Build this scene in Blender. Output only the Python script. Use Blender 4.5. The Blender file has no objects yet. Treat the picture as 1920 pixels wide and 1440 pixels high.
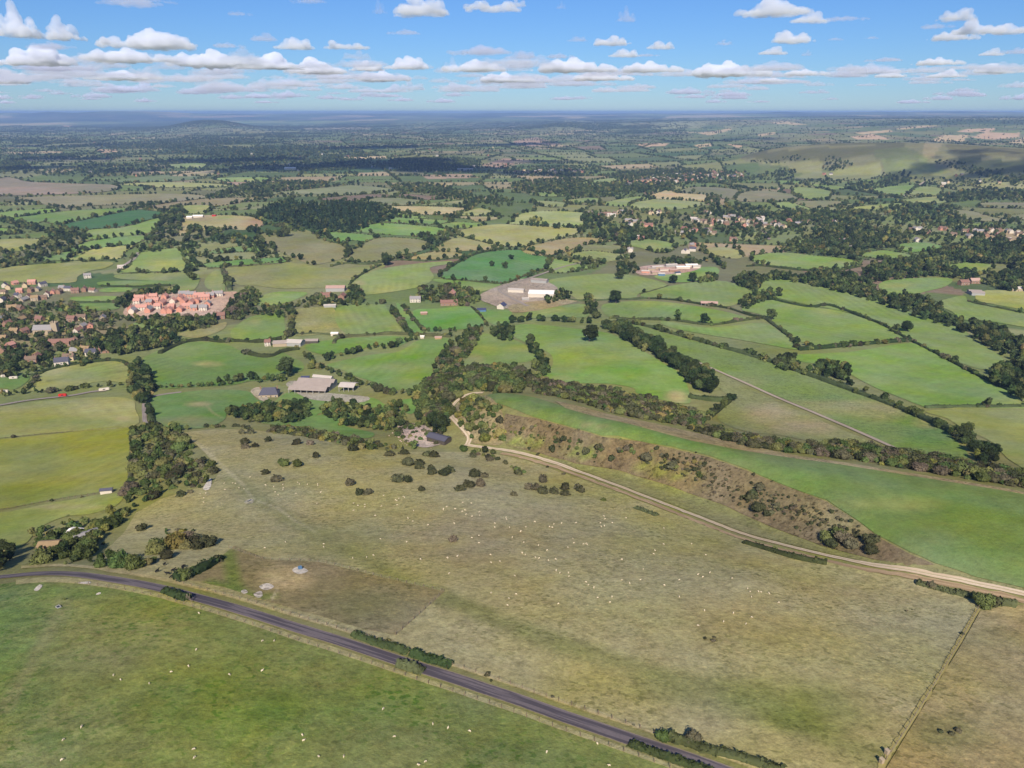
import bpy, bmesh, math, random
import numpy as np
from mathutils import Vector, Matrix
from mathutils.geometry import delaunay_2d_cdt

S = bpy.context.scene
COL = S.collection
RNG = np.random.default_rng(7)
random.seed(7)
R = math.radians

# ------------------------------------------------------------------ camera
F = 1371.0                      # focal length in photo pixels (1920 wide)
CAMZ = 120.0                    # metres above the near field
PITCH = math.atan((720 - 210) / F)
cam = bpy.data.cameras.new('camera')
cam.sensor_fit = 'HORIZONTAL'; cam.sensor_width = 36.0; cam.lens = F / 1920 * 36.0
cam.clip_start = 1.0; cam.clip_end = 400000.0
camo = bpy.data.objects.new('camera', cam); COL.objects.link(camo)
camo.location = (0, 0, CAMZ); camo.rotation_euler = (math.pi / 2 - PITCH, 0, 0)
S.camera = camo

# ------------------------------------------------------------------ sky and sun
# the sun stands behind the camera: the bright anti-solar patch lies near pixel (1000, 1200)
SP, CP = math.sin(PITCH), math.cos(PITCH)
def pixdir(px, py):
    cx = (np.asarray(px, float) - 960) / F; cy = (720 - np.asarray(py, float)) / F
    return cx, CP + cy * SP, -SP + cy * CP
ld = Vector([float(v) for v in pixdir(1000, 1200)]).normalized()     # direction the light travels
SUN_EL = math.asin(-ld.z)
sun = bpy.data.lights.new('sun', 'SUN'); sun.energy = 4.8; sun.angle = R(0.53); sun.color = (1.0, 0.95, 0.86)
suno = bpy.data.objects.new('sun', sun); COL.objects.link(suno)
suno.rotation_euler = ld.to_track_quat('-Z', 'Y').to_euler(); suno.location = (0, -200, 400)
W = bpy.data.worlds.new('World'); S.world = W; W.use_nodes = True
wn = W.node_tree; wn.nodes.clear()
wo = wn.nodes.new('ShaderNodeOutputWorld'); wb = wn.nodes.new('ShaderNodeBackground')
sky = wn.nodes.new('ShaderNodeTexSky'); sky.sky_type = 'NISHITA'; sky.sun_disc = False
sky.sun_elevation = SUN_EL
sky.sun_rotation = math.atan2(-ld.x, -ld.y)      # azimuth of the sun from +Y
sky.altitude = 2000; sky.air_density = 1.45; sky.dust_density = 0.0; sky.ozone_density = 6.0
wb.inputs['Strength'].default_value = 0.076
grade = wn.nodes.new('ShaderNodeMix'); grade.data_type = 'RGBA'; grade.blend_type = 'MULTIPLY'; grade.inputs[0].default_value = 1.0
grade.inputs[7].default_value = (0.46, 0.66, 1.0, 1)        # even white balance of the whole sky
wn.links.new(sky.outputs[0], grade.inputs[6]); wn.links.new(grade.outputs[2], wb.inputs[0]); wn.links.new(wb.outputs[0], wo.inputs[0])
S.view_settings.view_transform = 'Standard'; S.view_settings.look = 'None'
S.view_settings.gamma = 1.0; S.view_settings.use_curve_mapping = False
S.view_settings.exposure = 0.45
S.cycles.use_denoising = True
try: S.cycles.denoiser = 'OPENIMAGEDENOISE'
except Exception: pass
S.cycles.max_bounces = 14; S.cycles.diffuse_bounces = 2; S.cycles.glossy_bounces = 1
S.cycles.transmission_bounces = 1; S.cycles.volume_bounces = 12; S.cycles.transparent_max_bounces = 8
S.cycles.use_adaptive_sampling = True; S.cycles.adaptive_threshold = 0.02
S.cycles.sample_clamp_indirect = 4.0

# ------------------------------------------------------------------ terrain
def azel(px, py):
    dx, dy, dz = pixdir(px, py)
    return np.degrees(np.arctan2(dx, dy)), dz / np.hypot(dx, dy)
CTRL = []
def cp(px, py, z):
    az, te = azel(px, py)
    CTRL.append((float(az), float((z - CAMZ) / te), z))
def cline(pts, n=3):
    for (a, b) in zip(pts[:-1], pts[1:]):
        for i in range(n):
            t = i / n; cp(a[0] + (b[0]-a[0])*t, a[1] + (b[1]-a[1])*t, a[2] + (b[2]-a[2])*t)
    cp(*pts[-1])
# near hilltop, road, brown down
for c in [(-500,1700,6),(0,1700,5),(960,1700,3),(1920,1700,0),(2400,1700,0),(0,1440,2),(480,1440,1),(960,1440,-1),(1450,1440,-3),(1900,1440,-4),
          (0,1250,-3),(480,1250,-4),(100,1085,-12),(300,1100,-12),(600,1170,-9),(900,1290,-7),(1200,1370,-5),
          (1000,1180,-11),(1450,1250,-8),(1850,1280,-9),(700,1080,-18),(1050,1040,-22),(1400,1090,-17),
          (420,1000,-28),(650,960,-34),(900,930,-37),(500,870,-47),(700,880,-46),(850,880,-46),(370,830,-64),(560,830,-58),
          (300,920,-44),(230,980,-37),(120,1010,-42),(40,1040,-34),(-200,1100,-25),(-200,1000,-48),(0,990,-48),(100,940,-58),
          (100,870,-72),(-200,860,-72),(100,790,-88),(-200,780,-88),(280,800,-80),(20,740,-103),(150,700,-108),
          (400,770,-90),(590,735,-100),(440,700,-106),(720,690,-104),(640,810,-78),(780,800,-78),(850,765,-84),(830,700,-98),
          (80,640,-114),(330,640,-114),(600,640,-114),(800,620,-112),(940,660,-98),(1000,620,-102),(1100,640,-92),(1150,690,-84),
          (1220,730,-84),(1020,690,-90),(1270,690,-88)]: cp(*c)
# the chalk track in the combe, the scarp foot, the scarp edge and the far edge of the spur
cline([(872,832,-60),(940,842,-57),(1000,855,-54),(1100,890,-48),(1220,935,-41.5),(1300,965,-38),(1400,1003,-33),(1500,1030,-28),(1600,1053,-24),(1750,1080,-19),(1920,1114,-16),(2150,1170,-13)], 2)
cline([(940,832,-57.5),(1010,846,-54.5),(1080,866,-50.5),(1150,876,-47.5),(1250,905,-43.5),(1350,940,-39.5),(1450,985,-34),(1540,1020,-28.5),(1640,1048,-24)], 2)
cline([(912,744,-52),(935,757,-47),(1000,780,-42),(1060,797,-39.5),(1130,817,-36.5),(1200,825,-34.5),(1260,838,-32.5),(1330,855,-30),(1400,880,-28),(1480,912,-25),(1550,938,-22.5),(1607,975,-20.5),(1650,1007,-19),(1706,1036,-17.5),(1753,1057,-17),(1830,1082,-16),(1920,1104,-15)], 2)
cline([(925,736,-54),(1010,745,-48),(1060,760,-45),(1120,778,-42),(1200,795,-39),(1300,822,-35),(1400,845,-32),(1500,860,-29),(1600,872,-26),(1720,893,-22),(1863,916,-18),(2000,950,-14)], 2)
for c in [(1700,960,-19),(1850,1000,-15.5),(1800,1050,-15),(2100,1050,-11)]: cp(*c)
# far foot of the spur and the fields beyond
cline([(880,720,-78),(960,708,-84),(1070,722,-84),(1150,735,-82),(1250,762,-80),(1340,785,-78),(1430,805,-72),(1560,830,-64),(1690,850,-58),(1800,868,-52),(1920,885,-47),(2100,910,-44)], 2)
for c in [(1400,740,-86),(1500,770,-80),(1650,800,-72),(1800,830,-62),(1900,820,-66),(1350,660,-98),(1500,700,-92),(1700,740,-86),(1900,740,-84),
          (1200,600,-110),(1450,610,-108),(1700,630,-104),(1900,640,-102),(2200,700,-95),(-300,650,-112),
          (0,560,-118),(300,540,-118),(600,520,-116),(900,510,-116),(1200,520,-116),(1500,540,-114),(1800,540,-112),(2200,560,-110),
          (0,470,-120),(250,470,-118),(200,400,-120),(0,380,-121),(500,470,-112),(420,420,-100),(600,385,-88),(700,400,-96),(560,430,-108),(700,450,-112),
          (850,440,-116),(1000,440,-118),(1250,440,-121),(1450,450,-121),(1700,450,-120),(1900,450,-119),
          (650,355,-112),(500,340,-122),(300,330,-122),(100,320,-122),(850,340,-122),(1050,340,-122),(1250,345,-121),(1450,370,-120),(1700,380,-119),(1900,380,-118),
          (0,290,-122),(300,290,-122),(600,290,-122),(800,290,-120),(1000,290,-120),(1200,290,-118),
          # the big chalk hill on the right
          (1385,300,-106),(1395,290,-80),(1440,279,-48),(1450,310,-106),(1520,272,-24),(1560,315,-100),(1620,267,-12),(1640,322,-104),(1700,268,-8),(1690,295,-50),(1760,330,-112),
          (1780,270,-8),(1850,275,-14),(1920,284,-22),(1800,300,-55),(1900,310,-62),(1850,340,-108),(2050,300,-40),
          (100,262,-121),(350,262,-121),(600,262,-120),(850,258,-116),(1050,258,-112),(1200,255,-106),
          (200,243,-118),(600,243,-115),(900,240,-108),(390,246,-115),
          (1100,244,-92),(1060,233,-48),(1000,236,-80),(1140,238,-70),(1250,238,-52),(1310,229,-10),(1200,229,-18),(1400,238,-40),(1500,243,-45),(1500,228,5),(1600,258,-52),(1620,240,-20),
          (1750,256,-50),(1750,241,-12),(1850,250,-38),(1900,258,-60),(1900,238,-5),(1850,226,40),(1700,226,35),
          (100,228,-100),(700,228,-90),(950,224,-60),(300,226,-90),
          (60,213,60),(200,213,60),(330,213,50),(500,213,55),(700,213,55),(900,213,55),(1100,213,55),(1300,213,60),(1500,213,70),(1700,212.6,75),(1900,212.6,75)]: cp(*c)
# hidden ground: behind the camera hill and behind the long hill
for az, d, z in [(0,15,4),(-60,40,4),(60,40,3),(-60,400,-30),(-60,900,-100),(60,200,-6),(60,500,-60),(60,1000,-95),(60,4000,-90),(-60,4000,-120),
                 (22,4300,-70),(28,4400,-75),(33,4500,-70),(18,4600,-95),(60,12000,40),(-60,14000,-100),(-40,43000,40),(-15,43000,30),(15,43000,30),(40,43000,40)]:
    CTRL.append((az, d, z))
C = np.array(CTRL)
U = np.stack([C[:,0], 57.3 * np.log(C[:,1])], 1)
def phi(r2): return -np.sqrt(r2 + 1.0)
def kmat(A, B): return phi(((A[:,None,:] - B[None,:,:]) ** 2).sum(-1))
n = len(U); K = kmat(U, U) + np.eye(n) * 0.5
P = np.c_[np.ones(n), U]
M = np.block([[K, P], [P.T, np.zeros((3,3))]])
sol = np.linalg.solve(M, np.r_[C[:,2], 0, 0, 0]); wts, aff = sol[:n], sol[n:]

def hash2(ix, iy, s):
    v = np.sin(ix * 127.1 + iy * 311.7 + s * 74.7) * 43758.5453
    return v - np.floor(v)
def vnoise(x, y, s=0):
    x = np.asarray(x, float); y = np.asarray(y, float)
    ix, iy = np.floor(x), np.floor(y); fx, fy = x - ix, y - iy
    fx = fx*fx*(3-2*fx); fy = fy*fy*(3-2*fy)
    a = hash2(ix,iy,s)*(1-fx) + hash2(ix+1,iy,s)*fx; b = hash2(ix,iy+1,s)*(1-fx) + hash2(ix+1,iy+1,s)*fx
    return a*(1-fy) + b*fy
def fbm(x, y, s=0, o=4):
    t = 0; a = 0.5
    for i in range(o): t = t + a * vnoise(x, y, s + i); x = x * 2.03; y = y * 2.03; a *= 0.5
    return t

AZ0, AZ1, NAZ = -60.0, 60.0, 961
D0, D1, ND = 14.0, 44000.0, 650
AZG = np.linspace(AZ0, AZ1, NAZ); LDG = np.linspace(math.log(D0), math.log(D1), ND); DG = np.exp(LDG)
ZT = np.empty((NAZ, ND))
for i in range(NAZ):
    q = np.stack([np.full(ND, AZG[i]), 57.3 * LDG], 1)
    ZT[i] = kmat(q, U) @ wts + aff[0] + q @ aff[1:]
ca, sa = np.cos(np.radians(AZG)), np.sin(np.radians(AZG))
XG = sa[:,None] * DG[None,:]; YG = ca[:,None] * DG[None,:]
amp = np.clip((DG - 900) / 9000, 0, 1)[None,:]
ZT += amp * 26 * (fbm(XG/1900, YG/1900, 3) - 0.47) + np.clip((DG - 9000)/9000, 0, 1)[None,:] * 110 * (fbm(XG/4600, YG/3000, 23) - 0.47) + np.clip((DG-200)/1500,0,1)[None,:] * 2.2 * (fbm(XG/170, YG/170, 9, 3) - 0.44)
ZT += 0.5 * (fbm(XG/22, YG/22, 19, 2) - 0.37) * np.clip(1.2 - DG/900, 0, 1)[None,:]
# the wooded hill far left (traced dome)
a0, _ = azel(392, 225)
rr = np.hypot((AZG[:,None] - a0) / 2.5, (DG[None,:] - 12800) / 1500)
ZT += 118 * np.exp(-rr**2.4)
a0, _ = azel(225, 214)
rr = np.hypot((AZG[:,None] - a0) / 3.4, (DG[None,:] - 27000) / 3000)
ZT += 150 * np.exp(-rr**2.5)
for _px, _w, _h in ((20, 1.6, 90), (95, 0.9, 80), (330, 2.2, 60), (620, 3.0, 25), (1460, 1.4, 45), (1560, 4.0, 50), (1800, 5.0, 60)):
    _a, _ = azel(_px, 212); rr = np.hypot((AZG[:,None] - _a) / _w, (DG[None,:] - 28500) / 2600); ZT += _h * np.exp(-rr**2)
a0, _ = azel(1060, 228); rr = np.hypot((AZG[:,None] - a0) / 2.2, (DG[None,:] - 10500) / 900)
ZT += 45 * np.exp(-rr**2)
ZT = np.where(DG[None,:] > 2500, np.clip(ZT, -135, CAMZ + 26), ZT)

def tab(az, ld_):
    fa = np.clip((az - AZ0) / (AZ1 - AZ0) * (NAZ - 1), 0, NAZ - 1.001); fd = np.clip((ld_ - LDG[0]) / (LDG[-1] - LDG[0]) * (ND - 1), 0, ND - 1.001)
    ia = fa.astype(int); idd = fd.astype(int); ta = fa - ia; td = fd - idd
    return (ZT[ia,idd]*(1-ta) + ZT[ia+1,idd]*ta)*(1-td) + (ZT[ia,idd+1]*(1-ta) + ZT[ia+1,idd+1]*ta)*td
def zat(x, y):
    x = np.asarray(x, float); y = np.asarray(y, float)
    return tab(np.degrees(np.arctan2(x, y)), np.log(np.maximum(np.hypot(x, y), D0)))
def ground(px, py):
    """pixels of the photograph -> points of the ground they show (first hit along the ray)"""
    px = np.atleast_1d(np.asarray(px, float)); py = np.atleast_1d(np.asarray(py, float))
    az, te = azel(px, py)
    fa = np.clip((az - AZ0) / (AZ1 - AZ0) * (NAZ - 1), 0, NAZ - 1.001); ia = fa.astype(int); ta = (fa - ia)[:,None]
    prof = ZT[ia] * (1 - ta) + ZT[ia+1] * ta
    h = CAMZ + DG[None,:] * te[:,None] - prof
    hit = h < 0; k = np.where(hit.any(1), hit.argmax(1), ND - 1); k = np.maximum(k, 1)
    r = np.arange(len(px)); h0, h1 = h[r,k-1], h[r,k]
    t = np.clip(h0 / (h0 - h1 + 1e-9), 0, 1); l = LDG[k-1] + (LDG[k] - LDG[k-1]) * t
    d = np.exp(l); x = np.sin(np.radians(az)) * d; y = np.cos(np.radians(az)) * d
    return np.stack([x, y, zat(x, y)], 1)
def project(p):
    p = np.atleast_2d(p); x, y, z = p[:,0], p[:,1], p[:,2] - CAMZ
    fw = y * CP - z * SP; up = y * SP + z * CP
    return 960 + F * x / fw, 720 - F * up / fw, fw

# ------------------------------------------------------------------ helpers
def lin(c):
    c = np.asarray(c, float) / 255.0
    return np.where(c <= 0.04045, c / 12.92, ((c + 0.055) / 1.055) ** 2.4)
GAIN = 1.25                      # photo brightness of a sunlit surface over its base colour
WARM = np.array([1.12, 1.0, 0.88])
def alb(c):
    k = WARM * (np.array([1.12, 1.0, 0.96]) if c[1] > c[0] * 1.04 else np.array([1.0, 1.0, 1.0]))
    return lin(c) / GAIN * k

def mesh_np(name, v, f=None, q=None):
    """mesh from numpy arrays; f: list of polygons or (n,3)/(n,4) array"""
    me = bpy.data.meshes.new(name)
    v = np.asarray(v, np.float32)
    f = np.asarray(f, np.int32); k = f.shape[1]; nf = len(f)
    me.vertices.add(len(v)); me.vertices.foreach_set('co', v.ravel())
    me.loops.add(nf * k); me.loops.foreach_set('vertex_index', f.ravel())
    me.polygons.add(nf); me.polygons.foreach_set('loop_start', np.arange(0, nf * k, k, dtype=np.int32))
    me.update(calc_edges=True)
    return me
def add(name, me, mat=None, parent=None, loc=None, rz=None, sc=None):
    if mat is not None and not me.materials:
        for m in (mat if isinstance(mat, (list, tuple)) else [mat]): me.materials.append(m)
    o = bpy.data.objects.new(name, me); COL.objects.link(o)
    if parent: o.parent = parent
    if loc is not None: o.location = loc
    if rz is not None: o.rotation_euler = (0, 0, rz)
    if sc is not None: o.scale = sc if hasattr(sc, '__len__') else (sc, sc, sc)
    return o
def empty(name, loc=(0,0,0), rz=0, sc=1):
    o = bpy.data.objects.new(name, None); COL.objects.link(o); o.location = loc; o.rotation_euler = (0,0,rz)
    o.empty_display_size = 0.5; o.scale = (sc, sc, sc); return o
def tag(o, label=None, cat=None, group=None, kind=None):
    if label: o['label'] = label
    if cat: o['category'] = cat
    if group: o['group'] = group
    if kind: o['kind'] = kind
    return o
def smooth(me):
    me.polygons.foreach_set('use_smooth', np.ones(len(me.polygons), bool)); return me

# ------------------------------------------------------------------ materials
def mat(name):
    m = bpy.data.materials.new(name); m.use_nodes = True
    nt = m.node_tree; b = nt.nodes['Principled BSDF']
    b.inputs['Roughness'].default_value = 0.9; b.inputs['Specular IOR Level'].default_value = 0.1
    return m, nt, b
def noise(nt, vec, scale, detail=3, rough=0.6):
    t = nt.nodes.new('ShaderNodeTexNoise'); t.inputs['Scale'].default_value = scale; t.inputs['Detail'].default_value = detail
    t.inputs['Roughness'].default_value = rough
    if vec: nt.links.new(vec, t.inputs['Vector'])
    return t.outputs['Fac']
def mrange(nt, v, a, b, c, d):
    m = nt.nodes.new('ShaderNodeMapRange'); m.inputs[1].default_value = a; m.inputs[2].default_value = b
    m.inputs[3].default_value = c; m.inputs[4].default_value = d; nt.links.new(v, m.inputs[0]); return m.outputs[0]
def math_(nt, op, a, b):
    m = nt.nodes.new('ShaderNodeMath'); m.operation = op
    for i, v in enumerate((a, b)):
        if hasattr(v, 'links'): nt.links.new(v, m.inputs[i])
        else: m.inputs[i].default_value = v
    return m.outputs[0]
def mixc(nt, fac, a, b, mode='MIX'):
    m = nt.nodes.new('ShaderNodeMix'); m.data_type = 'RGBA'; m.blend_type = mode
    if hasattr(fac, 'links'): nt.links.new(fac, m.inputs[0])
    else: m.inputs[0].default_value = fac
    for i, v in ((6, a), (7, b)):
        if hasattr(v, 'links'): nt.links.new(v, m.inputs[i])
        else: m.inputs[i].default_value = (*[float(t) for t in v][:3], 1)
    return m.outputs[2]
def coords(nt, scale=None):
    g = nt.nodes.new('ShaderNodeNewGeometry')
    if scale is None: return g.outputs['Position']
    mp = nt.nodes.new('ShaderNodeMapping'); mp.inputs['Scale'].default_value = scale
    nt.links.new(g.outputs['Position'], mp.inputs['Vector']); return mp.outputs[0]

def field_mat(name, contrast=1.0, tuft=0.0, dark=(0.4,0.55,0.35), stripes=0.0, hue=0.02, fine=0.3):
    m, nt, b = mat(name); pos = coords(nt)
    at = nt.nodes.new('ShaderNodeAttribute'); at.attribute_name = 'Col'
    col = at.outputs['Color']
    n1 = mrange(nt, noise(nt, pos, 1/90, 4), 0.3, 0.7, -0.5, 0.5)
    n2 = mrange(nt, noise(nt, pos, 1/14, 5, 0.7), 0.3, 0.7, -0.5, 0.5)
    n3 = mrange(nt, noise(nt, pos, 1/1.5, 5, 0.8), 0.3, 0.7, -0.5, 0.5)
    n4 = mrange(nt, noise(nt, coords(nt, (1, 1.15, 1.4)), 1/4.2, 3, 0.65), 0.3, 0.7, -0.5, 0.5)
    s = math_(nt, 'ADD', math_(nt, 'MULTIPLY', n1, 0.26*contrast), math_(nt, 'MULTIPLY', n2, 0.24*contrast))
    s = math_(nt, 'ADD', s, math_(nt, 'MULTIPLY', n3, fine*1.25))
    s = math_(nt, 'ADD', s, math_(nt, 'MULTIPLY', n4, fine*0.8))
    if stripes:
        # tractor passes: each field has its own direction, from its own random number
        oi = nt.nodes.new('ShaderNodeObjectInfo'); rot = nt.nodes.new('ShaderNodeVectorRotate'); rot.rotation_type = 'Z_AXIS'
        nt.links.new(pos, rot.inputs['Vector']); nt.links.new(math_(nt, 'MULTIPLY', oi.outputs['Random'], 6.283), rot.inputs['Angle'])
        w = nt.nodes.new('ShaderNodeTexWave'); w.wave_type = 'BANDS'; w.inputs['Scale'].default_value = 0.030
        w.inputs['Distortion'].default_value = 2.5; w.inputs['Detail'].default_value = 3; w.inputs['Detail Scale'].default_value = 0.3
        nt.links.new(rot.outputs[0], w.inputs[0])
        amt = math_(nt, 'MULTIPLY', mrange(nt, noise(nt, pos, 1/120, 2), 0.4, 0.65, 0, 1), stripes)
        s = math_(nt, 'ADD', s, math_(nt, 'MULTIPLY', mrange(nt, w.outputs['Fac'], 0, 1, -1, 1), amt))
    s = math_(nt, 'ADD', s, 1.0)
    hsv = nt.nodes.new('ShaderNodeHueSaturation'); nt.links.new(col, hsv.inputs['Color']); nt.links.new(s, hsv.inputs['Value'])
    hv = math_(nt, 'ADD', mrange(nt, noise(nt, pos, 1/33, 4), 0.3, 0.7, 0.5-hue*0.35, 0.5+hue*0.9), mrange(nt, noise(nt, pos, 1/5.5, 4, 0.7), 0.3, 0.7, -hue*0.3, hue*0.7))
    nt.links.new(hv, hsv.inputs['Hue'])
    nt.links.new(mrange(nt, noise(nt, pos, 1/51, 3), 0.3, 0.7, 0.78, 1.12), hsv.inputs['Saturation'])
    out = hsv.outputs[0]
    if tuft:
        tn = math_(nt, 'MULTIPLY', mrange(nt, noise(nt, coords(nt, (1.0, 1.25, 1.0)), 1/1.7, 2, 0.5), 0.54, 0.64, 0, 1), mrange(nt, noise(nt, pos, 1/24, 4), 0.40, 0.60, 0.12, 1))
        out = mixc(nt, math_(nt, 'MULTIPLY', tn, tuft), out, mixc(nt, 1.0, out, dark, 'MULTIPLY'))
        tp = math_(nt, 'MULTIPLY', mrange(nt, noise(nt, coords(nt, (1,1.3,1.7)), 1/1.3, 3, 0.6), 0.56, 0.68, 0, 1), mrange(nt, noise(nt, coords(nt, (1.1,.9,1)), 1/30, 3), 0.42, 0.6, 0.1, 1))
        out = mixc(nt, math_(nt, 'MULTIPLY', tp, tuft*0.75), out, mixc(nt, 1.0, out, (1.55,1.40,1.30), 'MULTIPLY'))
    nt.links.new(out, b.inputs['Base Color'])
    bp = nt.nodes.new('ShaderNodeBump'); bp.inputs['Strength'].default_value = 0.8; bp.inputs['Distance'].default_value = 0.35
    nt.links.new(noise(nt, pos, 0.9, 5, 0.7), bp.inputs['Height']); nt.links.new(bp.outputs[0], b.inputs['Normal'])
    return m
MF = field_mat('mown_pasture', 0.9, 0.25, dark=(0.7,0.76,0.66), stripes=0.06, hue=0.022, fine=0.26)
MR = field_mat('rough_pasture', 0.5, 0.9, dark=(0.60,0.63,0.54), hue=0.012, fine=0.5)
MN = field_mat('tufted_grass', 1.1, 1.0, dark=(0.50,0.70,0.42), hue=0.03, fine=0.5)
MS = field_mat('scrubby_slope', 1.3, 1.0, dark=(0.40,0.38,0.34), hue=0.015, fine=0.6)

def solid(name, c, rough=0.85, var=0.14, scale=0.6, spec=0.15, photo=True):
    m, nt, b = mat(name); base = alb(c) if photo else np.asarray(c)
    pos = coords(nt); f = mrange(nt, noise(nt, pos, scale, 5, 0.7), 0.25, 0.75, 1-var, 1+var)
    hsv = nt.nodes.new('ShaderNodeHueSaturation'); hsv.inputs['Color'].default_value = (*[float(x) for x in base], 1)
    nt.links.new(f, hsv.inputs['Value']); nt.links.new(hsv.outputs[0], b.inputs['Base Color'])
    b.inputs['Roughness'].default_value = rough; b.inputs['Specular IOR Level'].default_value = spec
    return m
def foliage(name, c1, c2, c3=None):
    """leaves: colour varies leaf by leaf, plant by plant and in drifts"""
    m, nt, b = mat(name); g = nt.nodes.new('ShaderNodeNewGeometry'); oi = nt.nodes.new('ShaderNodeObjectInfo')
    c = mixc(nt, g.outputs['Random Per Island'], c1, c2)
    if c3 is not None:
        c = mixc(nt, mrange(nt, oi.outputs['Random'], 0.55, 1.0, 0, 0.8), c, c3)
    nz = mrange(nt, noise(nt, coords(nt), 1/9, 3), 0.3, 0.7, 0.72, 1.25)
    v = math_(nt, 'MULTIPLY', nz, mrange(nt, oi.outputs['Random'], 0, 1, 0.62, 1.5))
    hsv = nt.nodes.new('ShaderNodeHueSaturation'); nt.links.new(c, hsv.inputs['Color']); nt.links.new(v, hsv.inputs['Value'])
    nt.links.new(mrange(nt, math_(nt, 'FRACT', math_(nt, 'MULTIPLY', oi.outputs['Random'], 7.3), 0.0), 0, 1, 0.455, 0.52), hsv.inputs['Hue'])
    nt.links.new(hsv.outputs[0], b.inputs['Base Color']); b.inputs['Specular IOR Level'].default_value = 0.05
    return m
M_OAK = foliage('oak_leaves', (0.018,0.031,0.012), (0.044,0.064,0.022), (0.058,0.070,0.024))
M_ASH = foliage('ash_leaves', (0.042,0.066,0.020), (0.095,0.125,0.036), (0.115,0.108,0.038))
M_YEL = foliage('turning_leaves', (0.120,0.130,0.030), (0.210,0.190,0.045), (0.16,0.14,0.05))
M_SCR = foliage('scrub_leaves', (0.036,0.044,0.019), (0.085,0.085,0.038), (0.100,0.082,0.052))
M_CON = foliage('conifer_needles', (0.018,0.034,0.018), (0.038,0.060,0.027))
M_HED = foliage('hedge_leaves', (0.024,0.040,0.015), (0.056,0.074,0.026), (0.066,0.068,0.032))
M_BARK = solid('bark', (0.09,0.075,0.06), 0.95, 0.25, 3.0, photo=False)
# ------------------------------------------------------------------ far patchwork of fields (a recursive split of the vale)
def inpoly(x, y, poly):
    x = np.asarray(x); y = np.asarray(y); c = np.zeros(x.shape, bool); n_ = len(poly); j = n_ - 1
    for i in range(n_):
        xi, yi = poly[i]; xj, yj = poly[j]
        if yi != yj:
            c ^= ((yi > y) != (yj > y)) & (x < (xj - xi) * (y - yi) / (yj - yi) + xi)
        j = i
    return c
def clip(poly, p, nrm, sgn):
    out = []; m_ = len(poly)
    for i in range(m_):
        a, b = poly[i], poly[(i+1) % m_]
        da = ((a[0]-p[0])*nrm[0] + (a[1]-p[1])*nrm[1]) * sgn; db = ((b[0]-p[0])*nrm[0] + (b[1]-p[1])*nrm[1]) * sgn
        if da >= 0: out.append(a)
        if da * db < 0:
            t = da / (da - db); out.append((a[0]+(b[0]-a[0])*t, a[1]+(b[1]-a[1])*t))
    return out
PAL = [((112,138,80),5),((124,146,88),5),((138,150,98),4),((150,156,108),3),((100,126,76),4),((84,116,70),2),((164,152,116),1.4),((186,166,132),0.8),((146,126,108),0.6),((130,132,96),3)]
PALC = [alb([0.9*v + 0.1*(sum(c)/3) - 4 for v in c]) * 0.86 for c, _ in PAL]; PALW = np.array([w for _, w in PAL]); PALW /= PALW.sum()
FAR_EDGES = []
gx = XG.ravel(); gy = YG.ravel()
BASE = np.empty((len(gx), 3)); BASE[:] = alb((122,138,86))
rb = random.Random(11)
def leafcol(cx, cy):
    c = PALC[int(RNG.choice(len(PALC), p=PALW))] * rb.uniform(0.85, 1.12)
    return c
def bsp(poly, idx, depth):
    xs = [p[0] for p in poly]; ys = [p[1] for p in poly]
    cx, cy = sum(xs)/len(xs), sum(ys)/len(ys); d = math.hypot(cx, cy)
    ar = abs(sum(poly[i][0]*poly[(i+1)%len(poly)][1] - poly[(i+1)%len(poly)][0]*poly[i][1] for i in range(len(poly)))) / 2
    if len(idx) == 0 and depth > 5: return
    lim = 3.6e4 * (1 + d / 3500) * rb.choice((0.6, 1, 1, 1.6))
    if ar < lim or depth > 22:
        BASE[idx] = leafcol(cx, cy); return
    # split across the longest direction with a little skew
    best = max(range(len(poly)), key=lambda i: math.dist(poly[i], poly[(i+1)%len(poly)]))
    a, b = poly[best], poly[(best+1) % len(poly)]; t = rb.uniform(0.36, 0.64)
    p = (a[0]+(b[0]-a[0])*t, a[1]+(b[1]-a[1])*t)
    ang = math.atan2(b[1]-a[1], b[0]-a[0]) + rb.gauss(0, 0.16); nrm = (math.cos(ang), math.sin(ang))
    A, B = clip(poly, p, nrm, 1), clip(poly, p, nrm, -1)
    if len(A) < 3 or len(B) < 3: BASE[idx] = leafcol(cx, cy); return
    seg = [q for q in A if abs((q[0]-p[0])*nrm[0] + (q[1]-p[1])*nrm[1]) < 1e-3]
    if len(seg) >= 2: FAR_EDGES.append((seg[0], seg[-1]))
    s = (gx[idx]-p[0])*nrm[0] + (gy[idx]-p[1])*nrm[1] + 9 * np.sin(gx[idx]/70 + gy[idx]/55)
    bsp(A, idx[s >= 0], depth+1); bsp(B, idx[s < 0], depth+1)
sel = np.nonzero((gy > 500) & (np.hypot(gx, gy) > 900) & (np.abs(gx) < 30000) & (gy < 40000))[0]
bsp([(-30000,500),(30000,500),(30000,40000),(-30000,40000)], sel, 0)
# far woods: dark drifts of trees
def woodness(x, y): return fbm(x/1300 + 5, y/1300, 31, 4) + 0.25*fbm(x/300, y/300, 41, 2)
wd = woodness(gx, gy); dd = np.hypot(gx, gy)
fw_ = np.clip((wd - np.where(dd > 11000, 0.665, 0.715)) / 0.02, 0, 1) * np.clip((dd - 3000)/1500, 0, 1) * 0.9
BASE = BASE * (1 - fw_[:,None]) + alb((62,84,52)) * fw_[:,None]
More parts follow.
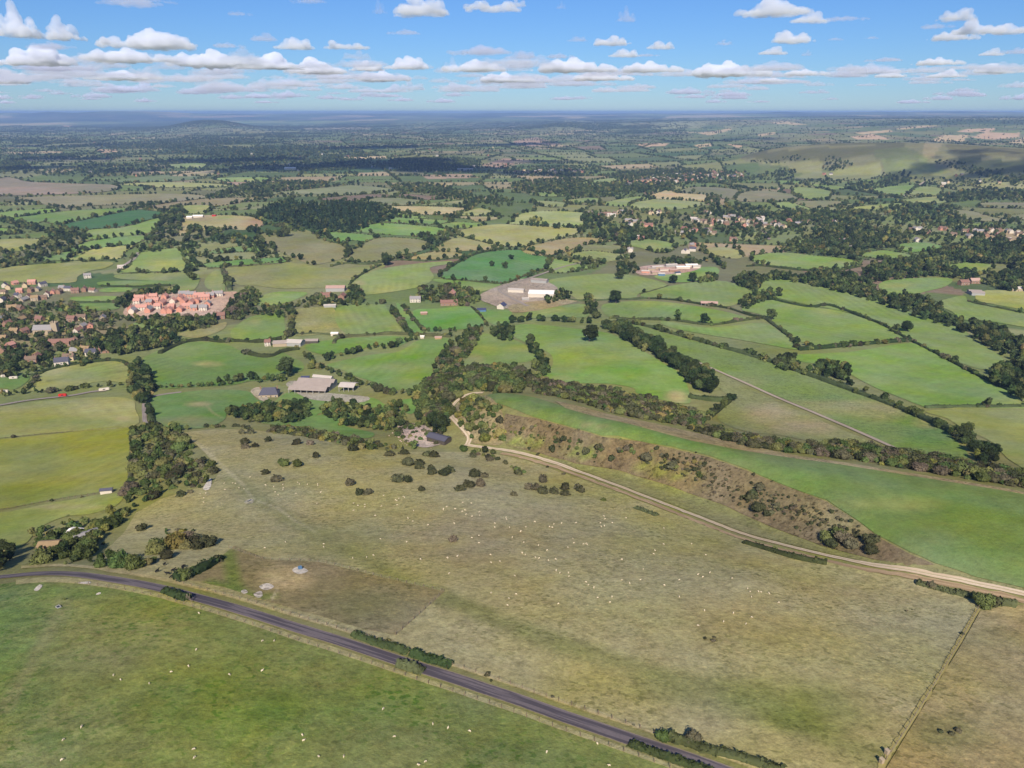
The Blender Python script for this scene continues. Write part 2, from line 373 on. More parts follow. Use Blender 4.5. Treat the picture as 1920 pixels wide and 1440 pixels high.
# beyond 15 km hedges and trees merge with the fields
f_ = (np.clip((dd - 9000)/12000, 0, 0.25))[:,None]; BASE = BASE * (1 - f_) + alb((84,106,68)) * f_
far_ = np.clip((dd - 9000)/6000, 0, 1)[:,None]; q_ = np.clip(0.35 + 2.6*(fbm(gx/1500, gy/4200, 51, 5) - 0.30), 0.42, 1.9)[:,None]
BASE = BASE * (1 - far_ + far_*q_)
tq = np.clip((fbm(gx/1800 + 9, gy/5000, 61, 4) - 0.58)/0.05, 0, 1)[:,None] * far_ * 0.7; BASE = BASE * (1 - tq) + alb((196,176,140)) * tq
nearm = np.clip((700 - dd)/200, 0, 1)[:,None]; BASE = BASE * (1 - nearm) + alb((128,134,84)) * nearm

# ------------------------------------------------------------------ traced colours of the ground (chalk downs on the right, far hills)
def paint(poly, c, k=1.0):
    """colour the ground inside a traced outline (photo pixels), by ground vertex"""
    pts = ground([p[0] for p in poly], [p[1] for p in poly])[:,:2]
    m_ = inpoly(gx, gy, [tuple(p) for p in pts]); BASE[m_] = BASE[m_] * (1-k) + alb(c) * k
tan, pink, down, dgr = (196,172,136), (198,166,138), (124,124,92), (110,128,84)
for poly, c in [
    ([(1385,298),(1420,284),(1500,272),(1600,267),(1700,266),(1800,268),(1920,282),(1960,330),(1900,332),(1820,322),(1760,315),(1700,330),(1640,328),(1560,318),(1480,312),(1400,303)], down),
    ([(1555,322),(1587,312),(1649,304),(1654,320),(1644,330),(1561,328)], (138,148,98)),
    ([(1420,304),(1545,302),(1542,322),(1493,324),(1475,312)], (134,142,100)),
    ([(1650,300),(1700,285),(1740,300),(1760,318),(1720,328),(1660,328)], (116,132,90)),
    ([(1592,256),(1636,251),(1667,261),(1607,261)], pink), ([(1678,242),(1733,235),(1764,235),(1693,243)], tan),
    ([(1745,264),(1769,253),(1816,253),(1805,266)], tan), ([(1818,257),(1847,248),(1912,249),(1910,256),(1857,262)], pink),
    ([(1888,268),(1920,257),(1990,258),(1960,270)], tan), ([(1792,248),(1811,242),(1865,240),(1860,247)], pink),
    ([(1602,249),(1670,243),(1673,247),(1618,252)], tan), ([(1441,230),(1472,227),(1514,234),(1462,234)], tan),
    ([(1189,270),(1220,268),(1254,269),(1246,274),(1205,275)], pink), ([(960,265),(1007,257),(1054,272),(976,274)], (172,146,130)),
    ([(1300,272),(1335,268),(1335,274),(1310,277)], tan), ([(1362,270),(1395,273),(1385,278)], pink),
    ([(1310,250),(1370,240),(1372,243),(1330,254)], tan), ([(1420,252),(1455,247),(1450,252),(1425,256)], tan),
    ([(1215,236),(1270,227),(1330,232),(1310,240),(1230,242)], (146,150,112)), ([(1330,254),(1380,240),(1470,232),(1500,236),(1420,250)], (124,142,98)),
    ([(1050,234),(1060,224),(1110,226),(1125,236)], (128,140,104)), ([(1230,225),(1250,218),(1290,217),(1280,222)], (170,158,124)),
    ([(160,216),(240,214),(360,216),(340,218)], (170,152,128)), ([(280,219),(460,216),(500,218),(400,221)], (176,154,126)),
    ([(110,236),(135,235),(130,238)], pink), ([(178,281),(215,279),(222,285),(190,287)], (190,160,130)), ([(10,285),(110,283),(120,286),(30,289)], (178,160,132)),
    ([(645,295),(720,292),(730,296),(660,298)], (200,180,148)), ([(560,240),(700,238),(690,243),(600,244)], (150,140,112)),
    ([(900,310),(945,297),(980,299),(975,307),(940,315)], (166,140,124)), ([(790,328),(880,326),(900,333),(800,336)], (162,140,122)),
    ([(780,346),(850,344),(840,354),(810,351)], (176,158,122)), ([(60,318),(140,316),(130,323),(70,325)], (160,148,118)),
    ([(960,292),(1059,291),(1056,300),(1012,299)], (118,140,90)), ([(1055,305),(1105,301),(1103,312),(1060,311)], (132,146,96)),
    ([(960,302),(996,299),(995,304),(965,309)], (176,158,128))]:
    paint(poly, c)
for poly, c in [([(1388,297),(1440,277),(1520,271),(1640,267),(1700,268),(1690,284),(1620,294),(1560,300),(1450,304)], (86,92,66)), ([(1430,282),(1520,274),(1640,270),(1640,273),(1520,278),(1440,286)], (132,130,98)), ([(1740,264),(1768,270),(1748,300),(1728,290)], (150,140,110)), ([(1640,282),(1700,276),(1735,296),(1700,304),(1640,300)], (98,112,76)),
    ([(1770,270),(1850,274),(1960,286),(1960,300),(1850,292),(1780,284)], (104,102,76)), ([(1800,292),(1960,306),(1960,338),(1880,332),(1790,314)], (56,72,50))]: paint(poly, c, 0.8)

# ground mesh: fine in front, coarse all the way round behind the camera
azs = AZG; extra = np.arange(AZ1 + 6, 360 + AZ0 - 3, 6.0)
gv = np.stack([gx, gy, ZT.ravel()], 1)
ex = []
for a in extra:
    w_ = (a - AZ1) / (360 + AZ0 - AZ1); z_ = ZT[-1] * (1-w_) + ZT[0] * w_
    ex.append(np.stack([math.sin(R(a))*DG, math.cos(R(a))*DG, np.clip(z_, -125, 60)], 1))
gv = np.concatenate([gv] + ex + [np.array([[0, 0, ZT[:,0].mean()]])]); NA = NAZ + len(extra)
ii, jj = np.meshgrid(np.arange(NA), np.arange(ND-1), indexing='ij'); i2 = (ii + 1) % NA
quads = np.stack([ii*ND+jj, ii*ND+jj+1, i2*ND+jj+1, i2*ND+jj], -1).reshape(-1, 4)
quads = quads[~((quads[:,0] // ND >= NAZ) & (quads[:,0] % ND % 1 == 1))]
gm = mesh_np('ground', gv, quads[:, ::-1]); smooth(gm)
c4 = np.ones((len(gv), 4), np.float32); c4[:,:3] = alb((122,138,86)); c4[:len(BASE),:3] = BASE
at = gm.attributes.new('Col', 'FLOAT_COLOR', 'POINT'); at.data.foreach_set('color', c4.ravel())
tag(add('ground', gm, MF), kind='structure')
fan = bmesh.new(); vs = [fan.verts.new((math.sin(R(a))*D0*1.02, math.cos(R(a))*D0*1.02, float(ZT[:,0].mean())-0.02)) for a in range(0, 360, 15)]
fan.faces.new(vs[::-1]); fm = bpy.data.meshes.new('ground'); fan.to_mesh(fm)
at = fm.attributes.new('Col', 'FLOAT_COLOR', 'POINT'); at.data.foreach_set('color', np.tile([*alb((110,135,70)), 1], len(fm.vertices)).astype(np.float32))
tag(add('ground', fm, MN), kind='structure')

# ------------------------------------------------------------------ traced field sheets
FIELDS_XY = []; NSHEET = [0]
def densify(pts, step, closed=True, wob=0.0):
    out = []; m_ = len(pts)
    for i in range(m_ if closed else m_ - 1):
        a, b = np.array(pts[i]), np.array(pts[(i+1) % m_]); L = np.linalg.norm(b[:2] - a[:2]); k = max(1, int(L / step))
        for t in range(k): out.append(a + (b - a) * t / k)
    if not closed: out.append(np.array(pts[-1]))
    return np.array(out)
def curve(pts, k=4, closed=False):
    """Catmull-Rom through traced pixels"""
    p = np.array(pts, float); m_ = len(p); out = []
    rng_ = range(m_ if closed else m_ - 1)
    for i in rng_:
        if closed: a, b, c, d = p[(i-1)%m_], p[i], p[(i+1)%m_], p[(i+2)%m_]
        else: a, b, c, d = p[max(i-1,0)], p[i], p[i+1], p[min(i+2,m_-1)]
        for t in np.arange(k) / k:
            out.append(0.5*((2*b) + (c-a)*t + (2*a-5*b+4*c-d)*t*t + (3*b-a-3*c+d)*t**3))
    if not closed: out.append(p[-1])
    return np.array(out)
PATCH = []
def sheet(name, pix, c, m_=None, round_=True, lift=0.0, patches=(), xy=None, thin=1):
    if xy is None:
        px_ = curve(pix, 4, True) if round_ else np.array(pix, float)
        g3 = ground(px_[:,0], px_[:,1]); bd = g3[:,:2]
        # drop points that jumped behind a crest
        keep = [0]
        for i in range(1, len(bd)):
            if np.linalg.norm(bd[i] - bd[keep[-1]]) > 0.3: keep.append(i)
        bd = bd[keep]
    else: bd = np.array(xy)
    d = float(np.median(np.hypot(bd[:,0], bd[:,1])))
    bd = densify(bd, max(2.0, d*0.012)); poly = [tuple(p) for p in bd]
    FIELDS_XY.append(poly)
    lo, hi = bd.min(0), bd.max(0)
    m0 = (gx > lo[0]) & (gx < hi[0]) & (gy > lo[1]) & (gy < hi[1])
    if thin > 1: m0 &= ((np.arange(len(gx)) // ND) % thin == 0)
    ci = np.nonzero(m0)[0]; ci = ci[inpoly(gx[ci], gy[ci], poly)]
    pts = [Vector((float(p[0]), float(p[1]))) for p in bd] + [Vector((float(gx[i]), float(gy[i]))) for i in ci]
    nb = len(bd)
    vo, eo, fo, *_ = delaunay_2d_cdt(pts, [(i, (i+1) % nb) for i in range(nb)], [], 1, 1e-4)
    fo = [f for f in fo if len(f) == 3]
    if not fo: return None
    vx = np.array([v[0] for v in vo]); vy = np.array([v[1] for v in vo]); vd = np.hypot(vx, vy)
    NSHEET[0] += 1
    z_ = zat(vx, vy) + 0.10 + 0.00042 * vd + 0.004 * (NSHEET[0] % 7) + lift
    fa = np.array(fo, np.int32)
    e1 = np.stack([vx[fa[:,1]]-vx[fa[:,0]], vy[fa[:,1]]-vy[fa[:,0]]], 1); e2 = np.stack([vx[fa[:,2]]-vx[fa[:,0]], vy[fa[:,2]]-vy[fa[:,0]]], 1)
    fl = (e1[:,0]*e2[:,1] - e1[:,1]*e2[:,0]) < 0; fa[fl] = fa[fl][:, ::-1]
    me = mesh_np(name, np.stack([vx, vy, z_], 1), fa); smooth(me)
    cc = np.ones((len(vx), 4), np.float32); cc[:,:3] = alb(c) if max(c) > 2 else c
    px, py, _ = project(np.stack([vx, vy, z_], 1))
    for (kind, geo, w, pc, k) in patches:
        if kind == 'line':        # a worn or greener line: distance to a traced polyline, in metres
            g_ = ground([p[0] for p in geo], [p[1] for p in geo])[:,:2]; dist = np.full(len(vx), 1e9)
            for a, b in zip(g_[:-1], g_[1:]):
                ab = b - a; t = np.clip(((vx-a[0])*ab[0] + (vy-a[1])*ab[1]) / (ab @ ab + 1e-9), 0, 1)
                dist = np.minimum(dist, np.hypot(vx - a[0] - ab[0]*t, vy - a[1] - ab[1]*t))
            f = np.clip(1.3 - dist / w, 0, 1)
        else:                     # a blotch: centre and radii in pixels
            f = np.clip(1.5 - np.hypot((px - geo[0]) / geo[2], (py - geo[1]) / geo[3]) * 1.2, 0, 1)
        f = np.clip(f * (0.35 + 1.3 * fbm(vx/9, vy/9, 77, 3)), 0, 1)[:,None] * k
        cc[:,:3] = cc[:,:3] * (1 - f) + alb(pc) * f
    at = me.attributes.new('Col', 'FLOAT_COLOR', 'POINT'); at.data.foreach_set('color', cc.ravel())
    return tag(add(name, me, m_ or MF), kind='structure')

g1, g2, g3, olv, dk, stb, gry = (120,152,82), (108,140,76), (148,160,98), (132,142,70), (74,112,72), (176,164,122), (124,130,96)
# --- foreground
UPVERGE = [(40,1068),(100,1064),(150,1066),(200,1073),(250,1080),(300,1089),(350,1101),(400,1113),(450,1127),(500,1142),(560,1160),(620,1178),(680,1197),(740,1217),(800,1236),(860,1254),(920,1274),(980,1294),(1040,1316),(1100,1336),(1160,1356),(1220,1376),(1290,1400),(1370,1428),(1460,1462),(1560,1510)]
sheet('pasture', [(232,1000),(255,962),(300,937),(400,908),(412,882),(385,850),(340,812),(400,806),(470,806),(560,818),(640,836),(740,848),(850,848),(890,846),(950,856),(1000,868),(1100,903),(1220,948),(1300,978),(1400,1016),(1500,1043),(1600,1066),(1720,1090),(1832,1122),(1834,1146),(1800,1205),(1700,1370),(1652,1440),(1610,1510)] + UPVERGE[::-1][:-3] + [(190,1062),(200,1030)],
      (162,156,110), MR, round_=False, patches=[
      ('line', [(430,895),(490,940),(560,985),(640,1025),(740,1080),(850,1130),(1000,1190),(1150,1240),(1300,1290),(1450,1340),(1600,1400),(1660,1425)], 5.0, (116,128,76), 0.72),
      ('line', [(462,920),(475,938),(520,952),(550,975),(600,1003)], 1.0, (172,168,130), 0.8),
      ('line', [(340,818),(372,832),(400,858),(425,882),(458,912)], 1.2, (186,178,142), 0.9),
      ('blob', (1450,1312,170,44), 0, (116,132,70), 0.75), ('blob', (1300,1290,150,36), 0, (124,134,76), 0.55), ('blob', (1540,1350,120,26), 0, (114,130,66), 0.65), ('line', [(560,930),(700,945),(900,985),(1100,1010),(1350,1060),(1600,1120),(1800,1150)], 0.7, (172,162,118), 0.5), ('line', [(620,860),(760,900),(950,960),(1150,1050),(1300,1150),(1420,1260)], 0.6, (170,160,116), 0.5), ('line', [(480,960),(700,1060),(980,1250)], 0.6, (134,128,84), 0.5),
      ('blob', (900,1010,260,60), 0, (150,134,98), 0.5), ('blob', (1500,1140,240,50), 0, (160,148,104), 0.5), ('blob', (640,1010,120,40), 0, (134,136,82), 0.6),
      ('blob', (1250,1000,200,40), 0, (146,146,92), 0.5), ('blob', (480,900,120,40), 0, (140,140,88), 0.5),('blob', (1100,920,130,30), 0, (140,148,84), 0.6),
      ('blob', (780,830,300,30), 0, (142,142,88), 0.5), ('blob', (1000,1290,200,40), 0, (150,146,90), 0.5), ('blob', (1420,1010,120,24), 0, (132,142,78), 0.6)], lift=0.0)
sheet('pasture', [(1838,1146),(1880,1138),(1960,1132),(2150,1180),(2150,1560),(1640,1560),(1662,1440),(1720,1345),(1790,1230)], (160,146,98), MR, round_=False,
      patches=[('blob', (1780,1370,90,40), 0, (120,124,70), 0.6), ('blob', (1850,1200,70,30), 0, (138,134,84), 0.5)])
LOVERGE = [(30,1092),(100,1088),(150,1091),(200,1098),(250,1107),(300,1118),(350,1132),(400,1146),(450,1162),(500,1178),(560,1199),(620,1217),(680,1237),(740,1258),(800,1278),(860,1297),(920,1318),(980,1338),(1040,1361),(1100,1382),(1160,1403),(1220,1424),(1290,1449),(1360,1475),(1480,1520)]
sheet('meadow', LOVERGE + [(1400,1750),(600,2000),(-700,2000),(-900,1500),(-500,1200),(-200,1120)], (124,138,74), MN, round_=False, patches=[
      ('blob', (20,1200,100,130), 0, (98,132,60), 0.8), ('line', [(124,1105),(118,1140),(90,1190),(50,1260),(10,1330)], 2.2, (138,136,92), 0.7),
      ('blob', (230,1200,150,70), 0, (134,140,88), 0.6), ('blob', (140,1110,60,14), 0, (100,134,58), 0.7), ('blob', (60,1410,90,30), 0, (140,142,84), 0.5),
      ('blob', (700,1340,200,60), 0, (102,124,60), 0.5), ('blob', (420,1330,200,60), 0, (100,124,56), 0.5), ('blob', (90,1390,50,20), 0, (84,120,50), 0.7),('blob', (1000,1420,160,40), 0, (98,122,56), 0.5)])
sheet('verge', [(x, y-1) for x, y in UPVERGE] + [(x, y-6) for x, y in UPVERGE[::-1]], (176,164,116), MR, round_=False, lift=0.05)
sheet('verge', [(x, y-5) for x, y in LOVERGE] + [(x, y+5) for x, y in LOVERGE[::-1]], (164,158,106), MR, round_=False, lift=0.05)
sheet('paddock', [(352,1088),(400,1056),(440,1024),(500,1050),(600,1055),(720,1084),(834,1110),(790,1150),(742,1192),(680,1180),(600,1156),(500,1128),(420,1102)], (142,132,94), MR, round_=False, lift=0.06, patches=[
      ('line', [(430,1035),(434,1070),(442,1105)], 2.6, (112,132,66), 0.95), ('line', [(395,1095),(445,1108),(480,1122),(505,1118)], 3.0, (110,134,64), 0.9),
      ('line', [(500,1098),(555,1072)], 0.35, (196,182,146), 0.9), ('line', [(516,1105),(572,1078)], 0.35, (196,182,146), 0.9), ('line', [(510,1124),(520,1108)], 0.5, (206,196,160), 0.9), ('blob', (540,1056,22,4), 0, (92,88,64), 0.8),
      ('blob', (535,1083,52,26), 0, (198,180,138), 0.95), ('blob', (600,1070,60,18), 0, (152,132,96), 0.5), ('blob', (690,1140,100,36), 0, (122,122,82), 0.7)])
sheet('scarp_slope', [(948,776),(1000,784),(1060,800),(1130,820),(1200,828),(1260,841),(1330,858),(1400,883),(1480,915),(1550,941),(1607,978),(1650,1010),(1706,1040),(1753,1060),(1700,1062),(1640,1050),(1540,1024),(1450,990),(1350,945),(1250,910),(1150,880),(1080,870),(1010,850),(950,836),(938,806)], (122,110,84), MS, round_=False, lift=0.04, patches=[
      ('blob', (985,830,40,10), 0, (128,150,66), 0.9), ('blob', (1090,850,40,10), 0, (118,142,62), 0.8), ('blob', (1220,875,40,10), 0, (120,136,64), 0.7), ('blob', (1260,890,60,8), 0, (114,128,62), 0.7),
      ('blob', (1600,990,60,30), 0, (146,140,102), 0.8), ('blob', (1540,960,50,20), 0, (152,140,104), 0.6)])
sheet('combe_floor', [(945,836),(1010,852),(1080,872),(1150,882),(1250,912),(1350,947),(1450,992),(1540,1026),(1640,1052),(1740,1064),(1830,1084),(1925,1106),(1925,1111),(1800,1084),(1700,1066),(1600,1049),(1500,1026),(1400,1000),(1300,961),(1220,931),(1100,886),(1000,851)], (134,134,88), MR, round_=False, lift=0.03, patches=[('line', [(1040,865),(1150,890),(1260,920),(1350,955),(1450,995)], 3.0, (118,130,78), 0.6)])
SNEAR = [(912,742),(930,756),(1000,782),(1060,798),(1130,818),(1160,818),(1260,838),(1330,855),(1400,880),(1440,898),(1500,922),(1550,938),(1607,976),(1641,1002),(1706,1036),(1753,1057),(1830,1083),(1930,1106),(2100,1150)]
SFAR = [(1863,917),(1720,894),(1607,876),(1500,862),(1420,850),(1300,826),(1200,799),(1120,781),(1060,764),(1010,748),(960,739)]
sheet('spur_field', SNEAR + [(2100,965)] + SFAR, (110,136,76), MF, round_=False, lift=0.08, patches=[
      ('line', [(1440,868),(1600,893),(1750,925),(1920,960)], 7, (104,132,86), 0.7), ('blob', (1660,945,110,14), 0, (140,150,88), 0.7), ('blob', (1640,1000,90,30), 0, (96,128,66), 0.7),('blob', (1800,1040,120,30), 0, (98,130,68), 0.6),
      ('line', [(960,748),(1060,775),(1200,808),(1350,845),(1500,890)], 4, (104,142,68), 0.6), ('blob', (1110,797,30,4), 0, (150,148,100), 0.7)])
sheet('dry_bank', [(1040,752),(1100,766),(1160,782),(1230,795),(1310,814),(1420,840),(1500,856),(1607,872),(1720,890),(1863,913),(1930,926),(1930,930),(1863,918),(1720,895),(1607,877),(1500,862),(1420,850),(1300,828),(1200,801),(1120,783),(1060,766)], (160,146,108), MS, round_=False, lift=0.10)
sheet('scarp_slope', [(858,800),(850,776),(862,752),(885,742),(912,744),(935,760),(945,790),(942,832),(905,834),(880,828)], (150,138,100), MS, round_=True, lift=0.03)
# --- fields of the vale, one sheet each
FL = [
 ([(0,763),(78,753),(198,745),(247,750),(254,768),(250,800),(100,812),(0,822),(-120,830),(-120,770)], (142,152,94)), ([(0,825),(100,815),(248,803),(246,880),(238,915),(205,921),(120,934),(40,949),(0,955),(-120,960),(-120,835)], (136,146,66)),
 ([(0,962),(60,951),(120,940),(205,926),(232,930),(215,950),(170,964),(120,970),(75,990),(50,1018),(20,1030),(-60,1040),(-120,965)], (140,154,82)),
 ([(268,675),(292,660),(344,643),(417,644),(456,660),(500,667),(527,661),(550,672),(568,681),(566,696),(530,700),(500,715),(470,715),(440,722),(405,724),(300,730),(283,724),(272,700)], (112,142,74)),
 ([(94,693),(156,683),(216,678),(242,688),(246,707),(234,717),(195,715),(154,722),(122,729),(50,732)], (142,154,94)),
 ([(286,746),(340,737),(390,732),(463,734),(482,750),(512,753),(470,760),(430,770),(418,790),(375,804),(305,800),(290,780)], (106,142,76)),
 ([(432,625),(450,606),(480,592),(530,588),(533,600),(531,634),(490,640),(445,638)], (116,146,78)), ([(250,607),(286,604),(323,602),(323,608),(307,619),(273,617)], g1),
 ([(478,572),(490,556),(520,548),(575,549),(560,560),(520,572)], g1), ([(385,524),(411,506),(422,545),(390,542)], (124,144,84)),
 ([(420,505),(470,498),(540,493),(605,502),(640,505),(684,500),(714,496),(720,502),(680,520),(655,540),(610,540),(540,542),(510,540),(470,535),(450,535),(430,525)], (130,140,88)),
 ([(195,528),(320,527),(320,535),(250,537),(190,536)], g2), ([(135,558),(215,556),(215,563),(150,566)], g1), ([(118,575),(150,570),(217,570),(220,580),(180,583),(110,584)], g2), ([(196,541),(245,540),(240,547),(190,548)], g1), ([(62,598),(105,592),(108,602),(70,604)], g3),
 ([(0,706),(40,700),(56,710),(30,730),(0,728),(-60,730)], (108,138,78)), ([(335,628),(350,622),(400,610),(425,605),(415,620),(370,634)], (150,146,98)),
 ([(0,505),(109,494),(208,492),(198,503),(167,509),(146,519),(130,531),(0,527)], (136,146,90)), ([(263,475),(354,465),(356,480),(364,493),(362,509),(226,513),(242,501)], (128,154,88)), ([(226,515),(362,510),(365,543),(320,545),(325,529),(229,524)], (124,144,88)),
 ([(548,584),(605,576),(626,579),(649,627),(618,626),(550,628)], (134,144,90)), ([(631,579),(714,571),(727,582),(753,621),(725,623),(649,627)], (122,148,80)), ([(743,572),(756,576),(795,624),(780,626),(764,610)], (108,148,76)),
 ([(774,584),(826,579),(881,576),(907,600),(907,610),(865,618),(831,618),(803,621)], (106,150,76)), ([(571,652),(610,639),(725,631),(766,636),(748,649),(701,647),(668,660),(641,662),(605,665)], (110,146,74)),
 ([(613,686),(636,678),(701,665),(748,660),(785,639),(845,636),(839,652),(813,688),(811,712),(795,727),(766,731),(725,730),(701,717),(662,704),(641,694)], (114,148,70)),
 ([(866,690),(885,660),(905,627),(935,632),(958,636),(985,648),(1001,660),(1000,676),(940,684),(900,688)], (122,150,82)), ([(657,528),(722,503),(839,490),(837,496),(806,503),(813,522),(780,540),(688,553),(680,542)], (128,152,88)),
 ([(813,527),(832,524),(938,533),(894,549),(858,548),(855,537)], g1), ([(897,584),(954,582),(959,592),(954,608),(923,608)], (112,148,78)),
 ([(480,790),(510,758),(545,735),(600,745),(690,745),(720,758),(732,768),(690,780),(640,790),(600,775),(585,795),(560,800)], (112,148,76)), ([(751,752),(783,750),(775,775),(757,772)], (108,150,74)), ([(575,790),(620,775),(650,800),(700,812),(690,822),(640,817),(590,804)], (112,148,74)),
 ([(962,612),(1000,609),(1090,618),(1150,628),(1200,655),(1246,683),(1278,704),(1293,740),(1285,758),(1200,740),(1187,728),(1140,720),(1070,718),(1015,706),(1035,688),(1033,665),(1002,650),(965,632)], (118,152,76)),
 ([(1072,555),(1025,528),(1100,516),(1153,514),(1194,518),(1252,535),(1200,550),(1189,559),(1140,561),(1090,563)], (126,148,88)), ([(1210,548),(1283,532),(1361,528),(1418,552),(1403,561),(1366,575),(1325,571),(1262,561),(1207,558)], (122,148,86)),
 ([(1132,571),(1220,565),(1314,576),(1400,597),(1330,608),(1265,600),(1184,597),(1142,595)], (120,148,84)), ([(989,585),(1088,570),(1103,584),(1098,595),(1046,595),(994,597)], (120,148,84)),
 ([(1244,602),(1325,615),(1426,606),(1460,622),(1482,636),(1498,656),(1440,647),(1377,636),(1325,628),(1252,613)], (124,152,84)),
 ([(1158,605),(1207,613),(1250,626),(1345,652),(1430,675),(1500,700),(1600,735),(1680,765),(1760,800),(1800,835),(1815,860),(1760,862),(1690,843),(1600,803),(1460,744),(1325,686),(1290,670),(1230,645),(1180,615)], (116,144,80)),
 ([(1325,694),(1460,755),(1600,815),(1690,852),(1650,846),(1560,836),(1460,816),(1400,810),(1345,785),(1370,750),(1345,725)], (128,142,90)),
 ([(1231,516),(1298,503),(1343,502),(1343,516),(1293,529),(1262,529),(1236,524)], (116,152,82)),
 ([(1405,535),(1454,520),(1537,535),(1641,563),(1732,595),(1800,615),(1830,640),(1880,672),(1870,690),(1835,692),(1760,665),(1690,628),(1640,600),(1560,580),(1520,573),(1460,560),(1420,552)], (124,150,84)),
 ([(1390,580),(1446,563),(1524,577),(1576,584),(1654,610),(1686,628),(1688,636),(1602,647),(1540,651),(1490,636),(1454,608),(1425,590)], (124,152,82)),
 ([(1485,667),(1597,660),(1709,644),(1758,667),(1837,709),(1920,748),(1960,766),(1745,763),(1727,761),(1680,743),(1636,725),(1597,704),(1566,686),(1509,680)], (122,156,74)),
 ([(1647,535),(1680,524),(1779,522),(1774,537),(1732,548),(1691,561),(1665,555)], (124,154,86)), ([(1756,569),(1805,555),(1816,566),(1847,574),(1960,592),(1960,618),(1850,602),(1805,600),(1785,585)], (122,148,84)),
 ([(1829,561),(1850,545),(1960,553),(1960,584),(1863,571)], (152,162,100)), ([(1772,500),(1821,492),(1863,500),(1831,518),(1821,509)], (124,152,86)), ([(1876,634),(1960,642),(1960,656),(1880,642)], g1),
 ([(1745,770),(1960,768),(1990,900),(1900,868),(1860,830),(1810,806),(1775,785)], (138,152,84)), ([(1700,625),(1760,650),(1830,688),(1760,665)], (118,146,80)),
 # middle distance
 ([(0,399),(94,392),(102,398),(16,410),(0,410),(-60,412)], g1), ([(16,411),(102,399),(156,394),(234,391),(242,395),(182,408),(112,421),(83,416),(65,419)], g2), ([(112,424),(182,408),(255,395),(307,399),(305,406),(229,424),(146,432)], (72,112,70)),
 ([(167,432),(229,427),(305,408),(297,427),(286,434),(260,440),(161,450)], (130,156,90)), ([(167,453),(266,442),(255,458),(177,466),(125,472)], (114,148,82)), ([(125,473),(165,469),(125,491),(78,494),(89,483)], (112,146,80)), ([(167,469),(250,460),(234,473),(221,486),(127,491)], (148,160,98)),
 ([(0,450),(102,450),(65,463),(39,471),(0,473),(-60,474)], (140,150,96)), ([(0,428),(47,436),(16,438),(0,440),(-60,438)], g1), ([(0,335),(29,335),(62,342),(182,346),(216,348),(221,356),(156,363),(0,367),(-80,360)], (138,130,114)),
 ([(31,372),(156,367),(328,364),(390,370),(312,380),(156,387),(125,391),(73,382)], (140,136,112)), ([(224,346),(312,342),(417,346),(414,351),(299,352),(247,348)], (150,162,108)), ([(398,335),(497,333),(500,341),(443,342)], (132,160,98)), ([(417,343),(469,342),(443,348)], (166,142,126)),
 ([(203,341),(305,329),(385,333),(312,341)], (112,132,96)), ([(328,328),(401,320),(393,330),(328,331)], (170,156,126)), ([(318,309),(383,307),(380,315),(323,315)], (130,154,98)), ([(341,387),(396,386),(385,400),(346,400)], (142,158,98)),
 ([(339,414),(352,406),(398,404),(469,407),(497,421),(456,432),(417,427),(385,432),(359,434),(336,442)], (166,152,116)), ([(391,473),(443,463),(477,462),(492,471),(443,473),(406,476)], (112,144,84)), ([(388,494),(500,484),(530,486),(525,494),(400,502)], (98,138,76)),
 ([(480,334),(525,336),(485,342)], g1), ([(483,364),(626,351),(662,348),(730,354),(725,361),(636,367),(579,364)], (126,140,104)), ([(605,372),(696,365),(740,367),(735,371),(696,372),(678,380),(662,377),(605,376)], (124,108,96)), ([(678,382),(701,372),(743,372),(792,377),(766,385),(714,385)], (124,136,104)),
 ([(743,367),(772,365),(839,372),(787,375)], (128,112,100)), ([(785,385),(876,375),(886,380),(845,385)], (128,142,102)), ([(725,390),(766,387),(873,391),(855,402),(813,403),(787,402)], (180,166,128)), ([(740,398),(766,404),(805,408),(780,410),(748,408)], g1),
 ([(725,410),(753,408),(792,411),(847,415),(813,421),(730,417)], (114,148,86)), ([(660,432),(699,421),(743,420),(839,430),(818,442),(753,442),(701,438)], (114,152,84)), ([(818,424),(855,417),(907,421),(886,427),(845,429)], g1), ([(860,403),(897,391),(923,397),(917,404)], (146,158,106)),
 ([(831,406),(938,408),(897,416),(878,411)], (158,148,112)), ([(855,438),(886,427),(938,421),(1000,424),(1090,430),(1085,437),(1060,445),(1010,455),(985,462),(940,462),(890,450)], (158,158,104)), ([(811,471),(845,449),(886,450),(941,466),(871,471),(845,473)], (150,148,102)),
 ([(764,486),(808,473),(863,475),(855,483),(792,489)], (152,146,102)), ([(484,441),(543,430),(576,432),(605,450),(641,460),(660,475),(640,486),(590,497),(563,489),(506,463)], (124,130,94)), ([(610,438),(647,437),(704,443),(683,453),(657,451),(636,456)], (112,148,82)),
 ([(667,468),(714,446),(803,453),(790,471),(756,479),(746,486),(688,492),(657,492),(647,486)], (122,130,92)), ([(478,487),(527,483),(530,489),(490,494)], (102,142,78)), ([(832,510),(870,488),(905,475),(960,469),(1005,473),(1029,485),(1031,498),(990,520),(950,530),(920,529),(835,523)], (92,136,82)),
 ([(960,417),(989,398),(1093,399),(1095,416),(1106,421),(1085,428),(960,421)], (148,166,110)), ([(989,463),(1010,458),(1077,446),(1163,450),(1095,460),(1051,476),(1009,480),(981,473)], (160,146,108)), ([(1064,481),(1106,471),(1187,481),(1168,487),(1116,494),(1106,492)], (146,160,104)),
 ([(1163,460),(1207,449),(1263,457),(1259,471),(1236,475),(1210,468),(1189,463)], (132,156,92)), ([(1031,486),(1101,500),(1094,507),(1035,512)], (126,154,88)), ([(1314,468),(1356,464),(1392,473),(1382,486),(1327,477)], (156,156,106)), ([(1377,437),(1431,436),(1434,446),(1403,453),(1379,447)], (130,148,96)),
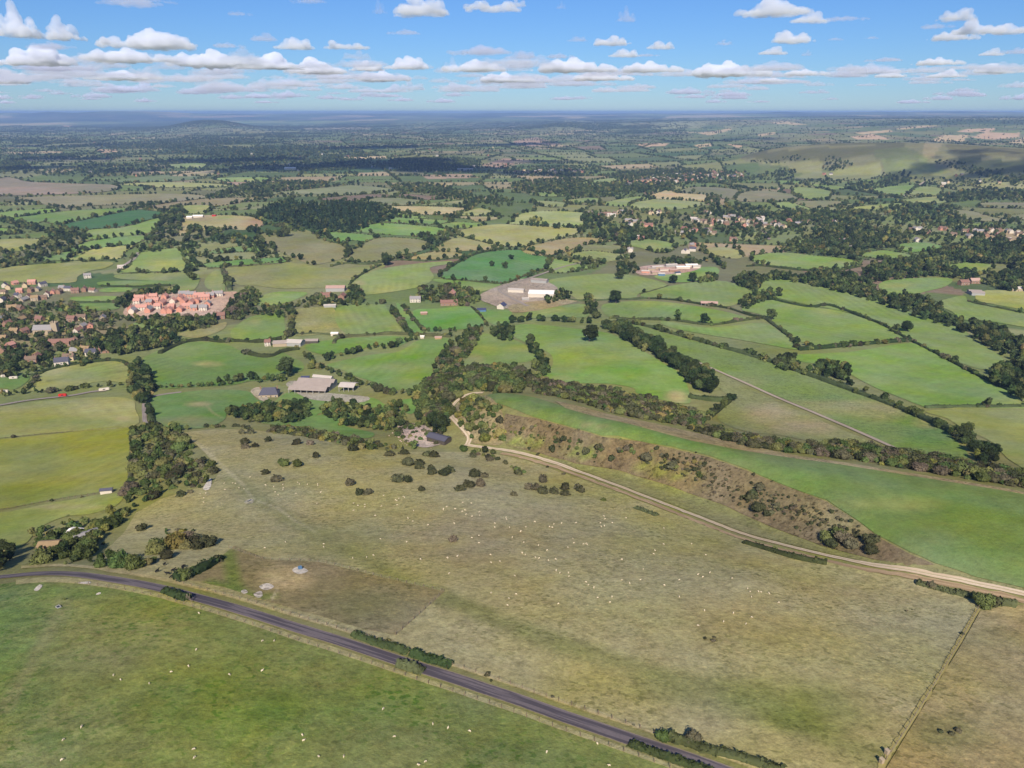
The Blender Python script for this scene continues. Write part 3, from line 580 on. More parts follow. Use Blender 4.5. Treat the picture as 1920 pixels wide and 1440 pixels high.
 ([(1408,482),(1460,474),(1530,480),(1595,487),(1612,498),(1560,508),(1500,506),(1430,498)], (128,156,88)), ([(1127,382),(1194,369),(1220,374),(1189,380),(1168,388)], (134,156,100)), ([(1181,385),(1220,374),(1319,380),(1309,388),(1246,395),(1200,395)], (142,158,108)),
 ([(1215,369),(1254,356),(1272,363),(1332,364),(1325,372),(1319,378),(1231,373)], (182,166,128)), ([(1272,361),(1306,351),(1382,356),(1382,367),(1366,374),(1335,367)], (124,130,106)), ([(1387,364),(1418,358),(1460,361),(1500,368),(1480,377),(1387,378)], (128,134,108)),
 ([(1069,346),(1140,335),(1168,334),(1137,346),(1090,350)], (132,156,100)), ([(1060,376),(1115,371),(1122,379),(1070,380)], (126,150,94)), ([(1000,377),(1056,380),(1059,388),(1020,388)], (134,150,100)), ([(991,364),(1038,360),(1064,367),(1025,369)], (130,152,98)),
 ([(1636,354),(1712,347),(1717,350),(1696,367),(1649,364)], (128,154,94)), ([(1704,365),(1722,351),(1766,354),(1756,367)], (136,154,98)), ([(1485,356),(1501,351),(1555,358),(1558,367),(1545,374),(1496,371)], (132,154,94)), ([(1571,393),(1670,382),(1709,385),(1704,390),(1675,399),(1623,393)], (134,158,98)),
 ([(1680,377),(1756,369),(1811,374),(1758,382),(1706,382)], (136,154,100)), ([(1779,398),(1816,395),(1863,408),(1902,416),(1811,414)], (124,132,100)), ([(1837,382),(1876,380),(1960,382),(1960,390),(1847,390)], (124,132,104)), ([(1868,406),(1920,402),(1960,404),(1960,414),(1889,411)], (128,136,104)),
 ([(1785,421),(1863,420),(1873,427),(1798,428)], (126,152,92)), ([(1490,453),(1524,445),(1527,453),(1509,463),(1477,458)], (128,156,90)), ([(1680,460),(1727,455),(1772,464),(1727,473),(1693,471)], (118,154,86)), ([(1610,479),(1649,470),(1680,473),(1735,484),(1680,489),(1649,486)], (124,152,86)),
 ([(1829,348),(1878,342),(1960,348),(1899,356),(1837,352)], (156,158,112)), ([(1462,339),(1506,341),(1496,346),(1462,345)], (124,152,90)), ([(1516,345),(1584,351),(1576,356),(1545,354)], (126,150,90)), ([(1454,381),(1483,380),(1524,394),(1503,395),(1459,390)], (132,156,96)), ([(1483,380),(1555,377),(1587,380),(1566,387),(1524,390)], (124,132,100)),
]
FP = {3: [('blob', (390,682,30,5), 0, (176,166,118), 0.7), ('blob', (330,660,60,14), 0, (126,146,84), 0.6)], 5: [('blob', (372,758,26,5), 0, (176,162,122), 0.9), ('blob', (350,790,60,10), 0, (140,140,96), 0.7), ('line', [(385,758),(400,775),(430,792)], 1.2, (160,160,110), 0.7)],
      4: [('line', [(90,715),(160,704),(243,695)], 1.6, (104,112,66), 0.8)], 0: [('blob', (230,785,16,5), 0, (176,160,118), 0.7)],
      2: [('blob', (120,950,80,6), 0, (168,158,116), 0.7)],
      40: [('blob', (1380,715,60,10), 0, (140,148,96), 0.5), ('blob', (1560,760,90,22), 0, (158,156,108), 0.7), ('blob', (1650,770,60,22), 0, (160,154,108), 0.8), ('blob', (1740,815,50,22), 0, (92,136,68), 0.7), ('blob', (1550,745,70,8), 0, (96,140,70), 0.6), ('blob', (1740,792,30,12), 0, (170,160,116), 0.7)],
      41: [('blob', (1440,775,50,20), 0, (164,152,118), 0.85), ('blob', (1530,800,40,14), 0, (162,150,114), 0.8), ('blob', (1480,800,40,14), 0, (160,148,116), 0.8)],
      34: [('blob', (1100,655,60,14), 0, (134,154,84), 0.6), ('blob', (1170,690,60,16), 0, (102,144,68), 0.6), ('blob', (1270,745,24,14), 0, (174,160,116), 0.9), ('blob', (1060,690,40,10), 0, (136,150,86), 0.6), ('blob', (1050,710,30,6), 0, (150,152,94), 0.7)],
      21: [('blob', (580,610,26,12), 0, (156,152,98), 0.8), ('blob', (560,588,16,6), 0, (120,116,86), 0.7), ('line', [(628,580),(640,605),(650,626)], 1.5, (170,162,112), 0.8)], 26: [('blob', (760,690,50,10), 0, (134,154,84), 0.7), ('blob', (650,690,20,8), 0, (132,150,82), 0.6)],
      27: [('blob', (890,672,20,10), 0, (150,148,96), 0.8)], 28: [('blob', (672,530,14,6), 0, (166,154,118), 0.8), ('blob', (740,548,40,4), 0, (150,156,104), 0.8)],
      10: [('blob', (470,515,40,10), 0, (146,140,96), 0.7), ('blob', (640,530,40,8), 0, (118,144,82), 0.7)], 31: [('blob', (640,760,40,8), 0, (146,146,98), 0.6), ('blob', (650,752,26,5), 0, (176,164,136), 0.7)],
      71: [('blob', (480,418,26,10), 0, (152,126,106), 0.9), ('blob', (420,408,20,4), 0, (130,150,92), 0.8), ('blob', (370,410,30,5), 0, (140,116,100), 0.6)]}
rp = random.Random(17)
def wear(pix, c):
    """uneven growth: a few paler, drier or lusher drifts in each field"""
    xs, ys = [p[0] for p in pix], [p[1] for p in pix]; w, h = max(xs)-min(xs), max(ys)-min(ys); out = []
    for k in range(rp.randint(3, 6)):
        t = rp.choice(((1.14,1.06,1.1),(0.88,0.94,0.86),(1.2,1.06,1.12),(0.93,1.0,0.88)))
        out.append(('blob', (rp.uniform(min(xs), max(xs)), rp.uniform(min(ys), max(ys)), w*rp.uniform(.12,.35), max(2.5, h*rp.uniform(.10,.28))), 0, tuple(min(235, v*q) for v, q in zip(c, t)), rp.uniform(.45,.8)))
    return out
for i, (pix, c) in enumerate(FL):
    sheet('field', pix, c, MR if i in (40, 41, 21) else MF, patches=wear(pix, c) + list(FP.get(i, ())), thin=1 if pix[0][1] > 500 else 2)
sheet('yard', [(897,556),(950,531),(975,524),(1010,524),(1045,540),(1037,560),(1000,573),(950,579),(925,573)], (166,154,142), MS, lift=0.1)
sheet('yard', [(960,572),(1040,562),(1085,563),(1060,572),(1000,584),(960,586)], (160,146,110), MS, lift=0.1)
sheet('yard', [(1192,505),(1220,498),(1300,496),(1315,500),(1295,510),(1240,516),(1200,516)], (184,156,146), MS, lift=0.12)
sheet('yard', [(232,590),(246,570),(290,552),(420,548),(445,550),(425,575),(400,590),(330,596),(270,598)], (190,164,150), MS, lift=0.12)
sheet('yard', [(470,735),(486,727),(500,745),(512,756),(490,752)], (186,174,152), MS, lift=0.14)
sheet('yard', [(536,722),(560,715),(600,735),(690,745),(672,756),(600,752),(570,745)], (168,164,150), MS, lift=0.12)
sheet('yard', [(742,808),(760,795),(790,797),(815,810),(835,828),(800,840),(770,832)], (188,172,164), MS, lift=0.12)
for w_ in [[(486,1101),(502,1095),(514,1102),(498,1108)], [(548,1070),(562,1064),(578,1072),(560,1078)], [(452,1110),(460,1107),(465,1112),(457,1115)], [(476,1115),(490,1110),(492,1120),(482,1122)], [(64,1108),(74,1098),(80,1100),(72,1109)], [(148,1094),(168,1092),(168,1096),(150,1096)], [(180,1116),(186,1112),(190,1114),(184,1117)], [(381,918),(388,905),(396,898),(396,912),(390,920)]]:
    sheet('chalk_patch', w_, (206,200,188), MS, lift=0.14)

# ------------------------------------------------------------------ roads and tracks
def ribbon(name, pix, width, m_, lift=0.16, offs=0.0, smooth_k=6, fray=0.0, kind='structure'):
    pc = curve(pix, smooth_k); g_ = ground(pc[:,0], pc[:,1])[:,:2]
    g_ = densify(g_, 2.0, closed=False)
    for _ in range(12): g_[1:-1] = (g_[:-2] + 2*g_[1:-1] + g_[2:]) / 4
    t = np.gradient(g_, axis=0); t /= np.linalg.norm(t, axis=1)[:,None] + 1e-9; nn = np.stack([t[:,1], -t[:,0]], 1)
    rows = []; cols = np.array([-0.5, -0.25, 0, 0.25, 0.5]) * width
    for c in cols:
        p = g_ + nn * (c + offs)
        if fray and abs(c) > width*0.4: p = p + nn * (RNG.normal(0, fray, len(g_)))[:,None] * np.sign(c)
        d = np.hypot(p[:,0], p[:,1]); rows.append(np.c_[p, zat(p[:,0], p[:,1]) + lift + 0.0005*d])
    v = np.stack(rows, 1).reshape(-1, 3); k = len(cols); nr = len(g_)
    i_, j_ = np.meshgrid(np.arange(nr-1), np.arange(k-1), indexing='ij')
    f = np.stack([i_*k+j_, i_*k+j_+1, (i_+1)*k+j_+1, (i_+1)*k+j_], -1).reshape(-1, 4)
    me = mesh_np(name, v, f); smooth(me)
    if me.polygons[0].normal.z < 0: me.flip_normals()
    s_ = np.r_[0, np.cumsum(np.linalg.norm(np.diff(g_, axis=0), axis=1))]
    uv = np.stack([np.repeat(s_, k), np.tile(cols/width + 0.5, nr), np.zeros(nr*k)], 1).astype(np.float32)
    a = me.attributes.new('trk', 'FLOAT_VECTOR', 'POINT'); a.data.foreach_set('vector', uv.ravel())
    return tag(add(name, me, m_), kind=kind)
def road_mat(name, base, dark, edge, chalk=False):
    m, nt, b = mat(name); at = nt.nodes.new('ShaderNodeAttribute'); at.attribute_name = 'trk'
    sp = nt.nodes.new('ShaderNodeSeparateXYZ'); nt.links.new(at.outputs['Vector'], sp.inputs[0])
    pos = coords(nt); v = sp.outputs[1]; u = sp.outputs[0]
    c = mixc(nt, mrange(nt, noise(nt, pos, 1.2, 5, 0.7), 0.3, 0.7, 0, 1), alb(base), alb(base) * 0.78)
    # resurfaced lengths: dark patches that run along the road
    cm = nt.nodes.new('ShaderNodeCombineXYZ'); nt.links.new(math_(nt, 'MULTIPLY', u, 0.018), cm.inputs[0]); nt.links.new(math_(nt, 'MULTIPLY', v, 1.7), cm.inputs[1])
    c = mixc(nt, mrange(nt, noise(nt, cm.outputs[0], 1.6, 3, 0.6), 0.47, 0.53, 0, 0.9), c, alb(dark))
    e = math_(nt, 'ABSOLUTE', math_(nt, 'SUBTRACT', v, 0.5), 0.0)
    if chalk:   # grass down the middle between two wheel tracks
        g = mrange(nt, math_(nt, 'ADD', e, math_(nt, 'MULTIPLY', noise(nt, pos, 0.7, 3), 0.12)), 0.10, 0.19, 0.75, 0)
        c = mixc(nt, g, c, alb(edge))
    en = math_(nt, 'ADD', e, math_(nt, 'MULTIPLY', noise(nt, pos, 0.9, 4), 0.10))
    c = mixc(nt, mrange(nt, en, 0.47, 0.53, 0, 0.85), c, alb(edge))
    nt.links.new(c, b.inputs['Base Color']); return m
M_ROAD = road_mat('worn_asphalt', (124,118,124), (82,79,88), (160,150,128))
M_CHALK = road_mat('chalk_track', (216,204,184), (196,180,156), (158,148,112), True)
M_DIRT = road_mat('dirt_track', (186,166,136), (150,132,104), (150,142,104))
M_CONC = road_mat('concrete_track', (188,178,164), (164,152,138), (140,138,100))
M_LANE = road_mat('lane_asphalt', (168,160,154), (140,134,132), (140,140,108))
ribbon('road', [(-200,1100),(-60,1088),(30,1080),(60,1077),(100,1076),(150,1078.5),(200,1085.5),(250,1093.5),(300,1103.5),(350,1116.5),(400,1130),(450,1144.5),(500,1160),(560,1179.5),(620,1197.5),(680,1217),(740,1237.5),(800,1257),(860,1275.5),(920,1296),(980,1316),(1040,1338.5),(1100,1359),(1160,1379.5),(1220,1400),(1290,1424.5),(1350,1446),(1450,1484),(1550,1530)], 4.3, M_ROAD)
TRK = [(872,834),(890,838),(940,843),(1000,855.5),(1050,872),(1100,890),(1160,912),(1220,935.5),(1300,966),(1400,1004),(1500,1030.5),(1600,1053),(1700,1070),(1800,1089),(1920,1114),(2150,1170)]
ribbon('chalk_track', TRK, 2.5, M_CHALK, lift=0.2, fray=0.12)
ribbon('dirt_bank', [(x, y + 7 + (x-900)*0.005) for x, y in TRK[2:]], 2.6, M_DIRT, lift=0.12, fray=0.3)
ribbon('chalk_track', [(906,737),(882,738),(860,749),(846,764),(845,780),(858,795),(872,808),(882,822),(876,834)], 3.0, M_CHALK, lift=0.2, fray=0.1)
ribbon('farm_track', [(1310,680),(1325,687),(1400,720),(1460,747),(1530,776),(1600,806),(1692,847)], 3.2, M_CONC, lift=0.22)
ribbon('farm_drive', [(286,745),(300,741),(340,736)], 4.5, M_LANE, lift=0.25)
ribbon('lane', [(274,712),(272,730),(270,760),(271,780),(274,795),(300,812)], 3.0, M_LANE, lift=0.2)
ribbon('lane', [(-40,766),(0,761),(40,753),(90,747),(140,742),(170,735),(200,733)], 5.0, M_LANE, lift=0.25)
ribbon('lane', [(220,507),(235,497),(250,487),(260,474)], 7.0, M_LANE, lift=0.5)
ribbon('lane', [(1428,432),(1438,440),(1442,450)], 7.0, M_LANE, lift=0.6)
ribbon('lane', [(1694,369),(1715,353),(1735,341)], 8.0, M_CONC, lift=1.2)
ribbon('lane', [(990,575),(960,560),(935,545),(955,535),(1000,520),(1060,500),(1120,488)], 5.0, M_LANE, lift=0.4)
# ------------------------------------------------------------------ plants: prototypes (10 m tall, scaled on placing)
def rand_unit(n_, rng): v = rng.normal(size=(n_,3)); return v / np.linalg.norm(v, axis=1)[:,None]
def leaf_quads(cen, nrm, size, rng):
    n_ = len(cen); a = np.cross(nrm, rand_unit(n_, rng)); a /= np.linalg.norm(a, axis=1)[:,None] + 1e-9; b = np.cross(nrm, a)
    s = (size * rng.uniform(0.6, 1.4, n_))[:,None]; a = a * s; b = b * s * rng.uniform(0.55, 1.0, (n_,1))
    bend = nrm * s * rng.uniform(-0.35, 0.35, (n_,1))
    v = np.stack([cen-a, cen-b+bend, cen+a, cen+b+bend], 1).reshape(-1,3); f = np.arange(4*n_).reshape(-1,4)
    return v, f
def ico(sub=1):
    bm = bmesh.new(); bmesh.ops.create_icosphere(bm, subdivisions=sub, radius=1.0)
    v = np.array([x.co[:] for x in bm.verts]); f = np.array([[w.index for w in p.verts] for p in bm.faces]); bm.free(); return v, f
ICO1, ICO2 = ico(1), ico(2)
def tri2quad(f): return np.c_[f, f[:,2]]
def crown(seed, rx, z0, z1, nl, nleaf, ls, shape='round', core=0.78):
    rng = np.random.default_rng(seed); zc, rz = (z0+z1)/2, (z1-z0)/2
    lumps = []
    for i in range(nl):
        u = rand_unit(1, rng)[0]; t = rng.uniform(0.35, 0.75) if i else 0
        if shape == 'cone':
            h = rng.uniform(0.02, 0.95); r0 = rx * (1 - h) * 0.75 + 0.15; ang = rng.uniform(0, 6.283); rr_ = rng.uniform(0.2, 0.7) * r0
            c = np.array([math.cos(ang)*rr_, math.sin(ang)*rr_, z0 + h*(z1-z0)]); r = 0.55*r0 + 0.35
        elif shape == 'flat':
            c = np.array([u[0]*rx*rng.uniform(0.2,0.75), u[1]*rx*rng.uniform(0.2,0.75), z0 + (z1-z0)*rng.uniform(0.15, 0.55)]); r = (z1-z0)*rng.uniform(0.28, 0.5)
        else:
            c = np.array([u[0]*rx*t, u[1]*rx*t, zc + u[2]*rz*t*0.95 - 0.1*rz]); r = rng.uniform(0.34, 0.55) * min(rx, rz) * (1.25 if i == 0 else 1)
        lumps.append((c, r))
    vs, fs, off = [], [], 0
    for c, r in lumps:
        v, f = ICO1; v = v * r * core * (1 + rng.uniform(-0.15, 0.15, (len(v),1))) + c; v[:,2] = np.maximum(v[:,2], z0*0.6)
        vs.append(v); fs.append(tri2quad(f) + off); off += len(v)
    tot = sum(r*r for _, r in lumps)
    for c, r in lumps:
        k = max(6, int(nleaf * r*r / tot)); u = rand_unit(k, rng); u[:,2] = np.abs(u[:,2]) * np.where(rng.random(k) < 0.82, 1, -1)
        cen = c + u * r * rng.uniform(0.78, 1.12, (k,1)); cen[:,2] = np.maximum(cen[:,2], z0*0.5 + 0.05)
        nn = u + rng.normal(0, 0.55, (k,3)); nn /= np.linalg.norm(nn, axis=1)[:,None]
        v, f = leaf_quads(cen, nn, np.full(k, ls), rng); vs.append(v); fs.append(f + off); off += len(v)
    V = np.concatenate(vs); Fq = np.concatenate(fs)
    # degenerate fourth corners of the core triangles are dropped by building polygons in two sets
    tri = Fq[Fq[:,2] == Fq[:,3]][:,:3]; qd = Fq[Fq[:,2] != Fq[:,3]]
    me = bpy.data.meshes.new('crown'); nt_, nq = len(tri), len(qd)
    me.vertices.add(len(V)); me.vertices.foreach_set('co', V.astype(np.float32).ravel())
    me.loops.add(3*nt_ + 4*nq); me.loops.foreach_set('vertex_index', np.r_[tri.ravel(), qd.ravel()].astype(np.int32))
    me.polygons.add(nt_+nq); me.polygons.foreach_set('loop_start', np.r_[np.arange(nt_)*3, 3*nt_ + np.arange(nq)*4].astype(np.int32)); me.update(calc_edges=True)
    return me
def tube(bm, a, b, ra, rb, n_=7):
    a, b = Vector(a), Vector(b); d = (b-a).normalized(); q = d.to_track_quat('Z','Y')
    r0 = [bm.verts.new(a + q @ Vector((math.cos(t)*ra, math.sin(t)*ra, 0))) for t in [i*2*math.pi/n_ for i in range(n_)]]
    r1 = [bm.verts.new(b + q @ Vector((math.cos(t)*rb, math.sin(t)*rb, 0))) for t in [i*2*math.pi/n_ for i in range(n_)]]
    for i in range(n_): bm.faces.new((r0[i], r0[(i+1)%n_], r1[(i+1)%n_], r1[i]))
    bm.faces.new(r1)
def trunk(seed, h, r, limbs=5, top=6.5):
    rg = random.Random(seed); bm = bmesh.new(); p = (0,0,-0.6); rr_ = r*1.35
    for k in range(4):
        q = (rg.uniform(-.15,.15)*k, rg.uniform(-.15,.15)*k, h*(k+1)/4); tube(bm, p, q, rr_, rr_*0.82); p = q; rr_ *= 0.82
    for k in range(limbs):
        a = k*2*math.pi/limbs + rg.uniform(-.4,.4); l = rg.uniform(1.6, 2.8)
        tube(bm, (0,0,h*rg.uniform(.7,1)), (math.cos(a)*l, math.sin(a)*l, min(top, h + rg.uniform(1.5,3.5))), r*0.5, r*0.15, 5)
    me = bpy.data.meshes.new('trunk'); bm.to_mesh(me); bm.free(); return me
PRO = {}   # kind -> list of (crown mesh, trunk mesh)
def setm(me, m_): me.materials.clear(); me.materials.append(m_); return me
TRK_M = [setm(trunk(i, 3.0, 0.38), M_BARK) for i in range(3)]
STEM_M = [setm(trunk(9+i, 1.6, 0.30, 4, 4.0), M_BARK) for i in range(2)]
CON_T = [setm(trunk(20, 5.0, 0.25, 0), M_BARK)]
PRO['oak'] = [(setm(crown(100+i, 4.6+0.4*(i%3), 1.3, 10, 15+i, 1300, 0.42), M_OAK), TRK_M[i%3]) for i in range(5)]
PRO['ash'] = [(setm(crown(120+i, 3.9, 1.2, 10, 14+i, 1200, 0.40), M_ASH), TRK_M[i%3]) for i in range(4)]
PRO['yel'] = [(setm(crown(140+i, 4.2, 1.0, 10, 13+i, 1100, 0.42), M_YEL), TRK_M[i%3]) for i in range(2)]
PRO['con'] = [(setm(crown(160+i, 3.0, 0.8, 10, 22, 900, 0.42, 'cone', 0.8), M_CON), CON_T[0]) for i in range(3)]
PRO['scr'] = [(setm(crown(180+i, 8.5, 0.0, 10, 12+2*i, 1100, 0.75, 'flat', 0.85), M_SCR), STEM_M[i%2]) for i in range(4)]
PRO['gsc'] = [(setm(crown(190+i, 8.0, 0.0, 10, 12+2*i, 1100, 0.75, 'flat', 0.85), M_ASH), STEM_M[i%2]) for i in range(3)]
PRO['ysc'] = [(setm(crown(195+i, 8.0, 0.0, 10, 12+2*i, 1100, 0.75, 'flat', 0.85), M_YEL), STEM_M[i%2]) for i in range(2)]
LOW = {}
for k, rx, z0, sh, m_ in (('oak',4.8,0.6,'round',M_OAK), ('ash',4.0,0.6,'round',M_ASH), ('yel',4.2,0.6,'round',M_YEL), ('con',3.0,0.4,'cone',M_CON), ('scr',8.5,0,'flat',M_SCR), ('gsc',8.0,0,'flat',M_ASH), ('ysc',8.0,0,'flat',M_YEL)):
    LOW[k] = [setm(crown(300+i, rx, z0, 10, 9, 150, 1.1 if sh != 'flat' else 1.8, sh, 0.86), m_) for i in range(2)]

# ------------------------------------------------------------------ gather every plant first, then decide which stand alone
PLANTS = []     # x, y, z, height, kind, label, group, cat/name
def plant(xy, h, kind, label, group):
    xy = np.atleast_2d(xy)
    z_ = zat(xy[:,0], xy[:,1]); h = np.broadcast_to(h, (len(xy),)); kk = [kind]*len(xy) if isinstance(kind, str) else kind
    for p, zz, hh, k in zip(xy, z_, h, kk): PLANTS.append((p[0], p[1], zz, hh, k, label, group))
def pick(rng, mix, n_):
    ks = list(mix); w = np.array([mix[k] for k in ks], float); w /= w.sum(); return [ks[i] for i in rng.choice(len(ks), n_, p=w)]
OAKS = dict(oak=7, ash=3, yel=0.25); SCRUB = dict(scr=6, gsc=3, ysc=0.6, ash=1); MIXED = dict(oak=4, ash=5, yel=0.8, gsc=2, scr=2)
def wood(pix, spacing, h0, h1, mix, label, group, seed=0, keep=1.0, rnd=True):
    pc = curve(pix, 3, True) if rnd else np.array(pix, float); g_ = ground(pc[:,0], pc[:,1])[:,:2]
    rng = np.random.default_rng(1000 + len(PLANTS) + seed); lo, hi = g_.min(0), g_.max(0)
    xs = np.arange(lo[0], hi[0], spacing); ys = np.arange(lo[1], hi[1], spacing)
    if len(xs)*len(ys) > 60000: spacing *= 2; xs = np.arange(lo[0], hi[0], spacing); ys = np.arange(lo[1], hi[1], spacing)
    X, Y = np.meshgrid(xs, ys); X = X.ravel() + rng.uniform(-.45,.45,X.size)*spacing; Y = Y.ravel() + rng.uniform(-.45,.45,Y.size)*spacing
    m_ = inpoly(X, Y, [tuple(p) for p in g_]) & (rng.random(X.size) < keep); X, Y = X[m_], Y[m_]
    h = rng.uniform(h0*0.8, h1, len(X)) * np.where(rng.random(len(X)) < 0.15, 1.22, 1)
    plant(np.c_[X, Y], h, pick(rng, mix, len(X)), label, group)
def row(pix, spacing, h0, h1, mix, label, group, width=1.5, keep=1.0):
    pc = curve(pix, 5); g_ = ground(pc[:,0], pc[:,1])[:,:2]; rng = np.random.default_rng(2000 + len(PLANTS))
    s_ = np.r_[0, np.cumsum(np.linalg.norm(np.diff(g_, axis=0), axis=1))]
    t = np.arange(spacing*0.4, s_[-1], spacing) + 0.0; t = t + rng.uniform(-.35,.35,len(t))*spacing; t = t[rng.random(len(t)) < keep]
    X = np.interp(t, s_, g_[:,0]) + rng.normal(0, width*0.5, len(t)); Y = np.interp(t, s_, g_[:,1]) + rng.normal(0, width*0.5, len(t))
    plant(np.c_[X, Y], rng.uniform(h0, h1, len(t)), pick(rng, mix, len(t)), label, group)
def singles(lst):
    for px, py, hpx, kind, label in lst:
        g_ = ground(px, py)[0]; dist = np.linalg.norm(g_ - [0,0,CAMZ]); plant(g_[:2], hpx * dist / F, kind, label, None)

T_ = 'trees of the hedges and copses'
# hedges: one leafy mesh per traced hedge
def hedge(pix, w, h, label, m_=None, name='hedge', group='field hedges', gap=0.0):
    pc = curve(pix, 6); g_ = ground(pc[:,0], pc[:,1])[:,:2]; g_ = densify(g_, 2.2, closed=False)
    if len(g_) > 8:
        for _ in range(3): g_[1:-1] = (g_[:-2] + 2*g_[1:-1] + g_[2:]) / 4
    rng = np.random.default_rng(int(abs(pix[0][0]*31 + pix[0][1]*17 + pix[-1][0])))
    t = np.gradient(g_, axis=0); t /= np.linalg.norm(t, axis=1)[:,None] + 1e-9; nn = np.stack([t[:,1], -t[:,0]], 1)
    nr = len(g_); jw = w * (0.8 + 0.5*fbm(np.arange(nr)*0.21, np.zeros(nr)+pix[0][0], 5, 3)); jh = h * (0.38 + 1.15*fbm(np.arange(nr)*0.17, np.zeros(nr)+pix[0][1], 6, 3))
    prof = [(-0.5,0),(-0.52,0.6),(-0.3,0.98),(0.3,0.98),(0.52,0.6),(0.5,0)]
    zg = zat(g_[:,0], g_[:,1]); rows = []
    for a, b in prof:
        p = g_ + nn * (a*jw*0.85)[:,None]; rows.append(np.c_[p, zg + b*jh*0.88 - (0.4 if b == 0 else 0)])
    k = len(prof); v = np.stack(rows, 1).reshape(-1,3)
    i_, j_ = np.meshgrid(np.arange(nr-1), np.arange(k-1), indexing='ij'); f = np.stack([i_*k+j_, (i_+1)*k+j_, (i_+1)*k+j_+1, i_*k+j_+1], -1).reshape(-1,4)
    f = np.concatenate([f, [[0,1,2,3],[0,3,4,5]], [[len(v)-k+5-x for x in q] for q in ((0,1,2,3),(0,3,4,5))]])
    nl = int(nr * 2.2 * 4.2 * max(1, h/3)); nl = min(nl, 9000); ti = rng.uniform(0, nr-1.001, nl); i0 = ti.astype(int); fr = (ti - i0)[:,None]
    c2 = g_[i0]*(1-fr) + g_[i0+1]*fr; ang = rng.uniform(-0.1, math.pi+0.1, nl); ca_, sa_ = np.cos(ang), np.maximum(np.sin(ang), 0.02)
    rr_ = rng.uniform(0.85, 1.12, nl); lat = ca_ * jw[i0] * 0.5 * rr_; up = (sa_**0.7) * jh[i0] * rr_
    cen = np.c_[c2 + nn[i0]*lat[:,None], zat(c2[:,0], c2[:,1]) + np.maximum(up, 0.15)]
    no = np.c_[nn[i0]*ca_[:,None], sa_]; no = no + rng.normal(0, .5, no.shape); no /= np.linalg.norm(no, axis=1)[:,None]
    lv, lf = leaf_quads(cen, no, np.full(nl, 0.5), rng)
    org = np.array([g_[nr//2][0], g_[nr//2][1], zg[nr//2]])
    V = np.concatenate([v, lv]) - org; me = mesh_np('hedge', V, np.concatenate([f, lf + len(v)]))
    o = add(name, me, m_ or M_HED, loc=org); tag(o, label, 'hedge', group)
    if h > 2.3 and nr > 12:
        pr = rng.random(nr) < 0.16; off = rng.normal(0, 0.8, (nr,2))
        plant((g_ + off)[pr], rng.uniform(0.9*h, 1.5*h, int(pr.sum())), pick(rng, dict(scr=3, gsc=3, oak=1), int(pr.sum())), 'bush in the ' + ' '.join(label.split()[:12]), 'bushes of the hedges')
        pr = rng.random(nr) < 0.035
        if pr.any(): plant((g_ + off)[pr], rng.uniform(4.5, 8, int(pr.sum())), pick(rng, OAKS, int(pr.sum())), 'tree in the ' + ' '.join(label.split()[:12]), T_)
    return o

T_ = 'trees of the hedges and copses'; B_ = 'bushes of the down and its edges'
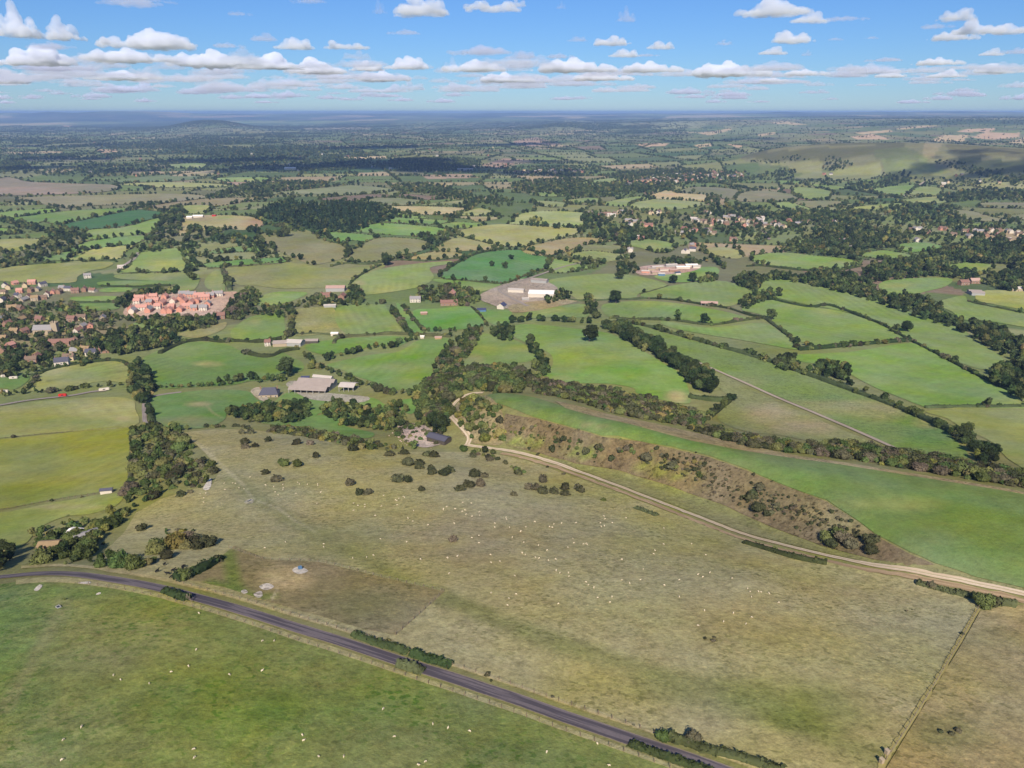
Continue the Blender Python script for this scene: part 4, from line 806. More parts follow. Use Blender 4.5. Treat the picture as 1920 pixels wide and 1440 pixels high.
# --- hedges of the right and centre
for pix, w, h, lab in [
 ([(1142,597),(1184,599),(1265,602),(1330,610),(1390,602),(1432,596)], 3, 3.2, 'low winding hedge just above the narrow curved field right of centre'),
 ([(1207,560),(1262,563),(1325,573),(1366,579),(1400,590),(1432,598)], 3, 3, 'hedge passing just below the small pink-roofed pavilion'),
 ([(1065,562),(1090,565),(1140,563),(1189,562),(1215,560)], 3, 2.6, 'short hedge running right from the white-roofed yard'),
 ([(1158,602),(1207,611),(1250,623),(1300,637),(1345,650),(1430,675),(1500,699),(1600,735),(1680,764),(1750,795),(1790,815)], 4.5, 4.2, 'long hedge running down above the pale concrete track'),
 ([(1432,596),(1446,606),(1482,634),(1498,655)], 4, 3.5, 'short hedge descending beside the tree at the corner of the wedge field'),
 ([(1446,562),(1490,572),(1524,577),(1550,573),(1590,585),(1654,610),(1686,628),(1709,640),(1758,665),(1837,706),(1920,746),(1970,770)], 3.4, 3.2, 'long trimmed hedge stepping down the right-hand fields'),
 ([(1498,657),(1540,654),(1602,648),(1660,643),(1709,640)], 4.5, 4.2, 'thick hedge crossing between two bright fields at right'),
 ([(1735,765),(1770,764),(1850,764),(1960,762)], 3.2, 2.6, 'flat-topped hedge at the right edge below the brightest field'),
 ([(1252,537),(1215,548),(1200,552)], 2.4, 2.0, 'short brown hedge between two pastures above the pavilion'),
 ([(1405,536),(1425,552),(1455,560)], 3, 3, 'short hedge at the top of the long right-hand pasture'),
 ([(1815,566),(1850,574),(1920,588),(1970,596)], 3.4, 3, 'hedge under the pale paddock at the right edge'),
 ([(832,524),(880,528),(938,533),(960,528),(1000,512),(1035,508)], 3.2, 2.8, 'hedge along the bottom of the blue-green field'),
 ([(714,498),(684,512),(662,527),(655,536)], 4, 3.5, 'curving hedge right of the tan-green field, leading to the brick farm'),
 ([(626,645),(640,634),(725,627),(780,629),(845,632)], 4, 3.2, 'straight hedge below the two square fields at centre left'),
 ([(553,628),(600,626),(640,632)], 3, 2.6, 'low hedge left of the small white shed'),
 ([(548,582),(548,600),(545,628),(540,632)], 6, 5, 'brown hedge between the two square left-centre fields'),
 ([(735,580),(750,600),(760,615),(772,630)], 7, 5, 'broad brown hedge beside the narrow green strip'),
 ([(756,576),(775,598),(795,622)], 4, 3.5, 'dark hedge on the right of the narrow green strip'),
 ([(884,576),(897,588),(910,604),(915,612)], 3, 2.6, 'thin hedge between the bright rectangular field and the garden'),
 ([(455,662),(500,671),(530,660),(560,655)], 5, 4, 'hedge at the upper right of the broad left field'),
 ([(300,664),(340,645),(380,638),(415,642),(440,640),(490,642),(530,636)], 5, 3.5, 'hedge along the top of the broad left field'),
 ([(248,806),(248,850),(246,885),(240,915)], 2.5, 1.6, 'low scrubby fence line at the right of the olive field'),
 ([(60,706),(94,694),(156,682),(216,677),(243,688),(247,707)], 3, 2.6, 'trimmed hedge round the top of the pale striped field'),
 ([(278,760),(282,775),(285,790),(295,800)], 4, 3.2, 'clipped hedge along the bend of the farm lane'),
 ([(1192,954),(1205,958),(1218,963),(1232,968)], 2.4, 1.6, 'clipped rectangular dark hedge block alone on the brown pasture'),
 ([(1326,788),(1345,772),(1366,756),(1372,748)], 3, 3, 'small clipped hedge corner beside the dark tree belt'),
 ([(1292,745),(1310,748),(1340,752),(1365,752)], 5, 4, 'brown thick hedge at the lower end of the dark tree belt'),
 ([(330,1090),(350,1083),(385,1068),(415,1048)], 3.2, 2.8, 'scrubby hedge on the left side of the fenced paddock by the road'),
 ([(662,1190),(700,1205),(735,1215),(765,1225)], 2.4, 1.6, 'low brown hedge along the road verge near the paddock corner'),
 ([(772,1226),(800,1238),(822,1242),(846,1250)], 2.4, 1.8, 'dark bushy hedge just above the middle of the road'),
 ([(745,1247),(770,1254),(793,1262)], 2.6, 1.8, 'short hedge at the lower edge of the road, in the middle'),
 ([(308,1110),(330,1118),(352,1126)], 2.8, 1.6, 'short dark hedge on the near verge beside the bare sapling'),
 ([(1255,1385),(1290,1395),(1330,1408),(1400,1425),(1470,1448)], 2.2, 1.5, 'long dark hedge above the road at the bottom of the picture'),
 ([(1180,1395),(1240,1418),(1300,1438),(1340,1455)], 2.0, 1.2, 'dark hedge under the near road verge at the bottom edge'),
 ([(1395,1018),(1450,1035),(1500,1050),(1550,1058)], 2.8, 2.0, 'low dark hedge under the chalk track, right of centre'),
 ([(1718,1094),(1760,1105),(1800,1115),(1830,1122),(1905,1138)], 2.6, 1.8, 'low dark hedge under the chalk track near the right edge')]:
    hedge(pix, w, h, lab)
for pix, w, h, lab in [
 ([(0,500),(60,496),(105,491),(208,489)], 4, 3, 'straight hedge above the long olive strip at the left edge'),
 ([(229,514),(300,511),(362,508)], 3, 2.5, 'hedge under the sports field'), ([(190,537),(250,538),(320,536)], 4, 3, 'hedge between narrow strips behind the new houses'),
 ([(135,567),(175,569),(217,567)], 4, 3, 'hedge between garden strips beside the village'),
 ([(388,505),(450,500),(528,495)], 4, 3, 'hedge under the narrow bright strip left of centre'), ([(418,508),(425,525),(432,545)], 7, 6, 'tall hedge left of the tan-green field'),
 ([(620,500),(650,494),(690,496),(745,488),(800,490),(860,484)], 4.5, 3.5, 'hedge over the field left of the blue-green crop'),
 ([(832,510),(850,498),(880,482),(905,474),(942,466)], 5, 4, 'hedge climbing the left edge of the blue-green crop'),
 ([(965,468),(1005,472),(1029,484),(1060,482),(1105,494)], 4, 3, 'hedge along the top right of the blue-green crop'),
 ([(1400,500),(1430,499),(1500,507),(1560,509),(1612,500)], 4.5, 3.5, 'hedge under the bright field in front of the right-hand wood')]:
    hedge(pix, w, h, lab)

# --- woods, belts and scrub of the near half
wood([(252,800),(300,800),(345,815),(362,850),(345,880),(330,905),(300,930),(270,955),(240,950),(232,935),(246,900),(250,850)], 3.8, 1.8, 4.6, dict(oak=3, ash=5, gsc=5, yel=0.8, scr=3), 'leafy tree in the thick scrub belt between the olive field and the brown down', 'trees of the scrub belt left of the down', keep=.66)
wood([(330,870),(375,862),(406,884),(404,905),(360,925),(310,935)], 4.2, 1.6, 3.6, SCRUB, 'bush at the right fringe of the scrub belt left of the down', B_, keep=0.6)
wood([(60,1004),(100,987),(190,972),(215,955),(238,962),(230,990),(205,1020),(180,1045),(230,1052),(290,1052),(275,1066),(200,1066),(100,1062),(60,1058),(70,1030)], 3.8, 2.0, 4.6, dict(oak=3, ash=5, yel=2.4, gsc=5), 'tree in the grove by the sheds at the left end of the road', 'trees of the grove by the road', keep=0.66)
wood([(-60,1040),(0,1035),(25,1045),(28,1066),(0,1072),(-60,1080)], 4.2, 4, 6.5, OAKS, 'dark tree beside the road where it leaves at the left edge', 'trees at the left end of the road')
wood([(290,1022),(330,1012),(400,1012),(402,1022),(350,1035),(300,1042)], 4.5, 2.2, 4.2, SCRUB, 'bush in the thicket above the small black cattle', B_, keep=0.9)
wood([(280,1046),(330,1040),(350,1045),(300,1056)], 4.5, 2.0, 3.6, SCRUB, 'bush in the thicket above the small black cattle', B_, keep=0.7)
wood([(305,1000),(330,994),(368,992),(364,998),(320,1006)], 4, 0.9, 1.6, SCRUB, 'low bush in the flat strip above the thicket', B_)
wood([(775,748),(800,715),(830,690),(868,640),(890,620),(905,622),(885,655),(866,690),(900,692),(945,688),(1010,705),(1000,725),(950,738),(915,737),(880,733),(855,748),(842,765),(846,790),(815,802),(790,795)], 4.6, 2.8, 6.8, dict(oak=4, ash=6, scr=3, gsc=4, yel=0.8), 'tree in the woodland around the foot of the spur', 'trees around the foot of the spur')
wood([(1000,708),(1060,722),(1140,727),(1200,745),(1290,768),(1320,790),(1290,800),(1200,785),(1130,770),(1060,748),(1000,735)], 4.2, 2.2, 4.8, SCRUB, 'scrub bush in the band behind the green spur', 'bushes of the band behind the spur', keep=0.95)
wood([(1290,800),(1400,825),(1460,832),(1560,846),(1700,864),(1800,880),(1930,905),(1930,918),(1800,896),(1700,880),(1600,864),(1500,852),(1400,838),(1310,812)], 4.2, 2.2, 4.6, SCRUB, 'scrub bush in the long line along the far edge of the spur', 'bushes along the far edge of the spur')
wood([(1560,846),(1700,866),(1800,880),(1930,905),(1930,900),(1800,872),(1700,856),(1560,836)], 5.0, 3.5, 6.0, dict(scr=4, gsc=3, ash=2), 'scrub bush in the long line along the far edge of the spur', 'bushes along the far edge of the spur')
wood([(858,795),(862,770),(885,752),(912,752),(938,785),(944,826),(905,832),(876,822)], 4.0, 2.2, 5.0, dict(gsc=5, ysc=1.6, ash=2, scr=2), 'leafy bush on the nose of the spur above the track junction', 'bushes on the nose of the spur', keep=0.85)
wood([(425,778),(440,770),(500,762),(570,756),(588,776),(560,792),(520,796),(470,792)], 5.0, 4, 7.4, dict(oak=4, ash=3, yel=0.5), 'tree in the dark grove between the slate-roofed house and the down', 'trees of the grove below the barns')
wood([(600,770),(640,755),(700,770),(755,760),(762,792),(730,808),(690,804),(640,798)], 5.0, 3.6, 7.2, dict(oak=4, ash=5, yel=1.4), 'tree in the grove left of the rubble yard', 'trees of the grove left of the rubble yard')
wood([(812,800),(830,790),(842,796),(838,812),(815,812)], 3.6, 6, 8, dict(con=1, oak=2), 'dark dense tree next to the grey shed at the rubble yard', 'dark trees beside the grey shed')
wood([(520,800),(560,802),(620,815),(690,828),(745,838),(740,845),(640,835),(560,818),(500,812)], 4.0, 1.4, 3.2, dict(scr=5, gsc=3, ysc=1), 'bush on the upper edge of the brown down below the grove', B_)
wood([(742,800),(790,796),(836,812),(842,832),(800,842),(760,836)], 4.2, 1.6, 4.2, dict(gsc=4, ash=3, scr=3), 'bush growing over the rubble yard by the track', 'bushes of the rubble yard', keep=.38)
row([(380,800),(410,802),(440,800),(470,804)], 5, 1.6, 2.8, SCRUB, 'bush in the row along the lower edge of the farm field', B_)
row([(355,805),(340,808),(318,800),(330,796)], 5, 3.5, 5.5, MIXED, 'bush by the bend of the lane above the scrub belt', B_)
row([(880,848),(910,858),(940,866),(985,890)], 4.5, 1.4, 2.8, SCRUB, 'bush in the row below the start of the chalk track', B_)
row([(870,845),(900,848),(930,852)], 5, 2.5, 4.5, MIXED, 'bush beside the track junction', B_)
# bushes of the pasture: (px, base py, width px)
for px, py, wpx in [(592,858,26),(545,874,48),(497,890,26),(521,903,22),(656,910,28),(681,929,34),(757,904,34),(790,919,20),(774,873,46),(796,880,40),(822,890,50),(840,886,22),(899,894,34),(864,918,22),(890,912,48),(960,930,22),(806,856,28),(733,856,26),(757,852,20),(686,843,34),(660,845,22),(571,833,42),(503,828,24),(852,1016,24),(920,864,20),(886,858,22),
                   (1038,926,56),(1070,918,50),(1092,924,32),(1013,905,26),(998,918,34),(973,890,30),(1059,892,11),(1027,878,9),(1130,938,13),(470,840,30),(462,814,30),(265,995,20),(462,832,20),(1610,1022,45),(1570,1020,46),(1635,1036,36),(1560,1012,40),
                   (1046,838,42),(1108,850,48),(1147,862,22),(1210,868,26),(1174,842,26),(1265,872,30),(1302,882,16),(1412,925,34),(1424,955,30),(1449,963,16),(1392,935,12),(1459,955,22),(1436,962,18),(1503,964,14),(1490,956,14),(1455,1033,16),(1240,1382,26),(1295,1392,38),(1800,1190,10),(1415,928,26),(1330,1196,26),(1780,1372,36),(1840,1133,34),(1862,1134,22),(1755,1106,22),(917,1272,12),(925,1274,8),(1033,1308,10),(846,1245,14),(120,1128,8),(1190,1360,8),(98,940,10),(155,933,7),(20,822,10),(1703,1145,14),(730,1200,14)]:
    g_ = ground(px, py)[0]; dist = np.linalg.norm(g_ - [0,0,CAMZ]); wm = wpx * dist / F
    rng = np.random.default_rng(int(px*7+py)); hh = min(max(wm*0.56, 0.6), 3.6) * (0.35 if (px, py) in ((1330,1196),(1780,1372),(1703,1145)) else 1); k = pick(rng, dict(scr=6, gsc=1.2), 1)[0]
    where = 'beside the road' if py > 1190 else ('on the scarp below the green spur' if px > 1040 and py < 1040 - (1640-px)*0.28 and px < 1660 and py > 800 else ('near the chalk track' if px > 1380 and py < 1200 else 'out on the brown pasture'))
    size = 'large' if wpx > 40 else ('small' if wpx < 16 else 'rounded')
    lab = f'{size} dark bush {where}'
    nsub = max(1, int(round(wm / (hh*1.5))))
    for s_ in range(nsub):
        ox = (s_ - (nsub-1)/2) * wm / nsub
        plant([[g_[0] + ox + rng.normal(0, .4), g_[1] + rng.normal(0, 1.0)]], hh * rng.uniform(0.8, 1.1), k, lab, B_)
rng = np.random.default_rng(55)
for k in range(280):       # small gorse tufts dotted over the scarp
    t = rng.random(); px = 1230 + 390*t + rng.normal(0, 12); py = np.interp(px, [1200,1300,1400,1500,1600,1660], [850,880,925,965,1005,1030]) + rng.normal(0, 15)
    g_ = ground(px, py)[0]; plant(g_[:2], rng.uniform(0.45, 1.3), 'scr', 'small dark gorse tuft on the scarp face', 'gorse tufts on the scarp')
for k in range(90):
    px = rng.uniform(955, 1330); py = np.interp(px, [950,1100,1230,1330], [808,842,862,892]) + rng.normal(0, 11)
    g_ = ground(px, py)[0]; plant(g_[:2], rng.uniform(0.8, 2.0), pick(rng, dict(scr=4, gsc=3, ysc=1), 1)[0], 'low bush on the left part of the scarp face', 'bushes on the scarp')
# tree belts and rows
wood([(1130,612),(1175,614),(1215,640),(1270,672),(1312,692),(1342,716),(1338,736),(1306,736),(1290,716),(1250,686),(1200,657),(1150,628)], 6.5, 8, 11, dict(oak=9, ash=1), 'dark tree in the belt between the domed field and the concrete track', 'trees of the dark belt')
wood([(985,648),(1001,640),(1012,660),(1035,690),(1028,700),(1010,706),(1000,690),(998,665)], 6, 6, 9, OAKS, 'tree in the tongue of wood left of the domed field', 'trees of the tongue of wood')
row([(962,606),(990,603),(1020,602),(1060,604),(1090,606),(1120,606)], 7, 7, 11, OAKS, 'tree in the row along the top of the domed field', T_, 4)
row([(1100,590),(1110,570),(1100,560),(1120,600)], 7, 7, 11, OAKS, 'tree in the clump left of the long field below the lone oak', T_, 4)
row([(1210,612),(1250,624),(1300,638),(1345,650),(1400,664),(1440,678)], 9, 4, 8, OAKS, 'tree in the upper part of the hedge above the concrete track', T_, 3, 0.7)
row([(1440,676),(1500,697),(1560,705),(1620,735),(1700,775)], 14, 5, 9, OAKS, 'tree in the middle of the hedge above the concrete track', T_, 3, 0.6)
wood([(1455,682),(1470,668),(1500,690),(1485,700),(1460,696)], 6, 6, 9, OAKS, 'tree in the clump at the upper left corner of the brightest field', T_)
wood([(1525,700),(1545,685),(1590,690),(1595,708),(1560,712),(1535,708)], 6, 6, 9.5, OAKS, 'tree in the clump on the lower left hedge of the brightest field', T_)
wood([(1780,818),(1800,805),(1820,815),(1815,832),(1795,830)], 5.5, 6, 8, OAKS, 'big tree at the lower end of the hedge, upper of the pair by the spur', T_)
wood([(1815,850),(1830,835),(1862,842),(1872,862),(1850,868),(1828,862)], 5.5, 6, 8, dict(oak=5, yel=1), 'big tree at the lower end of the hedge, lower of the pair by the spur', T_)
row([(1490,640),(1510,648),(1530,655)], 6, 4, 7, dict(oak=3, yel=1), 'tree where three hedges meet at right', T_, 4)
row([(1560,652),(1590,650),(1640,645),(1700,640)], 12, 3.5, 5.5, SCRUB, 'bush swelling in the thick hedge between the bright right fields', T_, 2)
# big wooded stream belt on the right
wood([(1435,520),(1500,520),(1560,512),(1625,525),(1640,548),(1680,560),(1720,555),(1760,580),(1800,605),(1850,610),(1900,640),(1930,660),(1960,700),(1960,770),(1880,735),(1840,705),(1880,690),(1885,670),(1830,640),(1800,622),(1732,600),(1641,568),(1537,540),(1454,526),(1420,535)], 9, 7, 12, dict(oak=8, ash=3, yel=0.2), 'dark tree in the long stream-side belt on the right', 'trees of the stream-side belt')
wood([(1620,505),(1700,490),(1760,500),(1820,520),(1840,528),(1900,510),(1960,505),(1960,545),(1880,545),(1830,530),(1760,520),(1700,523),(1640,530)], 10, 8, 13, OAKS, 'dark tree in the wood above the paddocks at the right edge', 'trees of the right-hand wood')
wood([(1470,470),(1500,455),(1560,430),(1640,440),(1700,450),(1640,465),(1600,478),(1560,480),(1500,476)], 12, 8, 14, OAKS, 'tree in the wood beside the right-hand village', 'trees of the village wood')
wood([(1760,470),(1840,455),(1960,460),(1960,500),(1870,498),(1800,492),(1740,486)], 12, 8, 14, OAKS, 'tree in the wood below the white houses at right', 'trees of the wood below the white houses')
# left and centre belts
wood([(245,718),(262,700),(280,705),(290,730),(282,752),(268,758),(250,748)], 5.5, 6, 10, dict(oak=5, ash=3, yel=0.6), 'tree in the clump where the lane crosses below the village', 'trees at the lane crossing')
row([(246,700),(252,712),(256,690),(262,678)], 6, 5, 8, OAKS, 'tree beside the lane above the crossing', T_, 3)
row([(0,745),(50,738),(110,735),(160,728),(200,724),(240,722)], 6, 3.2, 5.5, MIXED, 'tree in the hedge under the pale striped field', T_, 3)
row([(300,728),(330,727),(360,726),(400,724),(430,722)], 4.2, 3.5, 5, dict(ash=5, con=1), 'young tree in the planted row above the farm drive', 'planted row above the farm drive', 0.8)
row([(415,722),(440,716),(470,714)], 6, 7, 10, OAKS, 'large tree at the right end of the planted row', T_, 4)
row([(485,718),(500,712),(520,716),(540,706)], 6, 5, 8, MIXED, 'tree by the slate-roofed house drive', T_, 4)
singles([(540,704,34,'oak','lone dark tree in the corner above the big barn'), (1105,641,34,'oak','lone dark tree standing in the domed bright field'), (1155,569,28,'oak','lone round oak in the hedge right of the white-roofed yard'),
         (1160,524,18,'oak','dark tree at the left end of the pink depot'), (1262,531,18,'oak','round tree in the pasture below the pink depot'), (1297,529,20,'oak','round tree right of centre on the pasture below the pink depot'),
         (948,503,14,'oak','left tree standing in the blue-green crop'), (922,500,12,'oak','small upper left tree in the blue-green crop'), (958,487,12,'oak','upper tree standing in the blue-green crop'),
         (1447,600,22,'oak','tree at the corner of the wedge field'), (1320,608,22,'oak','dark tree on the low winding hedge, right one'), (1270,595,16,'ash','pale tree on the low winding hedge, left one'),
         (1700,622,22,'oak','tree standing on the long trimmed hedge at right'), (1678,623,16,'oak','bushy tree left of the one on the long trimmed hedge'),
         (535,462-18,20,'oak','dark tree standing at the top of the grey-green field'), (654,478,18,'oak','dark tree between the two grey-green fields'), (725,498,24,'oak','large tree at the tip of the curving hedge'),
         (308,513,10,'oak','left round tree under the sports field'), (330,511,11,'oak','middle round tree under the sports field'), (352,508,13,'oak','right round tree under the sports field'),
         (177,408,10,'oak','tree on the edge of the dark green crop'), (259,441,9,'oak','round tree on the hedge under the light green field'), (211,464,9,'oak','right tree on the narrow bright field'), (183,468,10,'oak','left tree on the narrow bright field'),
         (218,428,9,'oak','tree at the lower edge of the dark green crop'), (769,402,9,'oak','tree at the edge of the tan stubble field'), (1300,361,9,'oak','lone tree in the grey field near the far village'),
         (1235,562,14,'ash','bushy tree on the hedge left of the pavilion'), (1208,549,8,'oak','small tree where two pastures meet above the pavilion')])
wood([(775,548),(800,540),(850,535),(890,545),(900,560),(880,575),(830,572),(790,565)], 8, 5, 9, MIXED, 'garden tree round the red-roofed cottages at centre', 'trees round the red-roofed cottages', keep=0.75)
wood([(655,545),(672,540),(684,560),(675,572),(655,566)], 7, 6, 10, OAKS, 'dark tree right of the brick farm', 'trees right of the brick farm')
wood([(555,570),(600,555),(640,562),(690,570),(720,568),(690,575),(600,576),(560,580)], 8, 4, 8, MIXED, 'tree in front of the brick farm', 'trees in front of the brick farm')
wood([(470,590),(500,575),(545,575),(555,590),(545,600),(490,592)], 8, 5, 9, OAKS, 'tree in the belt left of the two square fields', 'trees left of the square fields')
row([(615,676),(640,668),(668,662),(700,652),(730,654),(760,642),(785,636)], 7, 5, 9, OAKS, 'tree in the row above the large bright centre field', T_, 3)
row([(600,690),(640,704),(665,716),(700,728),(730,738),(780,742)], 5, 3.5, 6.5, MIXED, 'bush in the hedge between the barns and the bright centre field', T_, 3)
row([(575,672),(590,690),(612,690)], 6, 5, 8, MIXED, 'tree by the grey farmyard at left centre', T_, 4)
row([(820,690),(840,660),(860,640),(885,622)], 5, 5, 8, OAKS, 'tree in the line right of the bright centre field', T_, 5)
row([(800,622),(830,622),(860,620),(900,615),(915,615)], 7, 4, 7, OAKS, 'tree along the bottom of the bright rectangular field', T_, 3)
wood([(920,625),(945,615),(962,628),(955,642),(930,636)], 6.5, 7, 10, OAKS, 'large dark tree left of the domed field, by the corner', T_)
wood([(1040,552),(1065,548),(1075,558),(1050,566),(1020,572),(1030,560)], 7, 5, 9, OAKS, 'tree at the right end of the white-roofed yard', 'trees right of the white-roofed yard')
wood([(1155,500),(1190,495),(1195,512),(1165,516)], 8, 6, 9, OAKS, 'dark tree left of the pink depot', T_)
wood([(1225,495),(1270,485),(1330,490),(1300,497)], 10, 6, 10, OAKS, 'dark tree behind the pink depot', T_)
wood([(1310,530),(1340,515),(1345,525),(1330,530)], 8, 7, 10, OAKS, 'dark tree in the pasture right of the pink depot', T_)
wood([(1375,530),(1400,515),(1430,525),(1420,545),(1395,540)], 8, 7, 11, OAKS, 'dark tree in the clump at the top of the long right pasture', T_)
wood([(1385,565),(1420,552),(1455,545),(1460,558),(1430,568),(1395,582)], 8, 5, 9, OAKS, 'tree in the belt right of the pavilion', T_)
# village trees and copse by the new houses
wood([(160,650),(200,630),(260,618),(330,632),(325,650),(290,655),(230,668),(180,660)], 7, 6, 10, dict(oak=5, ash=4, yel=0.4), 'tree in the wood between the village and the broad field', 'trees of the wood below the new houses')
wood([(240,600),(300,598),(400,600),(395,615),(330,625),(310,622),(250,604)], 7, 6, 10, MIXED, 'tree in the copse just below the new houses', 'trees of the copse below the new houses')
wood([(218,578),(230,560),(270,548),(320,548),(355,555),(330,552),(260,560),(240,580)], 7, 6, 10, OAKS, 'tree behind the new houses', 'trees behind the new houses')
wood([(420,590),(440,565),(470,545),(490,555),(475,580),(455,600),(430,598)], 7, 6, 10, MIXED, 'tree in the belt right of the new houses', 'trees right of the new houses')
wood([(0,560),(60,575),(120,565),(180,585),(230,590),(215,610),(170,640),(190,680),(120,690),(60,700),(0,700)], 7.5, 3.2, 7.5, MIXED, 'garden tree among the village houses', 'garden trees of the village', keep=0.8)
wood([(0,660),(40,660),(60,680),(30,700),(0,705)], 7, 5, 8, OAKS, 'dark tree at the lower left of the village', 'trees at the lower left of the village')
row([(0,700),(60,712),(50,730),(0,742)], 7, 3, 5, MIXED, 'tree round the caravan field', T_, 3)
# --- middle distance woods and tree lines
MW = 'tree in a wood of the middle distance'; MG = 'trees of the middle-distance woods'
wood([(480,404),(540,384),(600,388),(670,384),(742,402),(735,412),(700,420),(690,428),(655,437),(600,432),(560,427),(510,415)], 8.5, 9, 15.5, dict(con=8, oak=1), 'tall conifer in the dark plantation on the hill', 'conifers of the plantation')
wood([(500,418),(540,424),(570,432),(560,436),(510,424)], 9, 6, 9, MIXED, 'broadleaf tree on the near edge of the conifer plantation', MG)
for pix in ([(415,360),(480,345),(560,340),(620,345),(580,355),(490,365),(420,372),(380,375)], [(305,402),(340,386),(346,402),(336,442),(300,472),(262,472),(255,462),(290,436)], [(330,470),(360,470),(370,500),(372,535),(366,545),(355,520)],
            [(62,460),(110,440),(140,450),(130,475),(80,490),(60,492)], [(60,425),(100,430),(160,440),(165,450),(120,452),(80,440)], [(0,415),(40,420),(70,432),(40,430)], [(0,470),(20,478),(70,482),(60,500),(0,498)],
            [(350,430),(400,428),(440,440),(500,455),(520,470),(470,478),(440,460),(380,462),(360,470)], [(470,430),(540,440),(520,446),(470,440)], [(750,345),(830,350),(900,370),(960,375),(950,390),(880,378),(800,365),(740,358)],
            [(960,345),(1060,335),(1140,345),(1250,345),(1260,360),(1180,362),(1120,372),(1060,365),(980,360)], [(1090,405),(1130,400),(1140,425),(1260,435),(1320,430),(1330,445),(1240,450),(1120,450),(1090,430)], [(1130,440),(1190,430),(1230,440),(1220,452),(1160,455)],
            [(1320,375),(1345,368),(1350,385),(1330,390)], [(1300,395),(1380,385),(1460,395),(1560,405),(1600,400),(1560,415),(1440,410),(1320,405)], [(1640,395),(1700,385),(1760,390),(1830,420),(1760,425),(1680,410)], [(1470,400),(1560,395),(1640,402),(1650,420),(1560,425),(1480,418)],
            [(1760,370),(1850,355),(1960,365),(1960,378),(1850,376),(1780,380)], [(1750,300),(1800,305),(1900,330),(1960,335),(1960,352),(1880,340),(1780,316)], [(1640,330),(1700,322),(1710,335),(1690,345),(1650,342)], [(1540,318),(1560,300),(1590,308),(1575,320)], [(1420,330),(1480,318),(1490,328),(1440,336)],
            [(1590,345),(1640,340),(1690,345),(1640,355),(1600,354)], [(1130,330),(1230,318),(1320,320),(1310,335),(1200,340)], [(730,300),(830,296),(900,300),(880,318),(760,322)], [(0,305),(30,300),(60,312),(40,318),(0,320)], [(560,320),(650,310),(680,316),(600,322)],
            [(700,420),(720,405),(735,412),(720,425)], [(980,420),(1010,412),(1030,424),(1000,426)], [(1010,425),(1060,422),(1050,430)], [(820,440),(850,432),(845,450),(820,470),(800,470)], [(1550,410),(1640,425),(1700,440),(1680,452),(1600,440),(1520,440)]):
    wood(pix, 15, 7, 13, OAKS, MW, MG, keep=.78)
for pix in ([(1395,303),(1440,300),(1480,304),(1440,308)], [(1460,296),(1500,292),(1520,300),(1480,302)], [(1545,306),(1560,292),(1580,298),(1600,308),(1575,316)], [(1780,308),(1850,318),(1960,326),(1960,340),(1860,334),(1790,318)]):
    wood(pix, 17, 6, 11, OAKS, 'tree in the scrub on the long hill at right', 'trees of the long hill', keep=.7)
for pix, kp in (([(1095,402),(1140,396),(1250,400),(1360,404),(1470,400),(1480,440),(1400,450),(1300,448),(1200,440),(1100,432)], .5), ([(1650,430),(1720,422),(1820,424),(1960,424),(1960,462),(1850,462),(1740,456),(1660,452)], .55), ([(1160,345),(1200,330),(1300,318),(1400,322),(1410,340),(1300,346),(1200,352)], .5),
               ([(960,316),(1110,312),(1110,330),(960,330)], .5), ([(1480,340),(1600,335),(1640,345),(1560,350),(1490,350)], .3), ([(1000,352),(1100,350),(1200,352),(1260,350),(1180,366),(1060,372)], .5), ([(1700,330),(1960,340),(1960,352),(1760,345)], .4), ([(1440,395),(1660,400),(1700,430),(1560,440),(1470,430)], .3)):
    wood(pix, 17, 7, 12, OAKS, MW, MG, keep=kp)
AUTO = [f for f, (pix, c) in zip(FIELDS_XY[-len(FL)-8-7:], FL) if np.mean([p[1] for p in pix]) < 505]
rng = np.random.default_rng(77)
for poly in AUTO:
    p = np.array(poly); p = np.r_[p, p[:1]]; s_ = np.r_[0, np.cumsum(np.linalg.norm(np.diff(p, axis=0), axis=1))]
    t = np.arange(0, s_[-1], 5.0) + rng.uniform(-2, 2, int(math.ceil(s_[-1]/5.0))); X = np.interp(t, s_, p[:,0]); Y = np.interp(t, s_, p[:,1])
    k = fbm(t/60, t*0 + p[0,0]/50, 12, 2) > 0.30
    plant(np.c_[X, Y][k] + rng.normal(0, 1, (k.sum(),2)), rng.uniform(1.6, 3.0, k.sum()), pick(rng, dict(scr=1, gsc=1), int(k.sum())), 'bush of a middle-distance hedge', 'bushes of the middle-distance hedges')
    k = rng.random(len(t)) < 0.24 * (0.3 + 2*fbm(t/90, t*0 + 3, 15, 2))
    plant(np.c_[X, Y][k] + rng.normal(0, 2, (k.sum(),2)), rng.uniform(6, 11, k.sum()), pick(rng, OAKS, int(k.sum())), 'tree in a hedge of the middle distance', T_)
